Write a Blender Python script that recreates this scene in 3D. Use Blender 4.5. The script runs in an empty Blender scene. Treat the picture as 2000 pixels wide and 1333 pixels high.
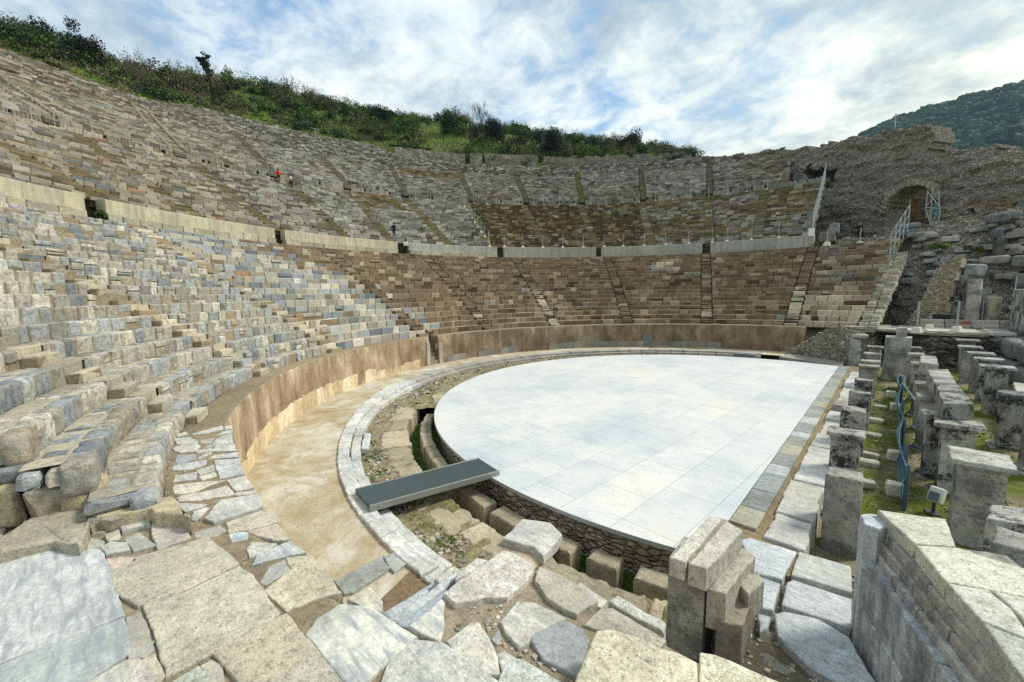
import bpy, math, random
import numpy as np
from mathutils import Vector, noise as mnoise
random.seed(7); RNG = np.random.default_rng(7)
R = math.radians
scene = bpy.context.scene
COL = scene.collection
# ------------------------------------------------------------------ camera
CAM = np.array([6.267, -22.567, 5.429]); FOC = 800.3
YAW, PIT, ROL = np.radians([132.926, -6.502, -0.951])
_fw = np.array([np.cos(PIT)*np.cos(YAW), np.cos(PIT)*np.sin(YAW), np.sin(PIT)])
_rt = np.array([np.sin(YAW), -np.cos(YAW), 0.0]); _up = np.cross(_rt, _fw)
_r2 = _rt*np.cos(ROL)+_up*np.sin(ROL); _u2 = _up*np.cos(ROL)-_rt*np.sin(ROL)
cd = bpy.data.cameras.new('camera'); cam = bpy.data.objects.new('camera', cd); COL.objects.link(cam)
cd.sensor_fit = 'HORIZONTAL'; cd.sensor_width = 36.0; cd.lens = 36.0*FOC/2000.0
cd.clip_start = 0.1; cd.clip_end = 9000
from mathutils import Matrix
cam.matrix_world = Matrix((( _r2[0], _u2[0], -_fw[0], CAM[0]), (_r2[1], _u2[1], -_fw[1], CAM[1]),
                           (_r2[2], _u2[2], -_fw[2], CAM[2]), (0, 0, 0, 1)))
scene.camera = cam
# survey helpers: sight lines from the photograph's standpoint used to take measurements of the real place
def ray(x, y): return _fw+(x-1000)/FOC*_r2+(666.5-y)/FOC*_u2
def onz(x, y, z): d = ray(x, y); return CAM+d*(z-CAM[2])/d[2]
def onr(x, y, r):
    d = ray(x, y); a = d[0]**2+d[1]**2; b = CAM[0]*d[0]+CAM[1]*d[1]; c = CAM[0]**2+CAM[1]**2-r*r
    return CAM+d*(-b+np.sqrt(b*b-a*c))/a
def online(x, y, A, B):
    """where the sight line meets the vertical plane through plan points A, B -> (u along A>B in m, z)"""
    d = ray(x, y); A = np.array(A, float); B = np.array(B, float); t = (B-A)/np.hypot(*(B-A)); n = np.array([-t[1], t[0]])
    s = ((A-CAM[:2])@n)/(d[:2]@n); P = CAM+d*s
    return (P[:2]-A)@t, P[2]
def pol(r, az, z=0): return np.array([r*math.cos(R(az)), r*math.sin(R(az)), z])
def interp(tab, x):
    t = sorted(tab); return np.interp(x, [a for a, b in t], [b for a, b in t])
def lin(r, g, b, k=1.0):
    return tuple((c/255/12.92 if c/255 <= .04045 else ((c/255+.055)/1.055)**2.4)*k for c in (r, g, b))
# ------------------------------------------------------------------ numpy noise
def _h(i, j, k, s):
    n = (i*374761393 + j*668265263 + k*2147483647 + s*974711) & 0xffffffff
    n = ((n ^ (n >> 13))*1274126177) & 0xffffffff
    return ((n ^ (n >> 16)) & 0xffff)/65535.0
def vnoise(P, s=0):
    P = np.asarray(P, float); I = np.floor(P).astype(np.int64); F = P-I; F = F*F*(3-2*F)
    o = 0
    for a in (0, 1):
        for b in (0, 1):
            for c in (0, 1):
                w = (F[..., 0] if a else 1-F[..., 0])*(F[..., 1] if b else 1-F[..., 1])*(F[..., 2] if c else 1-F[..., 2])
                o = o+w*_h(I[..., 0]+a, I[..., 1]+b, I[..., 2]+c, s)
    return o
def fbm(P, s=0, oct=4):
    o = 0; a = .5; P = np.asarray(P, float)
    for k in range(oct): o = o+a*(vnoise(P*2**k, s+k*17)-.5); a *= .5
    return o*2
# ------------------------------------------------------------------ mesh builder
class MB:
    def __init__(s): s.v = []; s.f = []; s.c = []; s.m = []; s.n = 0; s.sm = []
    def add(s, V, F, col=(.5, .5, .5), mat=0, smooth=False):
        V = np.asarray(V, float).reshape(-1, 3); 
        c = np.asarray(col, float)
        if c.ndim == 1: c = np.tile(c[None, :3], (len(V), 1))
        s.v.append(V); s.c.append(c[:, :3])
        groups = F if isinstance(F, list) and len(F) and isinstance(F[0], np.ndarray) else [F]
        if isinstance(F, list) and len(F) and not isinstance(F[0], np.ndarray):
            d = {}
            for q in F: d.setdefault(len(q), []).append(q)
            groups = [np.array(x) for x in d.values()]
        for g in groups:
            g = np.asarray(g)
            if g.size: s.f.append(g+s.n); s.m.append(np.full(len(g), mat)); s.sm.append(np.full(len(g), smooth))
        s.n += len(V)
    def build(s, name, mats, parent=None):
        me = bpy.data.meshes.new(name)
        if s.n:
            V = np.concatenate(s.v); C = np.concatenate(s.c)
            lt = np.concatenate([np.full(len(g), g.shape[1]) for g in s.f]); li = np.concatenate([g.ravel() for g in s.f])
            me.vertices.add(len(V)); me.vertices.foreach_set('co', V.ravel())
            me.loops.add(len(li)); me.loops.foreach_set('vertex_index', li.astype(np.int32))
            me.polygons.add(len(lt)); me.polygons.foreach_set('loop_start', (np.cumsum(lt)-lt).astype(np.int32))
            me.polygons.foreach_set('loop_total', lt.astype(np.int32))
            me.polygons.foreach_set('material_index', np.concatenate(s.m).astype(np.int32))
            me.polygons.foreach_set('use_smooth', np.concatenate(s.sm).astype(bool))
            at = me.color_attributes.new('Col', 'FLOAT_COLOR', 'POINT')
            at.data.foreach_set('color', np.concatenate([C, np.ones((len(C), 1))], 1).astype(np.float32).ravel())
            me.update(calc_edges=True); me.validate()
        for m in (mats if isinstance(mats, (list, tuple)) else [mats]): me.materials.append(m)
        o = bpy.data.objects.new(name, me); COL.objects.link(o)
        if parent is not None: o.parent = parent
        return o
# chamfered hexahedron template (24 verts) and plain one (8)
def _templates():
    C = [(a, b, c) for a in (0, 1) for b in (0, 1) for c in (0, 1)]; cid = {c: i for i, c in enumerate(C)}
    vid = lambda c, ax: cid[c]*3+ax
    fs = []
    for ax in range(3):
        o = [k for k in range(3) if k != ax]
        for sd in (0, 1):
            q = []
            for (p, r) in ((0, 0), (1, 0), (1, 1), (0, 1)):
                c = [0, 0, 0]; c[ax] = sd; c[o[0]] = p; c[o[1]] = r; q.append(vid(tuple(c), ax))
            fs.append(q)
    for k in range(3):
        i, j = [q for q in range(3) if q != k]
        for si in (0, 1):
            for sj in (0, 1):
                c0 = [0, 0, 0]; c0[i] = si; c0[j] = sj; c1 = list(c0); c1[k] = 1
                fs.append([vid(tuple(c0), i), vid(tuple(c1), i), vid(tuple(c1), j), vid(tuple(c0), j)])
    ts = [[vid(c, 0), vid(c, 1), vid(c, 2)] for c in C]
    b = .2; U = np.zeros((24, 3))
    for c in C:
        for ax in range(3):
            for k in range(3): U[vid(c, ax), k] = c[k] if k == ax else (b if c[k] == 0 else 1-b)
    def orient(f):
        p = U[f]; n = np.cross(p[1]-p[0], p[2]-p[0]); m = p.mean(0)-.5
        return f if n@m > 0 else f[::-1]
    return C, np.array([orient(f) for f in fs]), np.array([orient(f) for f in ts])
_C8, _Q24, _T24 = _templates()
_C8a = np.array(_C8)
_Q8 = np.array([[0, 1, 3, 2], [4, 6, 7, 5], [0, 4, 5, 1], [2, 3, 7, 6], [0, 2, 6, 4], [1, 5, 7, 3]])
_AX24 = np.tile(np.arange(3), 8)
def hexes(mb, c8, col, bevel=0.0, mat=0, jit=0.0):
    """c8 (N,8,3) corners ordered as _C8 (axis0,axis1,axis2 right handed)"""
    c8 = np.asarray(c8, float); N = len(c8)
    if N == 0: return
    col = np.asarray(col, float)
    if col.ndim == 1: col = np.tile(col, (N, 1))
    if bevel <= 0:
        V = c8+(RNG.normal(0, jit, c8.shape) if jit else 0)
        F = (_Q8[None]+(np.arange(N)*8)[:, None, None]).reshape(-1, 4)
        mb.add(V.reshape(-1, 3), F, np.repeat(col, 8, 0), mat); return
    L = np.stack([np.linalg.norm(c8[:, 4]-c8[:, 0], axis=1), np.linalg.norm(c8[:, 2]-c8[:, 0], axis=1), np.linalg.norm(c8[:, 1]-c8[:, 0], axis=1)], 1)
    bb = np.minimum(bevel/np.maximum(L, 1e-4), .3)           # (N,3)
    cc = np.repeat(_C8a, 3, 0)                               # (24,3)
    U = np.zeros((N, 24, 3))
    for k in range(3):
        ins = np.where(_AX24[None, :] == k, 0.0, bb[:, k:k+1])
        if jit: ins = ins*RNG.uniform(.4, 1.7, ins.shape)
        U[:, :, k] = np.where(cc[None, :, k] == 0, ins, 1-ins)
    V = np.zeros((N, 24, 3))
    for q, (a, b, c) in enumerate(_C8):
        w = (U[..., 0] if a else 1-U[..., 0])*(U[..., 1] if b else 1-U[..., 1])*(U[..., 2] if c else 1-U[..., 2])
        V += w[..., None]*c8[:, q][:, None, :]
    if jit: V += RNG.normal(0, jit, V.shape)
    off = (np.arange(N)*24)[:, None, None]
    mb.add(V.reshape(-1, 3), [(_Q24[None]+off).reshape(-1, 4), (_T24[None]+off).reshape(-1, 3)], np.repeat(col, 24, 0), mat)
def arc_hex(r0, r1, a0, a1, z0, z1):
    """N-vector inputs (az in degrees) -> (N,8,3)"""
    r0, r1, a0, a1, z0, z1 = np.broadcast_arrays(*[np.atleast_1d(np.asarray(q, float)) for q in (r0, r1, a0, a1, z0, z1)])
    out = np.zeros((len(r0), 8, 3))
    for q, (i, j, k) in enumerate(_C8):
        r = r1 if i else r0; a = np.radians(a1 if j else a0); z = z1 if k else z0
        out[:, q] = np.stack([r*np.cos(a), r*np.sin(a), z], 1)
    return out
def box8(c, size, rz=0.0, tilt=(0, 0)):
    """one box: centre of base c, size (x,y,z), turned rz degrees"""
    x, y, z = size; out = []
    M = Matrix.Rotation(R(rz), 3, 'Z') @ Matrix.Rotation(R(tilt[0]), 3, 'X') @ Matrix.Rotation(R(tilt[1]), 3, 'Y')
    for (i, j, k) in _C8:
        p = M @ Vector(((i-.5)*x, (j-.5)*y, k*z)); out.append([c[0]+p.x, c[1]+p.y, c[2]+p.z])
    return np.array([out])
def box(mb, c, size, rz=0.0, col=(.5, .5, .5), bevel=.01, mat=0, jit=0.0, tilt=(0, 0)):
    hexes(mb, box8(c, size, rz, tilt), np.array(col), bevel, mat, jit)
def prism(mb, poly, z0, z1, col=(.5, .5, .5), mat=0, bev=0.0, rough=0.0, seg=0, seed=0, tiltz=None):
    """vertical prism on a plan polygon; outline is subdivided and chipped by noise, rim is bevelled"""
    P = np.array(poly, float)[:, :2]
    A = .5*np.sum(P[:, 0]*np.roll(P[:, 1], -1)-np.roll(P[:, 0], -1)*P[:, 1])
    if A < 0: P = P[::-1]
    if seg:
        Q = []
        for i in range(len(P)):
            a, b = P[i], P[(i+1) % len(P)]; n = max(1, int(np.hypot(*(b-a))/seg))
            for t in range(n): Q.append(a+(b-a)*t/n)
        P = np.array(Q)
    n = len(P); T = np.roll(P, -1, 0)-np.roll(P, 1, 0); T /= np.maximum(np.linalg.norm(T, axis=1), 1e-9)[:, None]; N = np.stack([T[:, 1], -T[:, 0]], 1)
    if rough: P = P+N*(fbm(np.c_[P*3.1, np.full(n, seed*1.7)], seed)*rough*1.2+fbm(np.c_[P*14., np.full(n, seed*.7)], seed+5)*rough*.6)[:, None]
    zt = np.full(n, z1, float) if tiltz is None else z1+tiltz(P)
    rings = [np.c_[P, np.full(n, z0)]]
    if bev:
        bj = bev*(1+1.2*np.abs(fbm(np.c_[P*6, np.full(n, seed)], seed+9))) if rough else np.full(n, bev)
        if seg: bj = np.minimum(bj, .3*seg)
        rings += [np.c_[P, zt-bj], np.c_[P-N*(bj*.35)[:, None], zt-bj*.3], np.c_[P-N*bj[:, None], zt]]
    else: rings += [np.c_[P, zt]]
    V = np.concatenate(rings); F = []
    i = np.arange(n); j = (i+1) % n
    for k in range(len(rings)-1): F.append(np.stack([k*n+i, k*n+j, (k+1)*n+j, (k+1)*n+i], 1))
    mb.add(V, F, col, mat)
    top = (len(rings)-1)*n+i
    mb.f.append(top[None, :]+mb.n-len(V)); mb.m.append(np.array([mat])); mb.sm.append(np.array([False]))
def tube(mb, pts, rad, col=(.5, .5, .5), mat=0, n=8, cap=True):
    pts = [Vector(p) for p in pts]; rads = rad if isinstance(rad, (list, tuple, np.ndarray)) else [rad]*len(pts)
    V = []; prev = None
    for i, p in enumerate(pts):
        d = (pts[min(i+1, len(pts)-1)]-pts[max(i-1, 0)]).normalized()
        u = d.orthogonal().normalized() if prev is None else (prev-d*prev.dot(d)).normalized(); prev = u
        w = d.cross(u)
        for k in range(n): a = 2*math.pi*k/n; V.append(p+(u*math.cos(a)+w*math.sin(a))*rads[i])
    F = []
    for i in range(len(pts)-1):
        for k in range(n): F.append([i*n+k, i*n+(k+1) % n, (i+1)*n+(k+1) % n, (i+1)*n+k])
    mb.add(np.array([tuple(v) for v in V]), np.array(F), col, mat, True)
    if cap:
        mb.add(np.array([tuple(v) for v in V[:n]]), np.array([list(range(n))[::-1]]), col, mat); mb.add(np.array([tuple(v) for v in V[-n:]]), np.array([list(range(n))]), col, mat)
_rc = {}
def rock(mb, c, size, rz=0., col=(.5, .5, .5), seed=0, n=6, rnd=.35, amp=.08, mat=0, tilt=(0, 0), sc=1.6):
    """weathered stone: rounded subdivided block with noise; c is the centre of the base"""
    if n not in _rc:
        g = np.linspace(-1, 1, n+1); V = []; F = []; idx = {}
        for ax in range(3):
            for sd in (-1, 1):
                for i in range(n):
                    for j in range(n):
                        q = []
                        for (di, dj) in ((0, 0), (1, 0), (1, 1), (0, 1)):
                            p = [0, 0, 0]; p[ax] = sd; p[(ax+1) % 3] = g[i+di]; p[(ax+2) % 3] = g[j+dj]; k = tuple(np.round(p, 4))
                            if k not in idx: idx[k] = len(V); V.append(k)
                            q.append(idx[k])
                        F.append(q if sd > 0 else q[::-1])
        _rc[n] = (np.array(V), np.array(F))
    V, F = _rc[n]; S = np.array(size)/2
    Sph = V/np.linalg.norm(V, axis=1)[:, None]
    p4 = V/(np.sum(np.abs(V)**6, 1)**(1/6))[:, None]
    P = (p4*(1-rnd)+Sph*rnd*1.15)*S
    d = fbm(P*sc/max(.15, S.mean())*.8+seed*7.3, seed, 4)
    P = P+Sph*(d*amp*S.mean()*2)[:, None]
    P[:, 2] += S[2]
    M = np.array(Matrix.Rotation(R(rz), 3, 'Z') @ Matrix.Rotation(R(tilt[0]), 3, 'X') @ Matrix.Rotation(R(tilt[1]), 3, 'Y'))
    mb.add(P@M.T+np.array(c), F, col, mat, True)
def solid_grid(mb, fn_pt, mask, thick_vec, col, mat=0, back=True):
    """masked grid sheet given real thickness. fn_pt (ni,nj,3) verts, mask (ni-1,nj-1), thick_vec (3,) or (ni,nj,3) offset to the back"""
    ni, nj = fn_pt.shape[:2]; id0 = np.arange(ni*nj).reshape(ni, nj)
    q = np.stack([id0[:-1, :-1], id0[1:, :-1], id0[1:, 1:], id0[:-1, 1:]], -1)[mask]
    F = [q]; o = ni*nj
    if back: F.append(q[:, ::-1]+o)
    m = np.pad(mask, 1)
    def side(a, b): F.append(np.stack([a, a+o, b+o, b], 1))
    i, j = np.nonzero(m[1:, 1:-1] != m[:-1, 1:-1]); side(id0[i, j], id0[i, j+1])
    i, j = np.nonzero(m[1:-1, 1:] != m[1:-1, :-1]); side(id0[i, j], id0[i+1, j])
    V = np.concatenate([fn_pt.reshape(-1, 3), (fn_pt+thick_vec).reshape(-1, 3)])
    c = np.asarray(col); 
    if c.ndim == 3: c = np.concatenate([c.reshape(-1, 3)]*2)
    mb.add(V, F, c, mat, False)
def thing(name, label, cat, loc=(0, 0, 0), rz=0, group=None):
    o = bpy.data.objects.new(name, None); COL.objects.link(o); o.location = loc; o.rotation_euler = (0, 0, R(rz)); o.empty_display_size = .3
    return tag(o, label, cat, group)
def tag(o, label=None, cat=None, group=None, kind=None):
    if label: o['label'] = label
    if cat: o['category'] = cat
    if group: o['group'] = group
    if kind or cat: o['kind'] = kind or 'thing'
    return o
def dup(root, loc=None, rz=None, label=None):
    r = root.copy(); COL.objects.link(r)
    if loc is not None: r.location = loc
    if rz is not None: r.rotation_euler = (0, 0, R(rz))
    if label: r['label'] = label
    for ch in list(root.children):
        c = ch.copy(); COL.objects.link(c); c.parent = r
        for g in list(ch.children):
            d = g.copy(); COL.objects.link(d); d.parent = c
    return r
# ------------------------------------------------------------------ materials
class NT:
    def __init__(s, name):
        s.m = bpy.data.materials.new(name); s.m.use_nodes = True; s.t = s.m.node_tree; s.t.nodes.clear()
        s.out = s.n('ShaderNodeOutputMaterial'); s.b = s.n('ShaderNodeBsdfPrincipled'); s.l(s.b.outputs[0], s.out.inputs[0])
        s.b.inputs['Specular IOR Level'].default_value = .25
        s.pos = s.n('ShaderNodeNewGeometry').outputs['Position']
    def n(s, t, **k):
        x = s.t.nodes.new(t)
        for a, b in k.items(): setattr(x, a, b)
        return x
    def l(s, a, b): s.t.links.new(a, b)
    def put(s, sock, v):
        if isinstance(v, bpy.types.NodeSocket): s.l(v, sock)
        elif isinstance(v, (tuple, list)) and len(v) == 3 and sock.type == 'RGBA': sock.default_value = (*v, 1)
        else: sock.default_value = v
    def noise(s, scale, detail=5, rough=.6, vec=None, dist=0, stretch=None):
        x = s.n('ShaderNodeTexNoise'); x.inputs['Scale'].default_value = scale; x.inputs['Detail'].default_value = detail
        x.inputs['Roughness'].default_value = rough; x.inputs['Distortion'].default_value = dist
        v = vec if vec is not None else s.pos
        if stretch: v = s.map(v, stretch)
        s.l(v, x.inputs['Vector']); return x.outputs[0]
    def map(s, v, scale=(1, 1, 1), rot=(0, 0, 0), loc=(0, 0, 0)):
        m = s.n('ShaderNodeMapping'); m.inputs['Scale'].default_value = scale; m.inputs['Rotation'].default_value = rot; m.inputs['Location'].default_value = loc
        s.l(v, m.inputs['Vector']); return m.outputs[0]
    def vor(s, scale, feature='F1', vec=None, rand=1.0, out=0):
        x = s.n('ShaderNodeTexVoronoi', feature=feature); x.inputs['Scale'].default_value = scale; x.inputs['Randomness'].default_value = rand
        s.l(vec if vec is not None else s.pos, x.inputs['Vector']); return x.outputs[out]
    def ramp(s, f, stops, interp='LINEAR'):
        x = s.n('ShaderNodeValToRGB'); x.color_ramp.interpolation = interp; e = x.color_ramp.elements
        while len(e) < len(stops): e.new(.5)
        for q, (p, c) in zip(e, stops):
            q.position = p; q.color = (c, c, c, 1) if isinstance(c, (int, float)) else (*c, 1)
        s.l(f, x.inputs[0]); return x.outputs[0]
    def mix(s, f, a, b, mode='MIX'):
        x = s.n('ShaderNodeMix', data_type='RGBA', blend_type=mode, clamp_factor=True)
        s.put(x.inputs[0], f); s.put(x.inputs[6], a); s.put(x.inputs[7], b); return x.outputs[2]
    def math(s, op, a, b=0.0, clamp=False):
        x = s.n('ShaderNodeMath', operation=op, use_clamp=clamp); s.put(x.inputs[0], a); s.put(x.inputs[1], b); return x.outputs[0]
    def attr(s, name='Col'): return s.n('ShaderNodeAttribute', attribute_name=name).outputs['Color']
    def bump(s, h, dist, strength=1.0, prev=None):
        x = s.n('ShaderNodeBump'); x.inputs['Distance'].default_value = dist; x.inputs['Strength'].default_value = strength; s.l(h, x.inputs['Height'])
        if prev is not None: s.l(prev, x.inputs['Normal'])
        return x.outputs[0]
    def fin(s, col, rough=.85, nrm=None, spec=None, metal=0.0):
        s.put(s.b.inputs['Base Color'], col); s.put(s.b.inputs['Roughness'], rough); s.b.inputs['Metallic'].default_value = metal
        if nrm is not None: s.l(nrm, s.b.inputs['Normal'])
        if spec is not None: s.b.inputs['Specular IOR Level'].default_value = spec
        return s.m
def stone(name, base=None, fine=5.0, contrast=.55, big=.35, bigscale=.35, pits=0.0, pitcol=(.05, .045, .04), pitscale=9., lichen=0.0, lichscale=1.3,
          white=0.0, micro=.22, mottle=0.0, streak=None, streakcol=(.5, .42, .28), stk=.0, bump=.012, rough=.88, moss=0.0):
    t = NT(name); c = t.attr() if base is None else None
    if base is not None:
        rgb = t.n('ShaderNodeRGB'); rgb.outputs[0].default_value = (*base, 1); c = rgb.outputs[0]
    n1 = t.noise(fine, 7, .68); c = t.mix(1.0, c, t.ramp(n1, [(.28, 1-contrast), (.5, 1.0), (.74, 1+contrast*.75)]), 'MULTIPLY')
    nm = t.noise(fine*7.5, 4, .75); c = t.mix(1.0, c, t.ramp(nm, [(.32, 1-micro), (.5, 1.0), (.7, 1+micro)]), 'MULTIPLY')
    n2 = t.noise(bigscale, 3, .5); c = t.mix(1.0, c, t.ramp(n2, [(.3, 1-big), (.55, 1.0), (.8, 1+big*.5)]), 'MULTIPLY')
    if mottle:
        c = t.mix(t.math('MULTIPLY', t.ramp(t.noise(2.6, 6, .7, dist=.6), [(.47, 0.), (.6, 1.)]), mottle), c, lin(168, 156, 132)); c = t.mix(t.math('MULTIPLY', t.ramp(t.noise(3.3, 6, .7, vec=t.map(t.pos, (1, 1, 1), (0, 0, 0), (7, 3, 5)), dist=.6), [(.5, 0.), (.62, 1.)]), mottle), c, lin(150, 156, 157))
    h = t.math('ADD', n1, t.math('MULTIPLY', nm, .3))
    if streak:
        n3 = t.noise(streak[0], 5, .6, stretch=streak[1], dist=.6)
        c = t.mix(t.math('MULTIPLY', t.ramp(n3, [(.44, 0.), (.64, 1.)]), stk), c, streakcol)
    if pits:
        n4 = t.noise(pitscale, 6, .75); c = t.mix(t.math('MULTIPLY', t.ramp(n4, [(.52, 0.), (.66, 1.)]), pits), c, pitcol); h = t.math('SUBTRACT', h, t.math('MULTIPLY', n4, .5))
    if lichen:
        n5 = t.math('ADD', t.noise(lichscale, 6, .7), t.math('MULTIPLY', t.noise(lichscale*8, 4, .8), .22))
        c = t.mix(t.math('MULTIPLY', t.ramp(n5, [(.58, 0.), (.70, 1.)]), lichen), c, (.022, .023, .022))
    if white:
        v = t.vor(13., vec=t.pos); w = t.math('MULTIPLY', t.ramp(v, [(.16, 1.), (.3, 0.)]), t.ramp(t.noise(2.2, 4, .7), [(.45, 0.), (.6, 1.)]))
        c = t.mix(t.math('MULTIPLY', w, white), c, (.55, .56, .53))
    if moss:
        n6 = t.noise(.9, 6, .75); c = t.mix(t.math('MULTIPLY', t.ramp(n6, [(.55, 0.), (.66, 1.)]), moss), c, (.075, .11, .025))
    return t.fin(c, rough, t.bump(h, bump, 1.0))
G = 1.0
M = {}
M['seat'] = stone('seat_stone', fine=5.5, contrast=.6, big=.25, pits=.6, pitcol=(.075, .066, .052), pitscale=5.5, micro=.4, bump=.035)
M['seat_mosaic'] = stone('mottled_seat_stone', fine=6., contrast=.6, big=.2, pits=.6, pitcol=(.085, .072, .055), pitscale=7., micro=.45, mottle=.42, bump=.04)
M['mortar'] = stone('earth_mortar', fine=9., contrast=.45, big=.3, micro=.5, pits=.35, pitcol=(.3, .27, .22), pitscale=28., bump=.03)
M['rubble'] = None
M['concrete'] = stone('cast_concrete', fine=3., contrast=.18, big=.2, streak=(1.2, (3., 3., .18)), streakcol=(.2, .2, .19), stk=.55, bump=.004)
def _podium():
    t = NT('plaster_podium')
    n1 = t.noise(1.0, 5, .6, stretch=(1., 1., .55), dist=.5); ns = t.noise(1.5, 4, .6, stretch=(2., 2., .10)); n2 = t.noise(.3, 3, .5); n3 = t.noise(7, 6, .75); n4 = t.noise(45, 3, .8)
    c = t.ramp(t.math('ADD', t.math('MULTIPLY', n1, .76), t.math('MULTIPLY', ns, .24)), [(.32, lin(110, 93, 73)), (.45, lin(140, 120, 97)), (.56, lin(164, 145, 120)), (.68, lin(196, 181, 156))])
    c = t.mix(1., c, t.ramp(n2, [(.3, .8), (.7, 1.2)]), 'MULTIPLY'); c = t.mix(1., c, t.ramp(n3, [(.3, .72), (.7, 1.22)]), 'MULTIPLY'); c = t.mix(1., c, t.ramp(n4, [(.3, .85), (.7, 1.15)]), 'MULTIPLY')
    c = t.mix(1., c, t.attr(), 'MULTIPLY')
    return t.fin(c, .9, t.bump(t.math('ADD', n3, t.math('MULTIPLY', n4, .3)), .02))
M['podium'] = _podium()
M['marble_base'] = stone('pale_marble_slab', fine=5., contrast=.3, big=.3, bigscale=.9, pits=.4, pitcol=(.25, .18, .11), pitscale=4., bump=.01)
def _floor():
    t = NT('marble_paving')
    v = t.map(t.pos, (1, 1, 1), (0, 0, R(-86)))
    b = t.n('ShaderNodeTexBrick'); b.offset = .42; b.squash = 1.0; t.l(v, b.inputs['Vector'])
    for k, q in dict(Scale=1., **{'Mortar Size': .012, 'Mortar Smooth': .8, 'Bias': 0., 'Brick Width': 2.3, 'Row Height': 1.38}).items(): b.inputs[k].default_value = q
    b.inputs['Color1'].default_value = (.67, .655, .61, 1); b.inputs['Color2'].default_value = (.60, .605, .585, 1); b.inputs['Mortar'].default_value = (.40, .41, .40, 1)
    c = b.outputs[0]
    n1 = t.noise(.55, 5, .6, dist=1.2); c = t.mix(1., c, t.ramp(n1, [(.3, (.84, .89, .92)), (.5, (1, 1, 1)), (.75, (1.05, 1.03, .99))]), 'MULTIPLY')
    n2 = t.noise(1.3, 8, .68, stretch=(.5, 1.6, 1), dist=2.2); c = t.mix(t.ramp(n2, [(.53, 0.), (.59, .75), (.65, 0.)]), c, (.47, .53, .56))
    n3 = t.noise(.9, 8, .75, dist=.8); c = t.mix(t.math('MULTIPLY', t.ramp(n3, [(.6, 0.), (.72, 1.)]), .35), c, (.66, .60, .50))
    n5 = t.noise(.16, 4, .6); c = t.mix(1., c, t.ramp(n5, [(.36, (.82, .87, .91)), (.5, (1, 1, 1)), (.66, (1.06, 1.03, .97))]), 'MULTIPLY')
    n6 = t.noise(3.4, 8, .8, dist=.5); c = t.mix(t.math('MULTIPLY', t.ramp(n6, [(.6, 0.), (.7, 1.)]), .55), c, (.40, .39, .36))
    n4 = t.noise(14, 4, .7); c = t.mix(1., c, t.ramp(n4, [(.3, .88), (.7, 1.08)]), 'MULTIPLY')
    return t.fin(c, t.ramp(n2, [(.3, .45), (.7, .65)]), t.bump(t.math('ADD', t.math('MULTIPLY', b.outputs[1], -1.), t.math('MULTIPLY', n2, .3)), .006), .4)
M['floor'] = _floor()
def _promenade():
    t = NT('stained_promenade'); n1 = t.noise(.5, 6, .6, dist=.9); n2 = t.noise(2.4, 6, .7); n3 = t.noise(12, 4, .7)
    c = t.ramp(n1, [(.27, lin(138, 120, 80)), (.39, lin(166, 151, 118)), (.5, lin(182, 171, 146)), (.64, lin(204, 199, 184))])
    c = t.mix(t.math('MULTIPLY', t.ramp(n2, [(.45, 0.), (.7, 1.)]), .5), c, lin(150, 122, 80)); c = t.mix(1., c, t.ramp(n3, [(.3, .82), (.7, 1.15)]), 'MULTIPLY')
    return t.fin(c, .8, t.bump(n3, .006))
M['promenade'] = _promenade()
def _ground(name, stops, moss, mossramp, scale=.8):
    t = NT(name); n1 = t.noise(scale, 6, .7); n2 = t.noise(scale*6, 6, .75); n3 = t.noise(30, 4, .8)
    c = t.ramp(n2, stops)
    c = t.mix(t.ramp(n1, mossramp), c, t.mix(n3, moss[0], moss[1]))
    c = t.mix(1., c, t.ramp(n3, [(.25, .6), (.75, 1.4)]), 'MULTIPLY')
    return t.fin(c, .95, t.bump(t.math('ADD', n2, t.math('MULTIPLY', n3, .5)), .05))
M['moss_ground'] = _ground('mossy_earth', [(.3, lin(105, 95, 72)), (.7, lin(150, 138, 112))], (lin(58, 70, 12), lin(108, 118, 30)), [(.42, 0.), (.55, 1.)], .45)
M['moss_rubble'] = _ground('mossy_rubble', [(.3, lin(95, 88, 62)), (.55, lin(150, 138, 105)), (.75, lin(195, 185, 160))], (lin(60, 66, 26), lin(112, 112, 56)), [(.5, 0.), (.62, .8)], 1.1)
M['channel'] = _ground('drain_weeds', [(.3, lin(60, 56, 38)), (.7, lin(112, 104, 82))], (lin(36, 62, 16), lin(82, 112, 32)), [(.36, 0.), (.5, 1.)], .9)
M['hill'] = _ground('hillside_grass', [(.3, lin(58, 62, 28)), (.6, lin(92, 100, 40)), (.8, lin(112, 104, 66))], (lin(52, 80, 22), lin(92, 118, 38)), [(.42, 0.), (.6, 1.)], .09)
M['ground'] = _ground('plain_earth', [(.3, lin(90, 84, 60)), (.7, lin(130, 120, 90))], (lin(60, 76, 26), lin(96, 108, 44)), [(.4, 0.), (.6, 1.)], .05)
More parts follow.
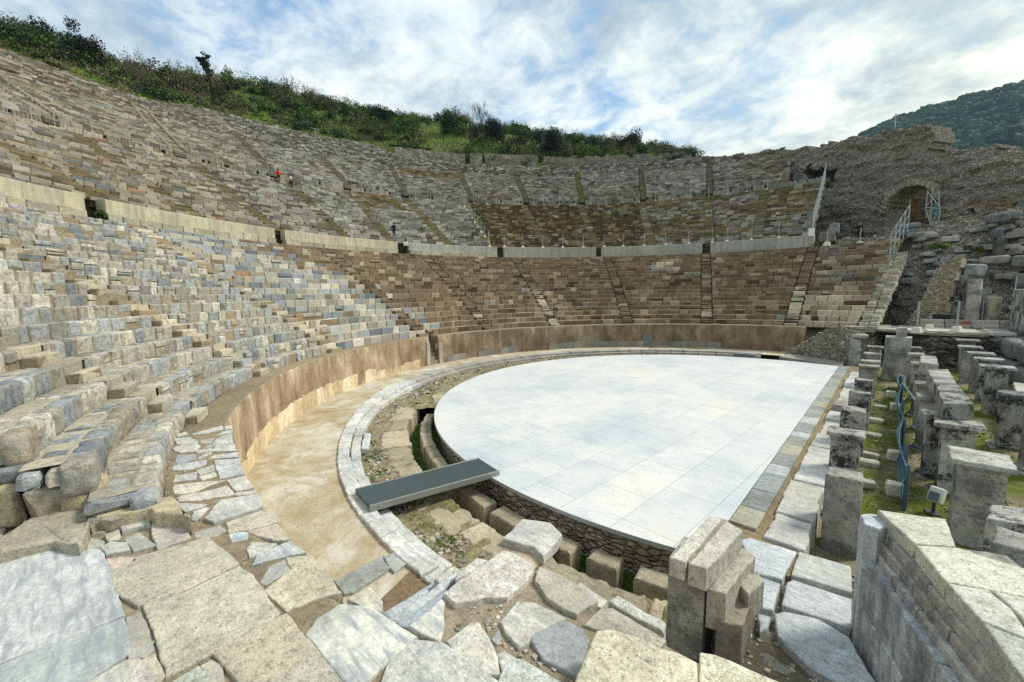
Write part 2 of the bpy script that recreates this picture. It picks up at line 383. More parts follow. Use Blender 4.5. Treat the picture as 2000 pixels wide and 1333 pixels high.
def _rubble(name, pal, scale=2.2, dark=.4, red=0.0, green=0.0):
    t = NT(name); w = t.n('ShaderNodeVectorMath', operation='ADD'); nz = t.n('ShaderNodeTexNoise'); nz.inputs['Scale'].default_value = 1.7; t.l(t.pos, nz.inputs['Vector'])
    sc = t.n('ShaderNodeVectorMath', operation='SCALE'); sc.inputs['Scale'].default_value = .35; t.l(nz.outputs['Color'], sc.inputs[0]); t.l(t.pos, w.inputs[0]); t.l(sc.outputs[0], w.inputs[1])
    v = t.map(w.outputs[0], (1, 1, 2.3))
    cell = t.vor(scale, 'F1', v, out=1); edge = t.vor(scale, 'DISTANCE_TO_EDGE', v)
    sep = t.n('ShaderNodeSeparateColor'); t.l(cell, sep.inputs[0])
    c = t.ramp(sep.outputs[0], pal)
    n1 = t.noise(4, 6, .7); n2 = t.noise(.25, 4, .6)
    c = t.mix(1., c, t.ramp(n1, [(.3, .65), (.7, 1.3)]), 'MULTIPLY'); c = t.mix(1., c, t.ramp(n2, [(.3, .85), (.7, 1.15)]), 'MULTIPLY')
    if red: c = t.mix(t.math('MULTIPLY', t.ramp(t.noise(.4, 5, .65), [(.45, 0.), (.6, 1.)]), red), c, lin(150, 100, 62))
    if green: c = t.mix(t.math('MULTIPLY', t.ramp(t.noise(.5, 6, .7), [(.54, 0.), (.64, 1.)]), green), c, lin(70, 82, 34))
    c = t.mix(t.ramp(edge, [(.0, 1.), (.09, 0.)]), c, t.mix(dark, lin(95, 85, 68), (.018, .016, .014)))
    h = t.math('ADD', t.ramp(edge, [(0., 0.), (.22, 1.)]), t.math('MULTIPLY', n1, .5))
    return t.fin(c, .92, t.bump(h, .06))
M['rubble'] = _rubble('grey_rubble_masonry', [(0., lin(124, 117, 102)), (.35, lin(148, 141, 125)), (.7, lin(174, 167, 150)), (1., lin(200, 195, 180))], 4.2, .3, green=.3)
M['rubble_red'] = _rubble('brown_rubble_core', [(0., lin(122, 104, 82)), (.4, lin(146, 126, 100)), (.75, lin(168, 148, 120)), (1., lin(192, 178, 152))], 2.8, .3, red=.2)
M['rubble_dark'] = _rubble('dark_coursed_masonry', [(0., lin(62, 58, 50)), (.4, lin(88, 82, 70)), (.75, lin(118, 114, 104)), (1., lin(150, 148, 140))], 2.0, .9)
M['rubble_floor'] = _rubble('stage_foot_rubble', [(0., lin(150, 132, 112)), (.4, lin(176, 160, 138)), (.75, lin(196, 184, 164)), (1., lin(206, 192, 176))], 3.6, .12)
M['white_marble'] = stone('white_worn_marble', fine=4.5, contrast=.34, big=.28, bigscale=.8, pits=.6, pitcol=(.16, .15, .125), pitscale=17., micro=.32, streak=(3.2, (1., 5.5, 5.5)), streakcol=(.30, .32, .33), stk=.6, bump=.012)
M['slab'] = stone('paving_stone', fine=7., contrast=.42, big=.3, bigscale=.9, pits=.75, pitcol=(.13, .115, .085), pitscale=22., micro=.4, streak=(2.6, (1.2, 5., 5.)), streakcol=(.44, .41, .33), stk=.35, bump=.014)
M['pillar'] = stone('lichened_marble', fine=5., contrast=.35, big=.35, bigscale=.7, lichen=.95, lichscale=1.7, white=.9, micro=.4, streak=(1.4, (2.2, 2.2, .35)), streakcol=(.16, .155, .14), stk=.5, bump=.012)
M['pillar_pale'] = stone('speckled_pillar', fine=6., contrast=.5, big=.3, bigscale=.9, pits=.75, pitcol=(.08, .078, .07), pitscale=9., lichen=.6, lichscale=1.5, micro=.45, white=.3, bump=.016)
M['bluish'] = stone('grey_blue_marble', fine=5., contrast=.4, micro=.3, pits=.35, pitscale=14., big=.3, bigscale=.8, lichen=.4, lichscale=1.0, streak=(1.6, (2.4, 2.4, .35)), streakcol=(.12, .12, .14), stk=.6, bump=.012)
M['veined'] = stone('veined_slab', fine=3.2, contrast=.28, big=.25, bigscale=1.1, pits=.3, pitcol=(.2, .2, .19), pitscale=7., micro=.25, streak=(2.0, (1.2, 7., 7.)), streakcol=(.27, .29, .31), stk=.8, bump=.014)
def plain(name, col, rough=.5, metal=0., spec=.4, nz=.0):
    t = NT(name)
    if nz:
        n = t.noise(6, 5, .6); rgb = t.n('ShaderNodeRGB'); rgb.outputs[0].default_value = (*col, 1)
        return t.fin(t.mix(1., rgb.outputs[0], t.ramp(n, [(.3, 1-nz), (.7, 1+nz)]), 'MULTIPLY'), rough, None, spec, metal)
    return t.fin(col, rough, None, spec, metal)
M['steel'] = plain('galvanised_steel', lin(165, 172, 172), .45, .4, .4, .12)
M['foot'] = plain('cast_foot', lin(214, 208, 190), .9, 0, .2, .12)
# ------------------------------------------------------------------ world
SUN_EL, SUN_AZ = 48.0, 52.0      # azimuth of the sun, degrees counter-clockwise from +x
w = bpy.data.worlds.new('World'); scene.world = w; w.use_nodes = True; nt = w.node_tree; nt.nodes.clear()
def wn(t, **k):
    x = nt.nodes.new(t)
    for a, b in k.items(): setattr(x, a, b)
    return x
wl = nt.links.new
wo = wn('ShaderNodeOutputWorld'); bg = wn('ShaderNodeBackground'); bg.inputs[1].default_value = .1; wl(bg.outputs[0], wo.inputs[0])
sky = wn('ShaderNodeTexSky', sky_type='NISHITA', sun_disc=False); sky.sun_elevation = R(SUN_EL); sky.sun_rotation = R(90-SUN_AZ); sky.air_density = 1.0; sky.dust_density = .6; sky.ozone_density = 1.5
tc = wn('ShaderNodeTexCoord'); sx = wn('ShaderNodeSeparateXYZ'); wl(tc.outputs['Generated'], sx.inputs[0])
def wm(op, a, b=0., clamp=False):
    x = wn('ShaderNodeMath', operation=op, use_clamp=clamp)
    for i, q in enumerate((a, b)):
        if isinstance(q, bpy.types.NodeSocket): wl(q, x.inputs[i])
        else: x.inputs[i].default_value = q
    return x.outputs[0]
def wr(f, stops):
    x = wn('ShaderNodeValToRGB'); e = x.color_ramp.elements
    while len(e) < len(stops): e.new(.5)
    for q, (p, c) in zip(e, stops): q.position = p; q.color = (c, c, c, 1) if isinstance(c, (int, float)) else (*c, 1)
    wl(f, x.inputs[0]); return x.outputs[0]
def wmix(f, a, b):
    x = wn('ShaderNodeMix', data_type='RGBA')
    for i, q in ((0, f), (6, a), (7, b)):
        if isinstance(q, bpy.types.NodeSocket): wl(q, x.inputs[i])
        else: x.inputs[i].default_value = q if i == 0 else (*q, 1)
    return x.outputs[2]
zz = wm('ADD', wm('MAXIMUM', sx.outputs[2], 0.0), .22)
cv = wn('ShaderNodeCombineXYZ'); wl(wm('DIVIDE', sx.outputs[0], zz), cv.inputs[0]); wl(wm('DIVIDE', sx.outputs[1], zz), cv.inputs[1])
def wnoise(scale, detail, rough, dist=0., loc=(0, 0, 0), sc=(1, 1, 1), rot=0):
    m = wn('ShaderNodeMapping'); m.inputs['Location'].default_value = loc; m.inputs['Scale'].default_value = sc; m.inputs['Rotation'].default_value = (0, 0, rot); wl(cv.outputs[0], m.inputs[0])
    x = wn('ShaderNodeTexNoise'); x.inputs['Scale'].default_value = scale; x.inputs['Detail'].default_value = detail; x.inputs['Roughness'].default_value = rough; x.inputs['Distortion'].default_value = dist
    wl(m.outputs[0], x.inputs['Vector']); return x.outputs[0]
c1 = wnoise(1.15, 9, .58, .25, (3.1, 1.7, 0)); c2 = wnoise(6.2, 8, .62, .3, (.4, 5.2, 2)); c3 = wnoise(.55, 3, .5, 0, (1.9, .3, 1))
cov = wm('ADD', wm('MULTIPLY', c1, .62), wm('ADD', wm('MULTIPLY', c2, .30), wm('MULTIPLY', c3, .3)))
mask = wr(cov, [(.50, .0), (.58, .75), (.68, 1.)])
shade = wm('ADD', wm('MULTIPLY', wnoise(1.9, 8, .6, .3, (7, 2, 0)), .62), wm('MULTIPLY', c2, .43))
# clouds: grey-blue bellies to bright white tops
cl = wr(shade, [(.38, (3.1, 3.75, 4.1)), (.47, (4.6, 5.3, 5.6)), (.55, (6.6, 7.1, 7.0)), (.64, (8.2, 8.4, 7.9))])
# a thin white veil lightens the blue everywhere
blue = wmix(.42, sky.outputs[0], (3.2, 5.4, 7.9))
side = wm('ADD', wm('MULTIPLY', sx.outputs[1], .8), wm('MULTIPLY', sx.outputs[0], .5))
warm = wr(side, [(.1, (.97, 1.0, 1.03)), (.8, (1.06, 1.05, .97))])
fin_ = wn('ShaderNodeMix', data_type='RGBA', blend_type='MULTIPLY'); fin_.inputs[0].default_value = 1.; wl(wmix(mask, blue, cl), fin_.inputs[6]); wl(warm, fin_.inputs[7])
wl(fin_.outputs[2], bg.inputs[0])
sl = bpy.data.lights.new('sun', 'SUN'); sl.energy = 2.6; sl.angle = R(13); sl.color = (1., .955, .87)
so = bpy.data.objects.new('sun', sl); COL.objects.link(so)
sd = Vector((math.cos(R(SUN_EL))*math.cos(R(SUN_AZ)), math.cos(R(SUN_EL))*math.sin(R(SUN_AZ)), math.sin(R(SUN_EL))))
so.rotation_euler = sd.to_track_quat('Z', 'Y').to_euler(); so.location = sd*200
scene.view_settings.view_transform = 'Standard'; scene.view_settings.look = 'None'; scene.view_settings.exposure = .5; scene.view_settings.gamma = 1
scene.cycles.max_bounces = 5; scene.cycles.diffuse_bounces = 3; scene.cycles.glossy_bounces = 2; scene.cycles.transparent_max_bounces = 8
scene.cycles.use_denoising = False
#@@PART2
# ================================================================== SETTING
def sheet_ring(mb, r0, r1, a0, a1, zf, nr=2, da=1.5, col=(.5, .5, .5), mat=0, amp=0., sc=1.):
    na = max(2, int(abs(a1-a0)/da)+1); A = np.radians(np.linspace(a0, a1, na)); Rr = np.linspace(r0, r1, nr+1)
    RR, AA = np.meshgrid(Rr, A, indexing='ij'); X = RR*np.cos(AA); Y = RR*np.sin(AA)
    Z = (zf(RR, AA) if callable(zf) else np.full_like(X, zf))
    if amp: Z = Z+fbm(np.stack([X*sc, Y*sc, np.zeros_like(X)], -1), 3)*amp
    i = np.arange((nr+1)*na).reshape(nr+1, na)
    F = np.stack([i[:-1, :-1], i[1:, :-1], i[1:, 1:], i[:-1, 1:]], -1).reshape(-1, 4)
    mb.add(np.stack([X, Y, Z], -1), F, col, mat)
def ring_wall(mb, r, z0, z1, a0, a1, da=1.5, col=(.5, .5, .5), mat=0, inward=True):
    na = max(2, int(abs(a1-a0)/da)+1); A = np.radians(np.linspace(a0, a1, na))
    V = np.concatenate([np.stack([r*np.cos(A), r*np.sin(A), np.full(na, z)], 1) for z in (z0, z1)]); i = np.arange(na-1)
    mb.add(V, np.stack([i, i+1, na+i+1, na+i], 1), col, mat)
mb = MB(); g = np.linspace(-1, 1, 61); g = np.sign(g)*np.abs(g)**2.2*3500; X, Y = np.meshgrid(g, g, indexing='ij'); Z = np.full_like(X, -1.42)
i = np.arange(61*61).reshape(61, 61); mb.add(np.stack([X, Y, Z], -1), np.stack([i[:-1, :-1], i[1:, :-1], i[1:, 1:], i[:-1, 1:]], -1).reshape(-1, 4))
tag(mb.build('ground', M['ground']), kind='structure')
# mossy floor of the stage basement
mb = MB(); X, Y = np.meshgrid(np.linspace(5.0, 13.2, 60), np.linspace(-24, 27, 220), indexing='ij')
Z = -.6+fbm(np.stack([X*.7, Y*.7, X*0], -1), 4)*.10
i = np.arange(60*220).reshape(60, 220); mb.add(np.stack([X, Y, Z], -1), np.stack([i[:-1, :-1], i[1:, :-1], i[1:, 1:], i[:-1, 1:]], -1).reshape(-1, 4), smooth=True)
tag(mb.build('mossy_ground', M['moss_ground']), kind='structure')
# orchestra floor: slab of marble on a rubble drum
FR, FX = 14.62, 3.72
a_c = math.degrees(math.acos(FX/FR))
arc = [pol(FR, a)[:2] for a in np.linspace(a_c, 360-a_c, 160)]
mb = MB(); prism(mb, arc, -.09, 0.0, bev=.012)
tag(mb.build('orchestra_floor', M['floor']), kind='structure')
drum = [pol(14.4, a)[:2] for a in np.linspace(a_c+1, 359-a_c, 160)]
mb = MB(); prism(mb, [(p[0], p[1]) for p in drum], -1.4, -.09)
o = mb.build('floor_drum', M['rubble_floor']); tag(o, kind='structure')
mb = MB()
for r_, z0, z1 in ((FR+.012, -.10, .006),):
    sheet_ring(mb, FR, r_, a_c, 360-a_c, .006, 1); ring_wall(mb, r_, -.10, .006, a_c, 360-a_c)
tag(mb.build('floor_rim', M['steel']), kind='structure')
# weedy drain bed and dirt ring
mb = MB(); sheet_ring(mb, 14.3, 17.6, 70, 300, lambda r, a: np.full_like(r, -1.12), 8, 1.2, amp=.10, sc=1.5); tag(mb.build('drain_bed', M['channel']), kind='structure')
def _dz(r, a):
    far = np.clip((226-np.degrees(a))/12, 0, 1); return -.42+.14*np.sin(r*3)+far*.10
mb = MB(); sheet_ring(mb, 15.9, 17.75, 95, 292, lambda r, a: -.42+0*r, 8, .5, amp=.14, sc=2.2)
sheet_ring(mb, 14.63, 15.92, 95, 224, lambda r, a: -.34-.0*r, 5, .6, amp=.12, sc=2.2)
tag(mb.build('rubble_ring', M['moss_rubble']), kind='structure')
mb = MB(); sheet_ring(mb, 18.1, 21.05, 84, 292, -.13, 4, 1.5); tag(mb.build('promenade', M['promenade']), kind='structure')
# ================================================================== KERBS, DRAIN
def arc_blocks(a0, a1, lo, hi, seed=0):
    rg = np.random.default_rng(seed); out = [a0]
    while out[-1] < a1: out.append(out[-1]+rg.uniform(lo, hi))
    out[-1] = a1; return np.array(out)
WHITE = [lin(240, 238, 228, .9), lin(228, 226, 216, .9), lin(236, 230, 216, .9), lin(220, 218, 210, .9)]
BEIGE = [lin(196, 182, 150, .8), lin(182, 168, 138, .8), lin(205, 190, 158, .8), lin(170, 158, 130, .8)]
def block_arc(mb, r0, r1, a0, a1, z0, z1, col, n=None, jr=.02, gap=.02, bev=.03, amp=.02, seed=0):
    """a curved kerb stone with chipped edges"""
    r_ = (r0+r1)/2; n = max(3, int(abs(a1-a0)*math.pi/180*r_/.12)); g_ = math.degrees(gap/r_)
    A = np.linspace(a0+g_, a1-g_, n); rg = np.random.default_rng(seed)
    dr = rg.uniform(-jr, jr, 2); dzz = rg.uniform(-jr, jr)*.7
    outl = [pol(r0+dr[0]+amp*fbm([[a*3., seed, 0]], 1)[0], a)[:2] for a in A]+[pol(r1+dr[1]+amp*fbm([[a*3., seed, 5]], 1)[0], a)[:2] for a in A[::-1]]
    prism(mb, outl, z0, z1+dzz, col, 0, bev, .012, 0, seed)
# white marble kerb
k = thing('marble_kerb', 'curved white marble kerb between the stained walkway and the weedy ring', 'kerb')
A = arc_blocks(96, 274, 3.2, 6.2, 5)
for q in range(len(A)-1):
    mb = MB(); ro = 18.35+.55*float(np.clip((228-A[q])/20, 0, 1)); ri = 17.62
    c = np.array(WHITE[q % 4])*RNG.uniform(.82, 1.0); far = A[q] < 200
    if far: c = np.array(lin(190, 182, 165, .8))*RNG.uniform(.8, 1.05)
    block_arc(mb, ri+.32, ro, A[q], A[q+1], -.5, -.04, c, seed=q); block_arc(mb, ri-.05, ri+.30, A[q], A[q+1], -.6, -.2, c*.93, seed=q+50)
    mb.build('kerb_block', M['white_marble'], k)
k = thing('drain_coping', 'pale beige coping blocks along the outer edge of the open drain', 'coping')
A = arc_blocks(222, 283, 4.5, 8.5, 9)
for q in range(len(A)-1):
    mb = MB(); w_ = RNG.uniform(.75, 1.05)
    block_arc(mb, 15.78+RNG.uniform(-.05, .08), 15.8+w_, A[q], A[q+1], -1.3, -.37+RNG.uniform(-.04, .03), BEIGE[q % 4], seed=q+9, amp=.16, jr=.04, bev=.05)
    mb.build('coping_block', M['slab'], k)
k = thing('drain_wall', 'thick beige drain blocks standing against the rubble side of the marble floor', 'drain wall')
A = np.concatenate([arc_blocks(225, 258, 4.5, 8, 11), [263.2], arc_blocks(264.2, 269.5, 5.2, 5.4, 3), [274.5, 275.8, 278.6, 279.9, 283, 287, 291, 296]])
hs = {}
for q in range(len(A)-1):
    if A[q+1]-A[q] < 1.5 and A[q] > 250: continue
    mb = MB(); zt = -.5+RNG.uniform(-.03, .03)
    if A[q] > 258 and A[q] < 264: zt = -.47
    block_arc(mb, 14.78, 15.26+RNG.uniform(-.05, .06), A[q], A[q+1], -1.3, zt, np.array(BEIGE[(q*3) % 4])*.78, seed=q+31, amp=.05, bev=.05)
    mb.build('drain_block', M['slab'], k)
# slab bridging the drain further round
def slab_thing(name, label, cat, poly, z0, z1, col, mat='slab', bev=.03, rough=.02, seg=.12, seed=0, tiltz=None, group=None, parent=None):
    mb = MB(); prism(mb, poly, z0, z1, col, 0, bev, rough, seg, seed, tiltz); o = mb.build(name, M[mat], parent)
    if parent is None: tag(o, label, cat, group)
    return o
pz = lambda L, z: [onz(x, y, z)[:2] for x, y in L]
slab_thing('cover_slab', 'beige stone slab wedged across the open drain beyond the metal bridge', 'slab', pz([(843, 772), (868, 764), (868, 784), (850, 790)], -.3), -.62, -.3, BEIGE[0], seed=3)
slab_thing('loose_slab', 'cracked white marble slab lying across the open drain', 'slab', pz([(981, 1053), (1020, 1015), (1075, 1022), (1099, 1045), (1062, 1088), (1042, 1070)], -.22), -.46, -.2, lin(226, 222, 212, .8), 'white_marble', .03, .03, .1, 4)
slab_thing('fallen_block', 'small white marble block lying inside the marble kerb beyond the bridge', 'block', pz([(712, 846), (724, 848), (720, 880), (705, 877)], -.25), -.5, -.22, lin(232, 232, 230, .8), 'white_marble', .03, .03, .1, 5)
# ================================================================== PODIUM WALL
GATES = [(186.2, 188.9)]
def gate_ok(a): return not any(a0 < a < a1 for a0, a1 in GATES)
k = thing('podium_wall', 'curved brown plastered wall below the seats with pale marble slabs along its foot', 'wall')
for a0, a1 in ((88, 186.2), (188.9, 279)):
    mb = MB(); one = np.array([1., 1, 1]); na = int((a1-a0)/.75); A = np.linspace(a0, a1, na)
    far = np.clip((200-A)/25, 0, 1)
    rin = 21.0+fbm(np.c_[A*.12, A*0, A*0], 2, 2)*.04
    prof_ = [(0, -.3), (0, .5), (.0, 2.08), (.05, 2.165), (.12, 2.18), (.92, 2.18), (.92, -.3)]
    V = []; Cc = []
    for (dr, z) in prof_:
        zz_ = z+(fbm(np.c_[A*1.3, A*0+z, A*0], 8)*.03 if z > 2 else 0)
        V.append(np.stack([(rin+dr)*np.cos(np.radians(A)), (rin+dr)*np.sin(np.radians(A)), np.full(na, zz_) if np.isscalar(zz_) else zz_], 1))
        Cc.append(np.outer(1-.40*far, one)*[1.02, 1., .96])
    n_ = len(prof_); F = []
    i = np.arange(na-1)
    for q in range(n_-1): F.append(np.stack([q*na+i, (q+1)*na+i, (q+1)*na+i+1, q*na+i+1], 1))
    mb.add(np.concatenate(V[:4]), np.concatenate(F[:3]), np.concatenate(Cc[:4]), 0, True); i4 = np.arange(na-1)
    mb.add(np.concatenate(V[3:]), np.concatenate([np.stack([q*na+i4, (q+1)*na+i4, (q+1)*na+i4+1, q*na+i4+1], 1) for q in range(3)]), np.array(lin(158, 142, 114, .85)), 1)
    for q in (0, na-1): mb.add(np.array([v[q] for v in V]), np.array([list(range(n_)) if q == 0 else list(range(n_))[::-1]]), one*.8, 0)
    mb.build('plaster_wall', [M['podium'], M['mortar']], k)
# marble facing slabs left along the foot
rg = np.random.default_rng(21); a = 106.; cnt = 0
while a < 266 and cnt < 97:
    w_ = rg.uniform(1.6, 3.6); h_ = .62+.18*float(fbm([[a*.15, 0, 0]], 19, 2)[0])*2; 
    if a > 186: h_ *= 1.15
    skip = rg.random() < .05 or (150 < a < 158)
    if gate_ok(a) and gate_ok(a+w_) and gate_ok(a+w_/2) and not skip:
        mb = MB(); t = lin(*[(226, 204, 162), (212, 190, 150), (232, 216, 182), (198, 176, 138)][rg.integers(4)], .9) if a > 186 else lin(*[(150, 148, 140), (170, 168, 158), (160, 152, 134), (138, 142, 142)][rg.integers(4)], .72)
        hh = [h_*rg.uniform(.86, 1.06) for _ in range(5)]
        if 92 < a < 128: hh = [.62]*5
        if abs(a-141) < 2 or abs(a-122.5) < 1.2: hh = [1.3]*5
        n = 6; AA = np.linspace(a+.012, a+w_-.012, n); th = .035
        V = []
        for rr in (20.99-th, 21.05):
            V += [pol(rr, x, -.2) for x in AA]; V += [pol(rr, x, -.13+np.interp(j/(n-1), [0, .12, .5, .88, 1], [hh[0]*.93, hh[1], hh[2], hh[3], hh[4]*.95])) for j, x in enumerate(AA)]
        V = np.array(V); F = []
        for j in range(n-1):
            F += [[j+1, j, n+j, n+j+1], [n+j, 3*n+j, 3*n+j+1, n+j+1]]
        F += [[0, 2*n, 3*n, n], [n-1, 2*n-1, 4*n-1, 3*n-1]]
        mb.add(V, np.array(F), t); mb.build('marble_slab', M['marble_base'], k); cnt += 1
    a += w_
# gate steps and jambs
mb = MB(); 
for q in range(7): hexes(mb, arc_hex(21.0+q*.2, 22.6, 186.3, 188.8, -.3, -.13+(q+1)*.31), np.array(lin(160, 150, 130, .7)), .02, 0, .008)
mb.build('gate_steps', M['slab'], k)
for a_ in (185.2, 188.95):
    mb = MB(); hexes(mb, arc_hex(20.9, 21.35, a_, a_+1.0, -.3, 1.75 if a_ > 187 else 1.55), np.array(lin(200, 190, 165, .75)), .02, 0, .008); mb.build('gate_jamb', M['marble_base'], k)
# ================================================================== SEATING
def pick(pal, n, rg):
    p = np.array([q[0] for q in pal]); w_ = np.array([q[1] for q in pal], float); return p[rg.choice(len(p), n, p=w_/w_.sum())]
K1 = .95
P_LEFT = [(lin(170, 174, 172, K1), 3), (lin(146, 152, 155, K1), 2.4), (lin(118, 125, 130, K1), 1.0), (lin(160, 157, 144, K1), 2.8), (lin(186, 182, 168, K1), 3), (lin(200, 193, 174, K1), 1.6), (lin(172, 160, 138, K1), .9), (lin(216, 211, 196, K1), .9), (lin(176, 144, 116, K1), .12)]
P_BROWN = [(lin(130, 113, 90, K1), 4), (lin(140, 123, 99, K1), 4), (lin(115, 99, 78, K1), 3), (lin(158, 143, 118, K1), 1.4), (lin(176, 164, 140, K1), .35), (lin(146, 145, 138, K1), .14)]
P_GREY = [(lin(144, 142, 131, K1), 3), (lin(160, 157, 146, K1), 3), (lin(126, 124, 114, K1), 2), (lin(176, 173, 163, K1), 1), (lin(112, 104, 86, K1), .8)]
P_TAN = [(lin(150, 144, 126, K1), 3), (lin(166, 159, 140, K1), 2.5), (lin(130, 124, 108, K1), 1.8), (lin(124, 128, 126, K1), .9), (lin(176, 172, 160, K1), .7), (lin(164, 126, 100, K1), .08), (lin(100, 92, 76, K1), 1)]
P_PALE = [(lin(196, 186, 160, K1), 2), (lin(176, 168, 148, K1), 2), (lin(206, 196, 172, K1), 1.5), (lin(150, 140, 118, K1), 1)]
P_EARTH = [(lin(112, 98, 66, K1), 3), (lin(130, 112, 80, K1), 3), (lin(98, 94, 58, K1), 2.4), (lin(150, 134, 104, K1), 1.6), (lin(96, 98, 48, K1), .6)]
def stone_cols(pf, rm, am, rg):
    """colour per block from weighted region palettes; pf(r,a)-> list of (palette, weight)"""
    out = np.zeros((len(am), 3))
    for q in range(len(am)):
        regs = pf(rm[q], am[q]); w_ = np.array([x[1] for x in regs], float); pal = regs[rg.choice(len(regs), p=w_/w_.sum())][0]
        ww = np.array([x[1] for x in pal], float); out[q] = pal[rg.choice(len(pal), p=ww/ww.sum())][0]
    return out*rg.uniform(.88, 1.12, (len(am), 1))
def seat_row(parent, r0, r1, z0, z1, a0, a1, rg, bl=(.55, 1.15), depth=.5, pf=None, mort=(.2, .15, .1), bevel=.03, jit=.012, miss=.04, keep=None, flag=False, sink=.03, tread=None, part=.15):
    """one row: stepped bed of earth mortar plus the stones of the riser, and flagstones on the tread"""
    mb = MB(); rmid = (r0+r1)/2
    n = max(2, int(math.radians(a1-a0)*rmid/.9)); A = np.linspace(a0, a1, n+1)
    aend = a1; A = np.minimum(A, a1-(.75 if flag and a1 > 255 else 0)); ok = np.ones(n, bool) if keep is None else np.array([keep(rmid, (A[j]+A[j+1])/2) for j in range(n)])
    if ok.any():
        # bed: riser + tread, uneven; light on the treads is painted in as a paler colour
        aa = np.radians(A); V = []
        zj = fbm(np.c_[A*.9, A*0+r0, A*0], 6)*.035; rj = fbm(np.c_[A*.8, A*0+r0*2, A*0], 7)*.03
        for (rr, zz_) in ((r0+.05, z0-.12), (r0+.04, z1-sink), (r1+.06, z1-sink+.01)):
            V.append(np.stack([(rr+rj)*np.cos(aa), (rr+rj)*np.sin(aa), zz_+zj*(1 if zz_ > z0 else 0)], 1))
        m = n+1; i = np.arange(n)[ok]
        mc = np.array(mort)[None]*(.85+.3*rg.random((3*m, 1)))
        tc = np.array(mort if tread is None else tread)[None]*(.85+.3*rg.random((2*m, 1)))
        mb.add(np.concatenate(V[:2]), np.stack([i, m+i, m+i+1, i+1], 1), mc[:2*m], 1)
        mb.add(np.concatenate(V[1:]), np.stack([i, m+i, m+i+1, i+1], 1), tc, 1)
    cuts = [a0]
    while cuts[-1] < a1: cuts.append(cuts[-1]+math.degrees(rg.uniform(*bl)/r0))
    cuts[-1] = a1; cuts = np.array(cuts)
    b0, b1 = cuts[:-1].copy(), cuts[1:].copy(); g_ = math.degrees(.012/r0); b0 += g_*rg.uniform(.3, 2.2, len(b0))*(2.2 if flag else 1); b1 -= g_*rg.uniform(.3, 2.2, len(b1))*(2.2 if flag else 1)
    am = (b0+b1)/2; kp = rg.random(len(am)) > miss
    if keep is not None: kp &= np.array([keep(r0+.2, x) for x in am])
    kp &= (b1-b0) > math.degrees(.12/r0)
    if kp.any():
        b0, b1, am = b0[kp], b1[kp], am[kp]; nb = len(am)
        d_ = depth*rg.uniform(.75, 1.15, nb); zt = z1+rg.normal(0, min(.016, .4*jit+.004), nb); zb = np.where(rg.random(nb) < part, z0+(z1-z0)*rg.uniform(.2, .5, nb), z0-.05)
        c8 = arc_hex(r0+rg.normal(0, .6*jit+.01, nb), np.minimum(r0+d_, r1), b0, b1, zb, zt)
        c8 += rg.normal(0, jit, c8.shape); cs = stone_cols(pf, np.full(nb, r0), am, rg); far_ = np.ones(nb, bool)
        if flag:
            for q in range(nb):
                cx, cy = pol(r0+d_[q]/2, am[q])[:2]
                if np.hypot(cx-CAM[0], cy-CAM[1]) < 13.5:
                    far_[q] = False; ln = math.radians(b1[q]-b0[q])*r0
                    rock(mb, (cx, cy, zb[q]-.02), (d_[q]*1.08, ln*1.04, zt[q]-zb[q]+.02), am[q], cs[q], int(am[q]*31+r0*7), 8, .07, .075, 0, (rg.normal(0, 1.6), rg.normal(0, 1.6)), 2.4)
        sp = far_ & (rg.random(nb) < .2) if flag else np.zeros(nb, bool)
        if sp.any():
            lo = c8[sp].copy(); hi = c8[sp].copy(); fr = rg.uniform(.4, .62, sp.sum())
            for a_, b_ in ((0, 1), (2, 3), (4, 5), (6, 7)):
                mid = c8[sp][:, a_]*(1-fr[:, None])+c8[sp][:, b_]*fr[:, None]; lo[:, b_] = mid-[0, 0, .012]; hi[:, a_] = mid+[0, 0, .012]
            lo += rg.normal(0, .018, lo.shape)*[1, 1, .3]; hi += rg.normal(0, .018, hi.shape)*[1, 1, .3]
            hexes(mb, lo, stone_cols(pf, np.full(sp.sum(), r0), am[sp], rg), bevel*.7, 0, jit*.6); hexes(mb, hi, cs[sp], bevel*.7, 0, jit*.6); far_ &= ~sp
        hexes(mb, c8[far_], cs[far_], bevel, 0, jit*.7)
        if flag:
            for q in range(nb):
                for _f in range(2):
                    if rg.random() < .7 and r1-r0-d_[q] > .1 and (aend < 255 or b1[q] < aend-1.2):
                        m_ = (b0[q]+b1[q])/2; f0 = arc_hex(r0+d_[q]+.03, r1-.02-.12*rg.random(), (b0[q] if _f == 0 else m_)+.15*rg.random(), (m_ if _f == 0 else b1[q])-.1*rg.random(), z1-.12, z1+rg.normal(-.008, .006)); f0 += rg.normal(0, .02, f0.shape)*[1, 1, .2]
                        hexes(mb, f0, stone_cols(pf, np.array([r0]), am[q:q+1], rg), .02, 0, .006)
    if mb.n: return mb.build('seat_row', [M['seat_mosaic' if flag else 'seat'], M['mortar']], parent)
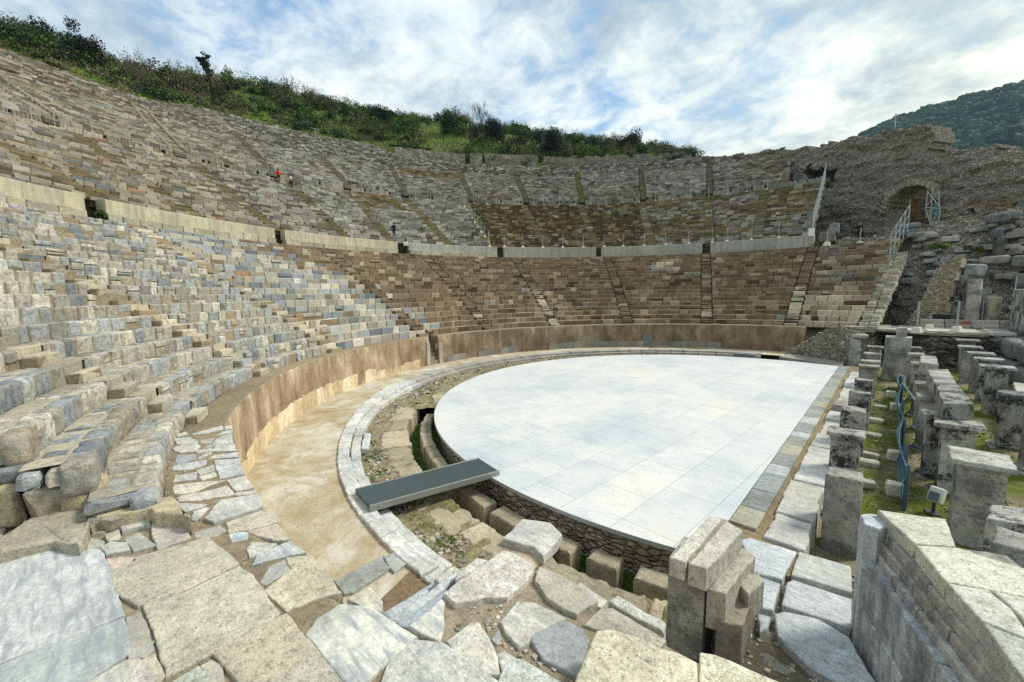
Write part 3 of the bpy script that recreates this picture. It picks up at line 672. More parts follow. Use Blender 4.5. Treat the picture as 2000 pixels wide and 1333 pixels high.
def stair(parent, rows, az, wd, rg, pf, mort, steps=2, keep=None, cov=1.0, flush=0.0):
    mb = MB(); c8s = []; cols = []
    for (r0, r1, z0, z1) in rows:
        for s in range(steps):
            ra = r0+(r1-r0)*s/steps-.28*(1 if s == 0 else 1); rb = r0+(r1-r0)*(s+1)/steps+.1; za, zb = z0-.1, z0+(z1-z0)*(s+1)/steps
            a_ = az(r0) if callable(az) else az; h = math.degrees(wd/2/r0)
            if keep is not None and not keep(r0, a_): continue
            hexes(mb, arc_hex(ra+.02, rb, a_-h, a_+h, za-.3, zb-.03), np.array(mort), 0, 1)
            if rg.random() < cov:
                q = arc_hex(ra+rg.normal(0, .02), ra+(r1-r0)/steps*.9, a_-h*rg.uniform(.8, 1), a_+h*rg.uniform(.8, 1), za, zb+rg.normal(0, .012)); q += rg.normal(0, .015, q.shape)
                hexes(mb, q, stone_cols(pf, np.array([r0]), np.array([a_]), rg), .025, 0, .01)
    if mb.n: return mb.build('stairway', [M['seat'], M['mortar']], parent)
def smooth(x, a, b): t = np.clip((x-a)/(b-a), 0, 1); return t*t*(3-2*t)
# ---- lower bank
NL = 20; rises = np.linspace(.46, .345, NL); zl = 2.17+np.concatenate([[0], np.cumsum(rises)]); zl *= 1; rl = 21.95+np.arange(NL+1)*(35.8-21.95)/NL
ROWS_L = [(rl[q], rl[q+1], zl[q], zl[q+1]) for q in range(NL)]
def pf_low(r, a):
    w_ = float(smooth(a+1.1*(r-28)*-1.0, 183, 199))          # mosaic left, brown weathered right
    if a < 91 and r < 25.4+.05*(91-a): return [(P_PALE, 1)]
    if a < 91: return [(P_BROWN, .45), (P_TAN, .55)]
    if 30.9 < r < 33.6 and abs(a-118.2) < 3.1*math.sqrt(max(0, 1-((r-30.9)/2.6)**2)): return [(P_PALE, .5), (P_GREY, 1)]
    return [(P_LEFT, w_+.001), (P_BROWN, 1-w_+.001)]
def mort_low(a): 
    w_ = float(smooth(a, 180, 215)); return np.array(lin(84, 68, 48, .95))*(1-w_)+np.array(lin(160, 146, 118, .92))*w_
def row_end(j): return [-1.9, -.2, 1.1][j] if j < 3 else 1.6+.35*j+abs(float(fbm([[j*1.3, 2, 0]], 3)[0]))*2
def lit_tread_low(a):  # tread mortar painted paler than the riser mortar, like ledges catching light
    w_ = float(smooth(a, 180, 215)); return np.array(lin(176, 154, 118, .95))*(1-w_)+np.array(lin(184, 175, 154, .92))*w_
ST_L = [91.2, 109.4, 129.4, 150, 169.5, 188.6, 213, 232, 250]
k = thing('lower_seating', 'lower bank of stone seat rows directly above the podium wall', 'seating tier')
edges = [79.2]+ST_L+[264.2]
for q in range(len(edges)-1):
    a0, a1 = edges[q], edges[q+1]; p = bpy.data.objects.new('seating_wedge', None); COL.objects.link(p); p.parent = k; rg = np.random.default_rng(100+q)
    near = a0 > 205
    for j, (r0, r1, z0, z1) in enumerate(ROWS_L):
        h = math.degrees(.55/r0)
        seat_row(p, r0, r1+.02, z0, z1, a0+(h if q else 0), a1-(h if q < len(edges)-2 else row_end(j)), rg, (.38, .85) if near else (.5, 1.25), .33 if near else .30, pf_low, mort_low((a0+a1)/2), .04 if near else .03, .009 if near else .008, .03, None, near, .03 if near else .012, lit_tread_low((a0+a1)/2), .05 if near else .04)
mb = MB(); rgc = np.random.default_rng(4)
for j, (r0, r1, z0, z1) in enumerate(ROWS_L):
    ae = 264.2-row_end(j)-.45
    zc = 2.0
    while zc < z1-.1:
        ze = min(zc+rgc.uniform(.26, .46), z1-.03); ra = r0+.05; nx = r1+.12
        while ra < nx-.05:
            rb = min(ra+rgc.uniform(.35, .8), nx); c8 = arc_hex(ra+.012, rb-.012, ae-2.2, ae+rgc.uniform(-.12, .3), zc+.01, ze-.01); c8 += rgc.normal(0, .02, c8.shape); hexes(mb, c8, stone_cols(lambda r, a: [(P_LEFT, 1), (P_TAN, 1)], np.array([r0]), np.array([ae]), rgc), .05, 0, .015); ra = rb
        zc = ze
mb.build('row_core', M['seat_mosaic'], k)
for a_ in ST_L:
    rg = np.random.default_rng(int(a_*7)); w_ = a_ > 200
    pfs = (lambda r, a: [(P_PALE, 3), (P_LEFT, 1)]) if w_ else ((lambda r, a: [(P_PALE, 1)] if r < 27 else [(P_BROWN, 1)]) if a_ in (150, 91.2) else (lambda r, a: [(P_PALE, .5), (P_BROWN, 1)] if r < 25 else [(P_BROWN, 1)]))
    stair(k, ROWS_L, a_, 1.05, rg, pfs, mort_low(a_), 2, None, .9)
# ---- middle bank
NM = 22; rm_ = 37.05+np.arange(NM+1)*(55.9-37.05)/NM; zm_ = 11.6+np.arange(NM+1)*(21.27-11.6)/NM
ROWS_M = [(rm_[q], rm_[q+1], zm_[q], zm_[q+1]) for q in range(NM)]
def pf_mid(r, a):
    n = float(fbm([[a*.12*1., r*.35, 3.]], 12, 3)[0])
    if 120 < a < 153.5: return [(P_EARTH, 1.), (P_BROWN, .7), (P_GREY, .06+.6*(n > .25))]
    if a <= 120:
        e = .9 if n > .02 else .15
        if a < 100 and r > 45: e = .95
        if a < 100 and r < 44: e = .1
        return [(P_EARTH, e*.6), (P_BROWN, e*.25), (P_GREY, 1-e*.85)]
    if 165 < a < 173 and r > 49: return [(P_EARTH, .8), (P_GREY, .2)]
    w_ = float(smooth(a, 182, 200)); return [(P_GREY, 1-w_+.001), (P_TAN, w_+.001)]
def mort_mid(a):
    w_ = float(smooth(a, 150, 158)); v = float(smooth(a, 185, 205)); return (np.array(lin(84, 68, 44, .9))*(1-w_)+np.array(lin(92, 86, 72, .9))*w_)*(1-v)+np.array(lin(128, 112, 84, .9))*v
ST_M = [(100.4, 100.3), (108.5, 109), (119.8, 119.9), (131, 131), (142, 141.6), (154.6, 152.), (163.1, 163.1), (174.6, 171.2), (182.9, 180.5), (194., 191.5), (204, 202), (214, 212), (225, 223)]
k = thing('middle_seating', 'middle bank of grey and brown seat rows above the concrete parapet walls', 'seating tier')
edges = [(91.6, 92.4)]+ST_M+[(238, 238)]; f_ = lambda e: (lambda r: e[0]+(e[1]-e[0])*(r-37)/19)
for q in range(len(edges)-1):
    e0, e1 = f_(edges[q]), f_(edges[q+1]); p = bpy.data.objects.new('seating_wedge', None); COL.objects.link(p); p.parent = k; rg = np.random.default_rng(300+q)
    for j, (r0, r1, z0, z1) in enumerate(ROWS_M):
        h = math.degrees(.6/r0); am = (e0(r0)+e1(r0))/2
        earthy = 120 < am < 153
        seat_row(p, r0, r1+.02, z0, z1, e0(r0)+(h if q else 0), e1(r0)-h, rg, (.5, 1.3), .4, pf_mid, mort_mid(am), .035, .016 if not earthy else .045, .06 if not earthy else .3, None, False, .03, mort_mid(am)*2.0, .08)  # tread is the riser mortar brightened, a painted lit ledge
for e in ST_M:
    rg = np.random.default_rng(int(e[0]*5)); stair(k, ROWS_M, f_(e), 1.2, rg, (lambda r, a: [(P_EARTH, 1.), (P_GREY, .5)]), np.array(lin(124, 114, 80, .9)), 2, None, .6)
# ---- upper bank
NU = 24; ru = 58.+np.arange(NU+23)*.875; zu = 22.6+np.arange(NU+23)*.455
RTOP = [(86, 66), (92.5, 66), (96, 72), (99.4, 79), (104.6, 79.5), (111, 83.5), (120, 84.5), (157.5, 85.2), (160, 96.5), (169, 96), (177, 99.5), (182.6, 95.5), (187.8, 90), (192.2, 93), (195.4, 96), (240, 97)]
def keep_up(r, a): return r < interp(RTOP, a)+fbm([[a*.8, 0, 0]], 31, 2)[0]*1.6
def pf_up(r, a):
    w_ = float(smooth(a, 176, 195)); n = float(fbm([[a*.11, r*.3, 9.]], 15, 3)[0])
    if 150.5 < a < 159.8 and 70 < r < 75: return [(P_EARTH, 1)]
    if a < 104: return [(P_GREY, .55), (P_BROWN, .45)]
    br = .55 if (n > .22 and 120 < a < 160 and r < 68) else .06
    return [(P_GREY, (1-w_)*(1-br)+.001), (P_TAN, w_+.001), (P_BROWN, br)]
ST_U = [(108.5, 108.5), (119.4, 118.8), (130.3, 129.3), (140.6, 139.8), (150.6, 149.4), (162.2, 160.2), (171.4, 170.4), (181.6, 180), (191.9, 188.9), (202.4, 200.8), (213, 211.5)]
k = thing('upper_seating', 'highest bank of ruined grey seat rows reaching up to the shrubby hillside', 'seating tier')
edges = [(97.2, 97.6)]+ST_U+[(238, 238)]; f_ = lambda e: (lambda r: e[0]+(e[1]-e[0])*(r-58)/22)
for q in range(len(edges)-1):
    e0, e1 = f_(edges[q]), f_(edges[q+1]); p = bpy.data.objects.new('seating_wedge', None); COL.objects.link(p); p.parent = k; rg = np.random.default_rng(500+q)
    for j in range(NU+22):
        r0, r1, z0, z1 = ru[j], ru[j+1], zu[j], zu[j+1]; ruin = j >= 21
        h = math.degrees(.55/r0) if j < 22 else 0; am = (e0(r0)+e1(r0))/2
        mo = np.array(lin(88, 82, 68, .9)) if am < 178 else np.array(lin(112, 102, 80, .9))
        seat_row(p, r0, r1+.03, z0, z1, e0(r0)+(h if q else 0), e1(r0)-h, rg, (.5, 1.3) if not ruin else (.35, 1.4), .42 if not ruin else .6, pf_up, mo, .04, .02 if not ruin else .075, .07 if not ruin else .2, keep_up, False, .04 if not ruin else .06, mo*2.0, .1)  # treads get a brightened copy of the riser mortar to look lit
rows_u = [(ru[j], ru[j+1], zu[j], zu[j+1]) for j in range(26)]
for e in ST_U:
    rg = np.random.default_rng(int(e[0]*3)); left = e[0] > 185; green = abs(e[0]-130.3) < .1
    stair(k, rows_u, f_(e), 1.1 if left else .95, rg, (lambda r, a: [(P_TAN, 1)]) if left else ((lambda r, a: [(P_EARTH, 1)])), np.array(lin(98, 112, 60, .9)) if green else np.array(lin(112, 106, 90, .9)), 2, keep_up, .9 if left else .3)
    if left:
        for sgn in (-1, 1):
            mb = MB(); rg = np.random.default_rng(int(e[0]*11)+sgn)
            for (r0, r1, z0, z1) in rows_u:
                a_ = f_(e)(r0)+sgn*math.degrees(.8/r0)
                if keep_up(r0, a_): rock(mb, (*pol(r0+.3, a_)[:2], z1-.15), (.5, .45, .42), a_, np.array(lin(150, 142, 122, .95))*rg.uniform(.8, 1.15), int(r0*10), 4)
            if mb.n: mb.build('stair_curb', M['seat'], k)
# walls behind the two walkways
mb = MB(); sheet_ring(mb, 35.3, 37.15, 78, 240, lambda r, a: 10.22+(r-35.3)*0, 2, 1.2, np.array(lin(150, 132, 100, .9)), 0); tag(mb.build('lower_walkway', M['mortar']), kind='structure')
mb = MB(); sheet_ring(mb, 55.7, 58.2, 92, 240, lambda r, a: 21.27+0*r, 2, 1.2, np.array(lin(130, 122, 100, .9)), 0); tag(mb.build('upper_walkway', M['mortar']), kind='structure')
mb = MB(); ring_wall(mb, 58.32, 21.2, 22.35, 92, 236, 1.2, np.array(lin(98, 90, 70, .9))); sheet_ring(mb, 58.32, 58.9, 92, 236, 22.35, 1, 1.2, np.array(lin(110, 100, 78, .9))); tag(mb.build('terrace_face', M['mortar']), kind='structure')
k = thing('walkway_wall', 'low weathered wall of upright grey slabs behind the upper walkway', 'wall'); rg = np.random.default_rng(77); a = 92.6; cnt = 0
stops = [92.6]+[x for e in ST_U for x in (e[0]-.55, e[0]+.55)]+[236]
for s0, s1 in zip(stops[::2], stops[1::2]):
    nseg = max(1, int((s1-s0)/1.75)); cuts = np.linspace(s0, s1, nseg+1)+np.r_[0, rg.uniform(-.3, .3, max(0, nseg-1)), 0]
    for a, a_e in zip(cuts[:-1], cuts[1:]):
        if cnt >= 99: break
        w_ = a_e-a; mb = MB(); n = max(3, int(w_/.24)); AA = np.linspace(a+.02, a+w_-.02, n); c = np.array(lin(*[(152, 149, 137), (136, 133, 121), (168, 161, 142), (122, 117, 102)][rg.integers(4)], .95))
        if a > 185: c = np.array(lin(*[(160, 152, 130), (146, 138, 117), (184, 176, 156)][rg.integers(3)], .95))
        for j in range(n-1):
            hexes(mb, arc_hex(57.85, 58.3, AA[j], AA[j+1], 21.2, 22.55+rg.normal(0, .05)-(rg.random() < .12)*.4), c*rg.uniform(.85, 1.1), .03, 0, .015)
        mb.build('wall_slab', M['seat'], k); cnt += 1
# concrete parapet segments beside the lower walkway
SEG = [('tall cream parapet of concrete and old blocks at the left edge of the picture', 'left', (216.6, 236)),
       ('long cream parapet wall between the two gaps above the mosaic-coloured seats', 'left', (195.3, 214.8)),
       ('cream concrete parapet on the left of the woman in white', 'left', (174.2, 193.8)),
       ('parapet wall with a stepped course of stones on the right of the woman in white', 'mid', (153.4, 172.1)),
       ('grey streaked concrete parapet below the brown earthy seats', 'grey', (131.6, 151.8)),
       ('grey concrete parapet above the white arc-shaped repair in the lower seats', 'grey', (110.0, 130.4)),
       ('rightmost grey concrete parapet ending beside the rubble vault', 'grey', (91.3, 108.5))]
for lab, kind_, (a0, a1) in SEG:
    k = thing('parapet_wall', lab, 'parapet', group='concrete parapet walls along the lower walkway'); rg = np.random.default_rng(int(a0))
    mb = MB(); n = max(4, int((a1-a0)/1.0)); A = np.linspace(a0, a1, n+1)
    c = np.array(lin(206, 198, 166, .82)) if kind_ == 'left' else (np.array(lin(190, 190, 176, .82)) if kind_ == 'mid' else np.array(lin(182, 181, 168, .85)))
    zb = 10.15 if kind_ == 'grey' else 10.72
    V = []
    for rr, zz_ in ((35.82, zb), (35.82, 11.58), (35.85, 11.61), (36.5, 11.61), (36.53, 11.58), (36.53, zb)): V.append(np.stack([rr*np.cos(np.radians(A)), rr*np.sin(np.radians(A)), np.full(n+1, zz_)], 1))
    i = np.arange(n); F = [np.stack([q*(n+1)+i, (q+1)*(n+1)+i, (q+1)*(n+1)+i+1, q*(n+1)+i+1], 1) for q in range(5)]
    mb.add(np.concatenate(V), np.concatenate(F), c); 
    for q in (0, n): mb.add(np.array([v[q] for v in V]), np.array([[0, 1, 2, 3, 4, 5] if q == 0 else [5, 4, 3, 2, 1, 0]]), c)
    mb.build('concrete_panel', M['concrete'], k)
    if kind_ != 'grey':
        a = a0
        while a < a1-.3:
            w_ = min(rg.uniform(1.2, 2.4), a1-a); mb = MB()
            hexes(mb, arc_hex(35.70+rg.uniform(-.03, .03), 36.4, a+.03, a+w_-.03, 10.05, 10.70+(rg.uniform(.05, .2) if rg.random() < .25 else 0)), np.array(lin(*[(196, 188, 160), (178, 172, 150), (206, 200, 178)][rg.integers(3)], .85))*rg.uniform(.85, 1.05), .02, 0, .008)
            mb.build('parapet_block', M['slab'], k); a += w_
# concrete fill behind parapets up to the middle rows
mb = MB(); sheet_ring(mb, 36.5, 37.15, 91.3, 236, lambda r, a: 11.55+0*r, 1, 1.2, np.array(lin(120, 110, 86, .9)), 0); ring_wall(mb, 37.06, 10.1, 11.62, 91.3, 236, 1.2, np.array(lin(96, 86, 64, .9))); tag(mb.build('terrace_fill', M['mortar']), kind='structure')
# ================================================================== HILL, BACK WALL, MOUNTAIN
RIDGE_PX = [(-600, -10), (-200, 20), (0, 62), (100, 78), (200, 120), (300, 138), (450, 168), (550, 178), (650, 208), (750, 226), (870, 236), (1000, 252), (1100, 272), (1180, 284), (1280, 292), (1350, 308), (1440, 330), (1560, 360)]
RIDGE = []
for x, y in RIDGE_PX:
    d = ray(x, y); X = onr(x, y, 122); RIDGE.append((math.degrees(math.atan2(X[1], X[0])) % 360, X[2]))
na, nr = 260, 60; A = np.linspace(84, 262, na); rr = np.concatenate([np.linspace(60, 128, 44), np.linspace(131, 260, 17)])[:nr]; RR, AA = np.meshgrid(rr, A, indexing='ij')
RT = interp(RTOP, A)[None, :]+.6; cone = lambda r: 22.6+(r-58)*.52
rz = np.interp(A, *[np.array(q) for q in zip(*sorted(RIDGE))])[None, :]
t = np.clip((RR-RT)/(122-RT), 0, 1); Z = np.where(RR < RT, cone(RR)-1.3-np.clip(RT-RR, 0, 3)*.3, (cone(RT)-.2)*(1-t)+rz*t)
Z = Z+np.where(RR > RT, fbm(np.stack([RR*np.cos(np.radians(AA))*.12, RR*np.sin(np.radians(AA))*.12, RR*0], -1), 41)*2.2*np.clip((RR-RT)/6, 0, 1), 0)
Z = np.where(RR > 128, Z-(RR-128)*.48, Z); edge_ = np.clip((AA-236)/26, 0, 1); Z = Z*(1-edge_)+(-1.6)*edge_; e2 = np.clip((98-AA)/12, 0, 1); Z = Z*(1-e2)-1.6*e2
Z = np.maximum(Z, -1.7)
mb = MB(); i = np.arange(RR.size).reshape(RR.shape)
mb.add(np.stack([RR*np.cos(np.radians(AA)), RR*np.sin(np.radians(AA)), Z], -1), np.stack([i[:-1, :-1], i[1:, :-1], i[1:, 1:], i[:-1, 1:]], -1).reshape(-1, 4), smooth=True)
tag(mb.build('hillside', M['hill']), kind='structure')
HA, HR, HZ = A, rr, Z
def hill_z(r, a):
    i = np.clip(np.searchsorted(HR, r)-1, 0, len(HR)-2); j = np.clip(np.searchsorted(HA, a)-1, 0, len(HA)-2); u = (r-HR[i])/(HR[i+1]-HR[i]); v = (a-HA[j])/(HA[j+1]-HA[j])
    return (HZ[i, j]*(1-u)+HZ[i+1, j]*u)*(1-v)+(HZ[i, j+1]*(1-u)+HZ[i+1, j+1]*u)*v
# back wall of the auditorium in sections with doorways between
BW_PX = [(772, 287), (908, 301)], [(918, 299), (942, 300)], [(947, 299), (1050, 304)], [(1062, 306), (1130, 309)], [(1130, 309), (1200, 303)], [(1200, 304), (1352, 297)]
BLAB = ['long rubble back wall section left of the dark doorway above the seats', 'short rubble pier between the two dark doorways at the top', 'flat topped rubble wall section right of the two dark doorways', 'low rubble wall section below the tall dark cypress shrub', 'crumbling low wall section beside the thin mast above the seats', 'ragged rubble wall below the bare shrubs near the bushy right end']
def mask_wall(mb, rc, a0, a1, zb, ztop_fn, th, cell=.5, amp=.22, col=(.5, .5, .5), mat=0, seed=0):
    n = max(3, int(math.radians(a1-a0)*rc/cell)); A = np.linspace(a0, a1, n); zt = np.array([ztop_fn(x) for x in A]); nz = max(3, int((zt.max()-zb)/cell)+1); v = np.linspace(0, 1, nz)
    AA, VV = np.meshgrid(A, v, indexing='ij'); ZZ = zb+(zt[:, None]-zb)*VV
    P = np.stack([rc*np.cos(np.radians(AA)), rc*np.sin(np.radians(AA)), ZZ], -1); d = fbm(P*.9, seed)*amp*2; P[..., 0] += d*np.cos(np.radians(AA)); P[..., 1] += d*np.sin(np.radians(AA)); P[..., 2] += np.where(VV > .98, fbm(P*1.7, seed+3)*.35, 0)
    off = np.stack([th*np.cos(np.radians(AA)), th*np.sin(np.radians(AA)), 0*AA], -1); solid_grid(mb, P, np.ones((n-1, nz-1), bool), off, col, mat)
for q, ((x0, y0), (x1, y1)) in enumerate(BW_PX):
    p0, p1 = onr(x0, y0, 86.2), onr(x1, y1, 86.2); a0, a1 = [math.degrees(math.atan2(p[1], p[0])) for p in (p0, p1)]
    mb = MB(); zf = lambda x: np.interp(x, [a1, a0], [p1[2], p0[2]])+(fbm([[x*1.3, q, 0]], 5)[0]*.9 if q >= 4 else 0)
    mask_wall(mb, 86.2, a1, a0, 35.2, zf, 1.1, .5, .15, seed=q); tag(mb.build('back_wall', M['rubble']), BLAB[q], 'wall', 'rubble back wall above the top seats')
# far mountain
MT = [(1480, 330), (1560, 300), (1620, 282), (1665, 266), (1700, 248), (1760, 219), (1830, 196), (1900, 177), (2000, 151), (2100, 120), (2300, 96), (2600, 90), (3000, 110)]
ta = []; 
for x, y in MT: X = onr(x, y, 1000.); ta.append((math.degrees(math.atan2(X[1], X[0])), X[2]-6))
na, nr = 300, 70; A = np.linspace(28, 104, na); rr = np.concatenate([np.linspace(420, 1000, 50), np.linspace(1015, 1500, 20)]); RR, AA = np.meshgrid(rr, A, indexing='ij')
zr = np.interp(A, *[np.array(q) for q in zip(*sorted(ta))])[None, :]; t = np.clip((RR-420)/580, 0, 1); t = t**1.15
Z = zr*t*np.clip((A[None, :]-28)/14, 0, 1)-3; P = np.stack([RR*np.cos(np.radians(AA)), RR*np.sin(np.radians(AA)), Z], -1)
Z = Z+fbm(P*.008, 51)*34*np.clip(t*(1-t)*4, 0, 1); Z = np.where(RR > 1000, Z-(RR-1000)*.4, Z); P[..., 2] = np.maximum(Z, -3)
mb = MB(); i = np.arange(RR.size).reshape(RR.shape); mb.add(P, np.stack([i[:-1, :-1], i[1:, :-1], i[1:, 1:], i[:-1, 1:]], -1).reshape(-1, 4), smooth=True)
M['forest'] = _ground('forested_slope', [(.3, lin(38, 66, 46)), (.7, lin(70, 98, 64))], (lin(30, 58, 40), lin(66, 92, 60)), [(.4, 0.), (.6, 1.)], .02)
tag(mb.build('mountain', M['forest']), kind='structure')
MTN = (rr, A, P)
# ================================================================== FOREGROUND LANDING
A7 = lambda L: [(x/2.836, 863+y/2.836) for x, y in L]
A8 = lambda L: [(600+x/2.836, 863+y/2.836) for x, y in L]
A9 = lambda L: [(x/3.702, 640+y/3.702) for x, y in L]
ZL = 2.2
land = thing('paved_landing', 'landing of worn marble and limestone paving set in brown mortar, in the near foreground', 'pavement')
outl = [pol(20.97, a)[:2] for a in np.arange(254, 276.9, .6)]+pz([(745, 1198), (797, 1228), (866, 1175), (884, 1158), (912, 1124), (985, 1083), (1050, 1116), (1170, 1192), (1310, 1258), (1420, 1320)], 2.17)+[(6.2, -19.3), (8.2, -20.5), (9.5, -26), (0, -28), (-6, -27)]+[pol(24.5, 254)[:2]]
mb = MB(); prism(mb, outl, -1.3, 2.165, np.array(lin(172, 157, 132, .82)), 0, .05, .03, .25, 3)
mb.build('mortar_bed', M['mortar'], land)
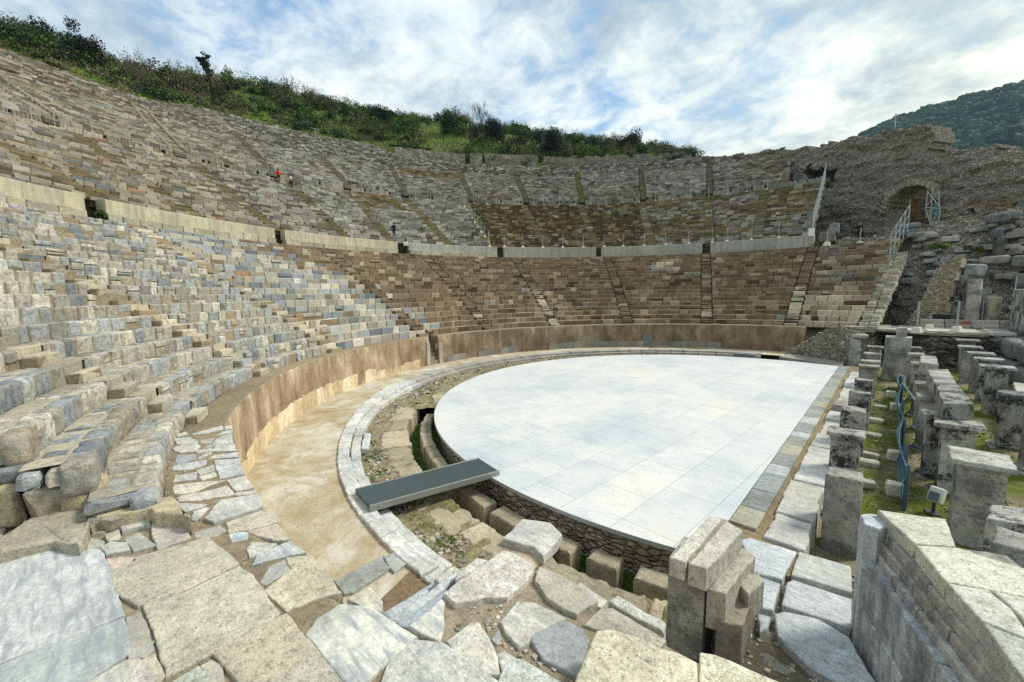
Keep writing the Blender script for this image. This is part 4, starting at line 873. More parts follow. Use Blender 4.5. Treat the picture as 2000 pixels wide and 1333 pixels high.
SL = [  # outline in survey picture units, colour, height above bed
 (A7, [(-150, 690), (0, 650), (330, 572), (370, 600), (560, 600), (600, 700), (645, 850), (690, 960), (560, 1010), (300, 1105), (0, 1225), (-150, 1290)], (196, 204, 206), .06),
 (A7, [(-150, 1310), (0, 1245), (300, 1120), (560, 1025), (680, 975), (700, 1100), (705, 1170), (460, 1333), (200, 1460), (-150, 1600)], (172, 188, 190), .05),
 (A7, [(615, 720), (880, 610), (1150, 530), (1320, 682), (1000, 828), (770, 905), (640, 835)], (178, 168, 142), .06),
 (A7, [(805, 905), (1010, 840), (1325, 695), (1390, 745), (1545, 950), (1260, 1135), (930, 1285), (870, 1120)], (192, 184, 156), .05),
 (A7, [(1195, 1180), (1400, 1050), (1580, 965), (1760, 1165), (1500, 1333), (1330, 1333), (1250, 1230)], (180, 164, 128), .06),
 (A7, [(1510, 1340), (1770, 1172), (1920, 1333), (1900, 1450), (1500, 1450)], (184, 174, 158), .05),
 (A7, [(695, 970), (785, 945), (860, 1140), (800, 1190), (715, 1195)], (170, 164, 142), .03),
 (A7, [(480, 1338), (700, 1215), (768, 1208), (795, 1300), (780, 1400), (480, 1450)], (202, 196, 180), .05),
 (A7, [(775, 1212), (860, 1172), (915, 1290), (830, 1340), (800, 1340)], (188, 176, 146), .03),
 (A7, [(960, 1333), (1100, 1240), (1160, 1333), (1150, 1450), (900, 1450)], (188, 198, 184), .04),
 (A7, [(1112, 1240), (1180, 1205), (1225, 1230), (1240, 1333), (1172, 1333)], (186, 170, 136), .03),
 (A8, [(0, 1080), (60, 990), (180, 905), (330, 920), (400, 960), (605, 1085), (420, 1240), (320, 1340), (220, 1340)], (224, 226, 212), .07),
 (A7, [(1475, 825), (1618, 712), (1585, 648), (1725, 637), (1890, 840), (1720, 880), (1590, 935)], (218, 202, 162), .06),
 (A7, [(1445, 772), (1490, 692), (1575, 652), (1610, 705), (1480, 785)], (160, 156, 152), .03),
 (A7, [(1400, 685), (1430, 632), (1600, 554), (1685, 613), (1520, 648)], (190, 198, 198), .06),
 (A7, [(1370, 590), (1400, 555), (1525, 562), (1450, 608), (1385, 632)], (208, 208, 198), .03),
 (A7, [(1275, 512), (1290, 498), (1368, 500), (1365, 535), (1290, 548)], (200, 210, 216), .03),
 (A7, [(1380, 496), (1532, 458), (1605, 546), (1530, 542), (1440, 522)], (212, 188, 152), .05),
 (A7, [(1260, 450), (1440, 388), (1482, 384), (1535, 448), (1380, 488), (1270, 502)], (218, 204, 172), .06),
 (A7, [(1140, 430), (1220, 332), (1438, 296), (1452, 366), (1380, 390), (1190, 452)], (208, 208, 200), .09),
 (A7, [(1085, 500), (1210, 462), (1255, 490), (1180, 522), (1090, 530)], (200, 190, 172), .03),
 (A7, [(1062, 428), (1075, 385), (1140, 362), (1155, 367), (1085, 432)], (222, 220, 208), .03),
 (A7, [(985, 362), (1000, 338), (1140, 342), (1120, 357), (1030, 382)], (226, 222, 208), .03),
 (A7, [(978, 312), (1000, 298), (1260, 244), (1295, 288), (1100, 320), (1000, 325)], (224, 214, 194), .03),
 (A7, [(960, 260), (975, 236), (1240, 212), (1170, 236), (1060, 278), (975, 284)], (222, 214, 192), .03),
 (A7, [(1257, 212), (1355, 188), (1402, 248), (1308, 268)], (226, 218, 200), .03),
 (A7, [(1302, 282), (1410, 268), (1405, 286), (1310, 294)], (222, 208, 186), .03),
 (A7, [(1192, 102), (1320, 92), (1350, 172), (1218, 202)], (206, 212, 216), .03),
 (A7, [(962, 220), (977, 187), (1085, 167), (1085, 205)], (222, 222, 218), .03), (A7, [(1092, 157), (1180, 128), (1184, 154), (1112, 180)], (224, 220, 206), .03),
 (A7, [(1107, 191), (1185, 168), (1194, 188), (1122, 210)], (226, 222, 206), .03), (A7, [(957, 155), (967, 131), (1140, 97), (1138, 120), (1060, 150)], (210, 214, 216), .03),
 (A7, [(972, 100), (987, 72), (1080, 67), (1083, 93), (982, 128)], (122, 138, 162), .03), (A7, [(962, 30), (1070, -5), (1108, 20), (1078, 50), (1000, 58), (967, 48)], (226, 224, 216), .03),
 (A7, [(1167, 88), (1192, 72), (1308, 57), (1318, 83)], (226, 226, 220), .03), (A7, [(1172, 48), (1200, 22), (1298, 12), (1308, 48)], (220, 218, 206), .03), (A7, [(1097, 85), (1165, 50), (1170, 62), (1112, 95)], (220, 216, 200), .03),
 (A9, [(1250, 780), (1340, 752), (1355, 770), (1280, 785)], (224, 224, 214), .03), (A9, [(1395, 765), (1600, 708), (1612, 733), (1500, 758), (1400, 770)], (220, 220, 210), .03),
 (A9, [(1627, 717), (1676, 703), (1678, 728), (1627, 733)], (222, 220, 206), .03), (A9, [(1567, 775), (1620, 748), (1676, 738), (1676, 752)], (224, 222, 210), .03),
 (A9, [(1480, 865), (1590, 792), (1668, 764), (1682, 828), (1560, 858)], (214, 212, 200), .03), (A9, [(1452, 815), (1552, 797), (1518, 828), (1457, 833)], (222, 218, 200), .03),
 (A9, [(1262, 802), (1370, 787), (1436, 820), (1400, 846), (1282, 842)], (222, 224, 218), .03), (A9, [(1400, 888), (1528, 867), (1518, 888), (1430, 903)], (216, 212, 196), .03),
 # small pavers at the foot of the seats
 (A7, [(515, 452), (630, 428), (648, 478), (570, 508), (517, 518)], (212, 206, 186), .1), (A7, [(658, 462), (818, 412), (830, 468), (682, 503)], (206, 204, 192), .12), (A7, [(842, 452), (970, 422), (1028, 470), (1048, 538), (882, 596), (858, 520)], (222, 206, 182), .08),
 (A7, [(577, 522), (660, 492), (668, 548), (602, 553)], (196, 188, 168), .07), (A7, [(692, 547), (770, 508), (858, 573), (742, 607)], (172, 166, 156), .06), (A7, [(557, 595), (620, 562), (690, 572), (722, 608), (592, 628)], (206, 206, 192), .09),
 (A7, [(592, 650), (732, 642), (690, 690), (612, 713)], (204, 168, 142), .04), (A7, [(742, 637), (900, 592), (928, 602), (762, 650)], (212, 184, 158), .03), (A7, [(500, 532), (568, 555), (553, 590), (482, 600)], (200, 196, 176), .05),
 # right half
 (A8, [(765, 855), (840, 790), (1090, 622), (1165, 645), (1253, 705), (1200, 790), (1100, 868), (990, 870), (830, 903)], (228, 224, 212), .10),
 (A8, [(1265, 780), (1290, 707), (1420, 760), (1600, 888), (1490, 963), (1340, 870)], (206, 196, 166), .08),
 (A8, [(1462, 790), (1520, 762), (1655, 850), (1622, 888), (1600, 880)], (200, 192, 168), -.05),
 (A8, [(1540, 1010), (1640, 922), (1700, 927), (1975, 1090), (1940, 1130), (1760, 1062), (1590, 1030)], (168, 158, 142), .03),
 (A8, [(1075, 1000), (1170, 892), (1260, 902), (1428, 985), (1330, 1028), (1245, 1065), (1228, 1105), (1180, 1132), (1110, 1060)], (214, 208, 190), .06),
 (A8, [(1240, 1090), (1285, 1037), (1370, 1022), (1382, 998), (1440, 1003), (1520, 1047), (1556, 1100), (1500, 1298), (1312, 1203)], (128, 142, 156), .05),
 (A8, [(777, 1110), (910, 1012), (950, 1010), (1000, 1090), (1048, 1188), (1068, 1288), (1000, 1290), (850, 1198)], (220, 216, 202), .06),
 (A8, [(568, 1025), (680, 952), (740, 884), (758, 902), (745, 960), (753, 1010), (730, 1106), (640, 1060)], (222, 220, 206), .07),
 (A8, [(420, 1333), (480, 1200), (605, 1112), (740, 1132), (898, 1230), (1038, 1333), (1020, 1440), (420, 1440)], (212, 214, 204), .07),
 (A8, [(1068, 1333), (1102, 1250), (1150, 1212), (1200, 1217), (1400, 1333), (1380, 1450), (1060, 1450)], (198, 210, 206), .06),
 (A8, [(1057, 1182), (1090, 1164), (1153, 1197), (1080, 1266)], (216, 210, 192), .04), (A8, [(1025, 1085), (1060, 1042), (1073, 1080), (1050, 1108)], (128, 144, 164), .02),
 (A8, [(232, 868), (350, 808), (408, 880), (418, 928), (380, 943)], (226, 214, 182), .03),
]
for q, (fn, L, c, h) in enumerate(SL):
    P = np.array(pz(fn(L), ZL)); cen = P.mean(0); dv = P-cen; P = cen+dv*(1+.02/np.maximum(np.linalg.norm(dv, axis=1), .1))[:, None]; sz = np.ptp(P, 0).max(); rg = np.random.default_rng(900+q)
    gx, gy = rg.normal(0, .005, 2)
    slab_thing('paving_slab', None, None, P, 2.05, 2.176+h*.6, np.array(lin(*c, .80))*.6*rg.uniform(.96, 1.03)+np.array(lin(214, 208, 192, .9))*.42, 'veined' if q in (0, 1, 11, 14) or q % 5 == 1 else ('slab' if q in (2, 3, 4, 5, 6) or q % 3 == 0 else 'white_marble'), min(.014, .008+h*.06), .026 if sz > .7 else .016, .05, q, (lambda Q, cx=cen, gx=gx, gy=gy: (Q[:, 0]-cx[0])*gx+(Q[:, 1]-cx[1])*gy), None, land)
rg = np.random.default_rng(4242)
for q in range(20):
    i_, j_ = q % 5, q//5; x_ = -4.6+i_*1.05+rg.uniform(-.1, .1); y_ = -26.6+j_*.8+rg.uniform(-.06, .06)
    if x_ > -.6 and y_ > -24.9: continue
    slab_thing('paving_slab', None, None, [(x_, y_), (x_+.98+rg.uniform(-.15, .03), y_+rg.uniform(-.08, .08)), (x_+.96+rg.uniform(-.1, .03), y_+.72+rg.uniform(-.1, .05)), (x_+rg.uniform(-.03, .1), y_+.74)], 2.05, 2.2+rg.uniform(-.01, .015), np.array(lin(*[(206, 200, 184), (190, 182, 160), (200, 204, 202)][q % 3], .85)), ['slab', 'white_marble', 'veined'][q % 3], .014, .02, .08, 700+q, None, None, land)
# moulded marble threshold along the edge of the landing
th = thing('moulded_threshold', 'long bluish white moulded marble steps at the edge of the landing above the brown pit', 'steps')
for L, z1, c in (([(395, 955), (700, 772), (745, 735), (760, 760), (470, 990)], 2.0, (205, 210, 212)), ([(440, 985), (745, 770), (830, 705), (845, 725), (770, 800), (520, 1015)], 2.10, (216, 220, 218)), ([(500, 1012), (770, 815), (800, 830), (755, 880), (560, 1030)], 2.16, (190, 200, 208)), ([(820, 760), (830, 715), (940, 640), (1000, 652), (880, 735)], 2.2, (222, 216, 200)), ([(700, 760), (735, 740), (775, 700), (820, 690), (800, 720), (730, 775)], 2.12, (220, 212, 196))):
    slab_thing('moulded_step', None, None, pz(A8(L), z1), .3, z1, lin(*c, .8), 'white_marble', .03, .015, .1, int(L[0][0]), parent=th)
# pit below it: slabs at the level of the walkway
slab_thing('grey_slab', 'smooth grey slab lying across the walkway in front of the brown earth pit', 'slab', pz([(652, 1138), (745, 1090), (762, 1112), (752, 1120), (690, 1160), (672, 1163)], -.1), -.3, -.06, lin(168, 172, 166, .8), 'slab', .02, .012, .1, 41)
slab_thing('grey_slab', 'pale grey cracked slab beside the end of the marble kerb', 'slab', pz([(748, 1088), (790, 1076), (808, 1095), (770, 1120), (760, 1112)], -.1), -.3, -.06, lin(186, 192, 184, .8), 'slab', .02, .012, .1, 42)
mb = MB(); prism(mb, [pol(18.2, 268)[:2], pol(18.2, 276)[:2], pol(21, 278)[:2], pol(21.2, 271)[:2]], -.5, -.115, np.array(lin(140, 118, 90, .8)), 0, 0); tag(mb.build('pit_earth', M['mortar']), kind='structure')
# boulders closing the ends of the seat rows
def px_rock(name, lab, cat, box_, z, h, col, seed, mat='seat', rnd=.5, amp=.12, depth=None, parent=None, rz=None):
    x0, y0, x1, y1 = box_; a = onz(x0, (y0+y1)/2, z+h*.4); b = onz(x1, (y0+y1)/2, z+h*.4); c = (a+b)/2; wd = np.hypot(*(b-a)[:2]); ang = math.degrees(math.atan2(b[1]-a[1], b[0]-a[0]))
    mb = MB(); rock(mb, (c[0], c[1], z), (wd, depth or wd*.6, h), ang if rz is None else rz, np.array(lin(*col, .85)), seed, 10, rnd, amp); o = mb.build(name, M[mat], parent)
    return tag(o, lab, cat, 'boulders at the ends of the nearest seat rows') if parent is None else o
px_rock('boulder', 'long rounded tan boulder, biggest of those at the end of the seat rows', 'boulder', (60, 940, 196, 1008), 2.2, .62, (196, 180, 142), 3, depth=.55)
px_rock('boulder', 'blocky cream boulder at the left edge beside the long rounded one', 'boulder', (-14, 960, 48, 1032), 2.2, .6, (198, 184, 146), 4)
px_rock('boulder', 'small tan boulder wedged between two bigger boulders', 'boulder', (44, 985, 92, 1015), 2.2, .32, (186, 168, 126), 5)
slab_thing('leaning_slab', 'large veined grey slab below the boulders at the left edge', 'slab', pz(A7([(-60, 620), (20, 530), (255, 412), (470, 362), (498, 400), (500, 480), (440, 596), (300, 560), (0, 640)]), 2.3), 2.0, 2.36, lin(186, 178, 156, .8), 'slab', .06, .04, .1, 51, lambda P: fbm(np.c_[P*2, P[:, :1]], 4)*.1)
slab_thing('seat_end_slab', 'long cream slab at the end of the lowest seat row beside the paving', 'slab', pz(A7([(512, 388), (700, 350), (955, 306), (990, 335), (1055, 430), (1000, 405), (850, 395), (830, 372), (530, 428)]), 2.42), 2.1, 2.44, lin(206, 192, 154, .82), 'slab', .05, .03, .1, 52)
for q, (L, h, c, lab) in enumerate((([(1118, 1345), (1160, 1226), (1192, 1223), (1362, 1292), (1357, 1350)], .34, (228, 220, 190), 'big cream block with rounded corners at the bottom edge of the picture'), ([(1364, 1345), (1366, 1272), (1394, 1276), (1540, 1338), (1545, 1380)], .30, (232, 226, 196), 'pale block with a broken edge right of the big cream block'))):
    slab_thing('edge_block', lab, 'block', pz(L, 2.2+h-.03), 2.0, 2.17+h, lin(*c, .8), 'slab', .02, .035, .12, 60+q)
slab_thing('edge_block', 'low speckled white block outside the edge of the landing above the drain', 'block', pz(A8([(1672, 880), (1722, 850), (1990, 1000), (1985, 1062), (1800, 972)]), 1.95), -.6, 1.95, lin(214, 212, 198, .8), 'slab', .05, .03, .08, 63)
# metal grating bridge
br = thing('grating_bridge', 'dark grey steel grating bridge laid from the kerb to the marble floor', 'bridge')
q4 = [onz(*p, .12)[:2] for p in ((694, 957), (722, 990), (975, 921), (936, 896))]
mb = MB(); prism(mb, q4, .06, .12, lin(92, 104, 104), 0, .006); mb.build('grating_deck', None or plain('grating', lin(78, 92, 94), .5, .5, .5, .2), br)
a, b, c, d = [np.array(p) for p in q4]; mb = MB()
for t in np.linspace(.01, .99, 90):
    p0 = a+(d-a)*t; p1 = b+(c-b)*t; m_ = (p0+p1)/2; ang = math.degrees(math.atan2(*(p1-p0)[::-1])); box(mb, (m_[0], m_[1], .119), (np.hypot(*(p1-p0))-.05, .014, .016), ang, lin(120, 132, 130), 0)
mb.build('grating_bars', plain('grating_bar', lin(122, 134, 132), .45, .5, .5), br)
for p0, p1 in ((a, d), (b, c)):
    mb = MB(); m_ = (p0+p1)/2; box(mb, (m_[0], m_[1], -.02), (np.hypot(*(p1-p0)), .05, .17), math.degrees(math.atan2(*(p1-p0)[::-1])), lin(150, 152, 142), .004); mb.build('side_beam', plain('bridge_beam', lin(142, 146, 138), .5, .4, .5, .1), br)
# ================================================================== EAST EDGE OF THE FLOOR
mb = MB(); prism(mb, [(3.6, -13.6), (5.15, -13.6), (5.15, 15), (3.6, 15)], -1.4, -.07, np.array(lin(164, 144, 108, .75)), 0, 0); tag(mb.build('dirt_strip', M['mortar']), kind='structure')
k = thing('edge_strip', 'narrow strip of grey green stone slabs along the straight side of the marble floor', 'paving strip'); rg = np.random.default_rng(61); y = -12.35
while y < 13.2:
    l_ = rg.uniform(.7, 1.4); mb = MB(); prism(mb, [(3.74, y+.01), (4.3, y+.01), (4.3, y+l_-.01), (3.74, y+l_-.01)], -.2, .002+rg.uniform(-.006, .004), np.array(lin(*[(176, 178, 164), (160, 168, 166), (190, 186, 164), (150, 158, 156), (206, 210, 208)][rg.integers(5)], .8))*.95, 0, .01, .006, .2, int(y*10+200)); mb.build('strip_slab', M['slab'], k); y += l_
k = thing('stage_kerb', 'row of big weathered white blocks between the paving strip and the front pillars', 'kerb'); y = -12.6; q = 0
for l_ in (1.35, 1.1, 1.3, 1.5, 1.9, 1.7, 2.2, 1.4, 2.5, 1.6, 2.2, 2.4, 1.8, 2.4):
    mb = MB(); x0 = 4.5+rg.uniform(-.06, .05); zt = .0+rg.uniform(-.03, .05)+(.12 if q in (7, 11) else 0); prism(mb, [(x0, y+.015), (5.22+rg.uniform(-.06, .06), y+.015), (5.22, y+l_-.015), (x0+rg.uniform(-.05, .05), y+l_-.015)], -.95, zt, np.array(lin(*[(224, 220, 208), (206, 202, 190), (214, 208, 192), (232, 230, 222)][q % 4], .8)), 0, .05, .045, .12, q+70); mb.build('kerb_block', M['white_marble'], k); y += l_; q += 1
slab_thing('clamp_block', 'square block resting on the row of white kerb blocks', 'block', [(4.55, .2), (5.15, .25), (5.12, 1.3), (4.6, 1.25)], 0, .32, lin(178, 174, 164, .8), 'pillar_pale', .04, .03, .1, 88)
# slabs south of the floor
k = thing('corner_pavement', 'cracked bluish white slabs between the moulded pilaster and the leaning marble wall', 'pavement')
mb = MB(); prism(mb, [(4.0, -12.8), (6.3, -12.5), (7.2, -16.8), (7.0, -19.0), (5.2, -19.0), (4.4, -15.2)], -1.3, -.16, np.array(lin(120, 112, 92, .8)), 0, 0); mb.build('earth_bed', M['mortar'], k)
for q, (L, c) in enumerate((([(1447, 1054), (1463, 1049), (1556, 1077), (1528, 1132), (1470, 1118)], (218, 224, 224)), ([(1560, 1077), (1662, 1106), (1664, 1158), (1546, 1123)], (206, 206, 196)), ([(1536, 1136), (1548, 1131), (1666, 1170), (1660, 1226), (1527, 1181)], (212, 216, 214)), ([(1512, 1197), (1530, 1191), (1600, 1207), (1660, 1243), (1712, 1333), (1690, 1365), (1580, 1300), (1520, 1240)], (216, 222, 222)), ([(1480, 1126), (1524, 1141), (1510, 1193), (1480, 1188)], (214, 220, 220)), ([(1480, 1196), (1506, 1202), (1498, 1226), (1485, 1232)], (206, 212, 212)))):
    slab_thing('paving_slab', None, None, pz(L, 0), -.3, RNG.uniform(-.015, .015), lin(*c, .8), 'white_marble', .03, .02, .1, 110+q, parent=k)
k = thing('rubble_heap', 'heap of broken marble blocks in the pit beside the moulded pilaster', 'rubble')
for q, (x, y, s) in enumerate(((1500, 1262, .5), (1545, 1290, .5), (1470, 1240, .45), (1560, 1330, .45), (1440, 1260, .4), (1400, 1250, .4), (1520, 1325, .5))):
    p = onz(x, y, -.35); mb = MB(); rock(mb, (p[0], p[1], -.75), (s*1.2, s, s*1.2), q*37, np.array(lin(176, 170, 154, .8)), q+5, 7, .2, .1, tilt=(q*9 % 30-15, q*17 % 24-12)); mb.build('broken_block', M['pillar_pale'], k)
# ================================================================== MOULDED PILASTER
k = thing('moulded_pilaster', 'corner pilaster of stacked moulded marble beside the near end of the marble floor', 'pilaster')
def pzp(name, L, z0, z1, c, mat, seed, parent, bev=.03, rough=.02): return slab_thing(name, None, None, pz(L, z1), z0, z1, lin(*c, .8), mat, bev, rough, .08, seed, parent=parent)
zt = 1.42
pzp('upright_block', [(1306, 1088), (1376, 1112), (1402, 1066), (1336, 1046)], -1.2, zt-.12, (196, 193, 180), 'pillar_pale', 1, k)
pzp('moulded_top', [(1308, 1088), (1338, 1098), (1412, 1012), (1385, 1006)], zt-.3, zt, (222, 217, 202), 'slab', 2, k)
pzp('moulded_top', [(1334, 1095), (1348, 1100), (1422, 1016), (1408, 1012)], zt-.3, zt-.05, (166, 158, 142), 'slab', 3, k)
pzp('moulded_top', [(1346, 1100), (1380, 1112), (1450, 1036), (1418, 1016)], zt-.35, zt-.0, (216, 211, 196), 'slab', 4, k)
pzp('ledge_block', [(1382, 1150), (1418, 1160), (1474, 1086), (1440, 1062)], .35, .98, (200, 195, 178), 'slab', 5, k)
pzp('support_block', [(1396, 1215), (1450, 1222), (1478, 1150), (1436, 1140)], -1.0, .55, (152, 144, 128), 'slab', 6, k, .06, .05)
slab_thing('fallen_cornice', 'broken cornice block tilted against the back of the moulded pilaster', 'block', pz([(1438, 1130), (1462, 1158), (1492, 1132), (1480, 1112)], .8), .3, .78, lin(184, 178, 160, .8), 'slab', .05, .04, .08, 7)
# ================================================================== LEANING MARBLE WALL, RIGHT FOREGROUND
k = thing('marble_wall', 'tall marble wall with a moulded cornice and pitted coping slabs at the lower right corner', 'wall')
e0 = np.array([6.34, -14.42]); e1 = np.array([7.32, -17.12]); dr = (e1-e0)/np.hypot(*(e1-e0)); nn = np.array([-dr[1], dr[0]])*-1
if nn[0] < 0: nn = -nn
def wpoly(o0, o1, s0=0., s1=3.6, back=1.1): return [e0+dr*s0+nn*o0, e0+dr*s1+nn*o0, e0+dr*s1+nn*back, e0+dr*s0+nn*back]
for z0, z1, o, cuts, c in ((-.9, .55, -.22, (0, .55, 1.5, 2.6, 3.9), (206, 212, 210)), (.553, 1.34, -.19, (0, .9, 2.1, 3.0, 3.9), (196, 203, 204)), (1.345, 1.47, -.10, (.1, 1.4, 2.5, 3.9), (196, 194, 184)), (1.475, 1.62, -.03, (.15, 1.9, 3.9), (176, 172, 160)), (1.625, 1.775, .02, (.2, 1.3, 2.7, 3.9), (190, 186, 172))):
    for a_, b_ in zip(cuts[:-1], cuts[1:]):
        slab_thing('wall_block', None, None, [e0+dr*s_+nn*o_ for s_, o_ in ((a_+.006, o), (b_-.006, o), (b_-.006, 1.3), (a_+.006, 1.3))], z0, z1, np.array(lin(*c, .9))*RNG.uniform(.9, 1.12), 'bluish', .02, .025, .10, int(a_*10+z1*100), parent=k)
for q, (L, c) in enumerate((([(1714, 994), (1846, 1013), (1868, 1066), (1785, 1060)], (228, 226, 204)), ([(1788, 1063), (1872, 1069), (2010, 1112), (2020, 1168), (1846, 1136)], (230, 228, 206)), ([(1850, 1139), (1930, 1152), (1975, 1190), (2020, 1255), (1915, 1212)], (222, 222, 206)), ([(1938, 1152), (2030, 1172), (2040, 1240), (1985, 1195)], (224, 222, 206)), ([(1918, 1215), (2020, 1258), (2100, 1330), (2080, 1420), (2000, 1330)], (200, 202, 192)))):
    slab_thing('coping_slab', None, None, pz(L, 2.0), 1.78, 2.0+RNG.uniform(-.01, .012), lin(*c, .8), 'slab', .02, .018, .08, 130+q, parent=k)
slab_thing('wall_end_block', None, None, pz([(1679, 1003), (1700, 1000), (1722, 1004), (1738, 1026), (1716, 1030), (1690, 1022)], 1.9), -.9, 1.88, lin(206, 212, 212, .8), 'white_marble', .05, .03, .06, 140, parent=k)
# ================================================================== PILLARS AND COLUMNS OF THE STAGE BASEMENT
def pier(name, label, x, y, w_, d_, zt, cap=0, seed=0, mat='pillar', group=None, capc=(192, 189, 176), zb=-.7, col=(188, 185, 172), rz=0, joint=None):
    t = thing(name, label, 'pillar', (0, 0, 0), 0, group); c = np.array(lin(*col, .8)); zs = zt-(.2 if cap else 0)
    pl = lambda w1, d1: [(Matrix.Rotation(R(rz), 2) @ Vector((sx_*w1/2, sy_*d1/2)))+Vector((x, y)) for sx_, sy_ in ((-1, -1), (1, -1), (1, 1), (-1, 1))]
    mb = MB(); prism(mb, [tuple(p) for p in pl(w_, d_)], zb, zs if not joint else joint, c, 0, .035, .035, .10, seed, None if (cap or joint) else (lambda P: fbm(np.c_[P*2.6, P[:, :1]*0+seed], seed, 3)*.13)); mb.build('shaft', M[mat], t)
    if joint: mb = MB(); prism(mb, [tuple(p) for p in pl(w_*.97, d_*.97)], joint+.012, zs, c*1.04, 0, .025, .018, .12, seed+3); mb.build('shaft', M[mat], t)
    if cap:
        mb = MB(); prism(mb, [tuple(p) for p in pl(w_+.06, d_+.06)], zs, zs+.09, np.array(lin(*capc, .8))*.8, 0, .02, .015, .12, seed+1); prism(mb, [tuple(p) for p in pl(w_+cap, d_+cap*.8)], zs+.085, zt, np.array(lin(*capc, .8)), 0, .03, .05, .10, seed+2); mb.build('capital', M[mat], t)
    return t
def column(name, label, x, y, r0, r1, zt, cap=True, base=True, seed=0, mat='pillar', group=None, col=(188, 185, 172), capw=None, joint=None, zb=-.7):
    t = thing(name, label, 'column', (0, 0, 0), 0, group); c = np.array(lin(*col, .8)); n = 22; zs = zt-(.24 if cap else 0); z0 = zb+(.28 if base else 0)
    def lathe(mb, pr, cc):
        V = []; F = []
        for (r, z) in pr:
            for k_ in range(n): a = 2*math.pi*k_/n; V.append((x+r*math.cos(a), y+r*math.sin(a), z))
        for j in range(len(pr)-1):
            for k_ in range(n): F.append([j*n+k_, j*n+(k_+1) % n, (j+1)*n+(k_+1) % n, (j+1)*n+k_])
        V = np.array(V); d = fbm(V*3.5+seed, seed)*.02; V[:, 0] += d; V[:, 1] += d
        mb.add(V, np.array(F), cc, 0, True); mb.add(V[-n:], np.array([list(range(n))]), cc, 0)
    zj = joint or zs
    mb = MB(); lathe(mb, [(r0, z0), (r0*.98, (z0+zj)/2), (r0+(r1-r0)*(zj-z0)/(zs-z0), zj-.01), (r0+(r1-r0)*(zj-z0)/(zs-z0)-.012, zj)], c); mb.build('shaft', M[mat], t)
    if joint: mb = MB(); lathe(mb, [(r0+(r1-r0)*(zj-z0)/(zs-z0)-.012, zj), (r0+(r1-r0)*(zj-z0)/(zs-z0), zj+.012), (r1, zs)], c*1.03); mb.build('shaft', M[mat], t)
    if base: mb = MB(); box(mb, (x, y, zb), (r0*2.7, r0*2.7, .14), 0, c*1.05, .02, 0, .008); lathe(mb, [(r0*1.25, zb+.14), (r0*1.32, zb+.19), (r0*1.2, zb+.24), (r0*1.02, zb+.3)], c); mb.build('base', M[mat], t)
    if cap: cw = capw or r1*3.0; mb = MB(); lathe(mb, [(r1, zs-.01), (r1*1.12, zs+.04), (r1*1.3, zs+.1)], c*.9); box(mb, (x, y, zs+.1), (cw, cw, .14), 2, c*1.02, .03, 0, .012); mb.build('capital', M[mat], t)
    return t
GR1 = 'square pillars in the front row beside the marble floor'
for q, (y, w_, zt_, cap, mat, lab) in enumerate(((-11.05, .64, 1.2, 0, 'pillar_pale', 'nearest square pillar beside the marble floor, pale with a black and white speckled top'), (-7.45, .68, 1.22, .2, 'pillar', 'black-stained square pillar with a pale capital, second from the camera in the front row'), (-4.3, .66, 1.2, 0, 'pillar', 'square pillar with round pale lichen spots, third in the front row'), (-.95, .66, 1.2, 0, 'pillar', 'fourth front row pillar with a dark streak down its face'), (2.1, .66, 1.2, 0, 'pillar', 'fifth front row pillar, densely speckled black and white'), (6.9, .72, 1.22, .16, 'pillar_pale', 'sixth front row pillar, wide with a pale slab capital'), (9.4, .66, 1.15, .2, 'pillar_pale', 'seventh front row pillar with a thin projecting slab on top'), (12.9, .68, 1.2, .22, 'pillar_pale', 'eighth front row pillar with a wavy slab on top'), (17.2, .68, 1.2, .24, 'pillar_pale', 'farthest front row pillar in front of the dark doorway'))):
    pier('square_pillar', lab, 5.70 if q == 0 else 5.49, y+.28, w_, .58, zt_, cap, 200+q*5, mat, GR1)
GR2 = 'columns of the middle row among the moss'
pier('square_pillar', 'wide pale pier with a heavy rust-stained slab capital near the floodlight', 8.0, -8.35, .76, .92, 1.46, .24, 260, 'pillar_pale', GR2, (204, 203, 192), joint=.12)
pier('square_pillar', 'black lichened pier with a broad slab capital in front of the fallen beams', 7.9, -5.15, .68, .66, 1.5, .3, 266, 'pillar', GR2)
for q, (x, y, zt_, lab) in enumerate(((7.55, -4.2, 1.46, 'dark stained round column under the near end of the stone beam'), (7.5, -1.2, 1.46, 'slim pale column with a square base under the stone beam'), (7.5, 1.6, 1.46, 'slim column behind the stone beam, third from the wide pale pier'), (7.5, 4.6, 1.5, 'column with a dark capital beyond the far end of the stone beam'), (7.5, 7.8, 1.5, 'slim column under the small separate beam block'), (7.45, 11.4, 1.55, 'middle row column with two slabs on top near the pale block pier'), (7.45, 15.0, 1.55, 'farthest middle row column before the dark stone wall'))):
    column('round_column', lab, x, y, .30, .26, zt_, True, True, 300+q*3, 'pillar' if q in (0, 3) else 'pillar_pale', GR2, capw=.74)
k = thing('stone_beam', 'two weathered stone beam blocks spanning the columns of the middle row', 'beam')
slab_thing('beam_block', None, None, pz([(1810, 723), (1852, 721), (1869, 749), (1826, 749)], 2.02), 1.5, 2.02, lin(190, 188, 176, .8), 'pillar_pale', .03, .025, .14, 331, parent=k)
slab_thing('beam_block', None, None, pz([(1827, 751), (1870, 751), (1903, 789), (1841, 787)], 2.0), 1.52, 2.0, lin(176, 176, 166, .8), 'pillar', .03, .025, .14, 332, parent=k)
slab_thing('beam_block', 'small separate beam block on a column beyond the long stone beam', 'block', pz([(1797, 694), (1829, 696), (1833, 712), (1797, 708)], 2.05), 1.5, 2.05, lin(186, 184, 172, .8), 'pillar_pale', .05, .035, .12, 333)
GR3 = 'columns of the far row beside the big block wall'
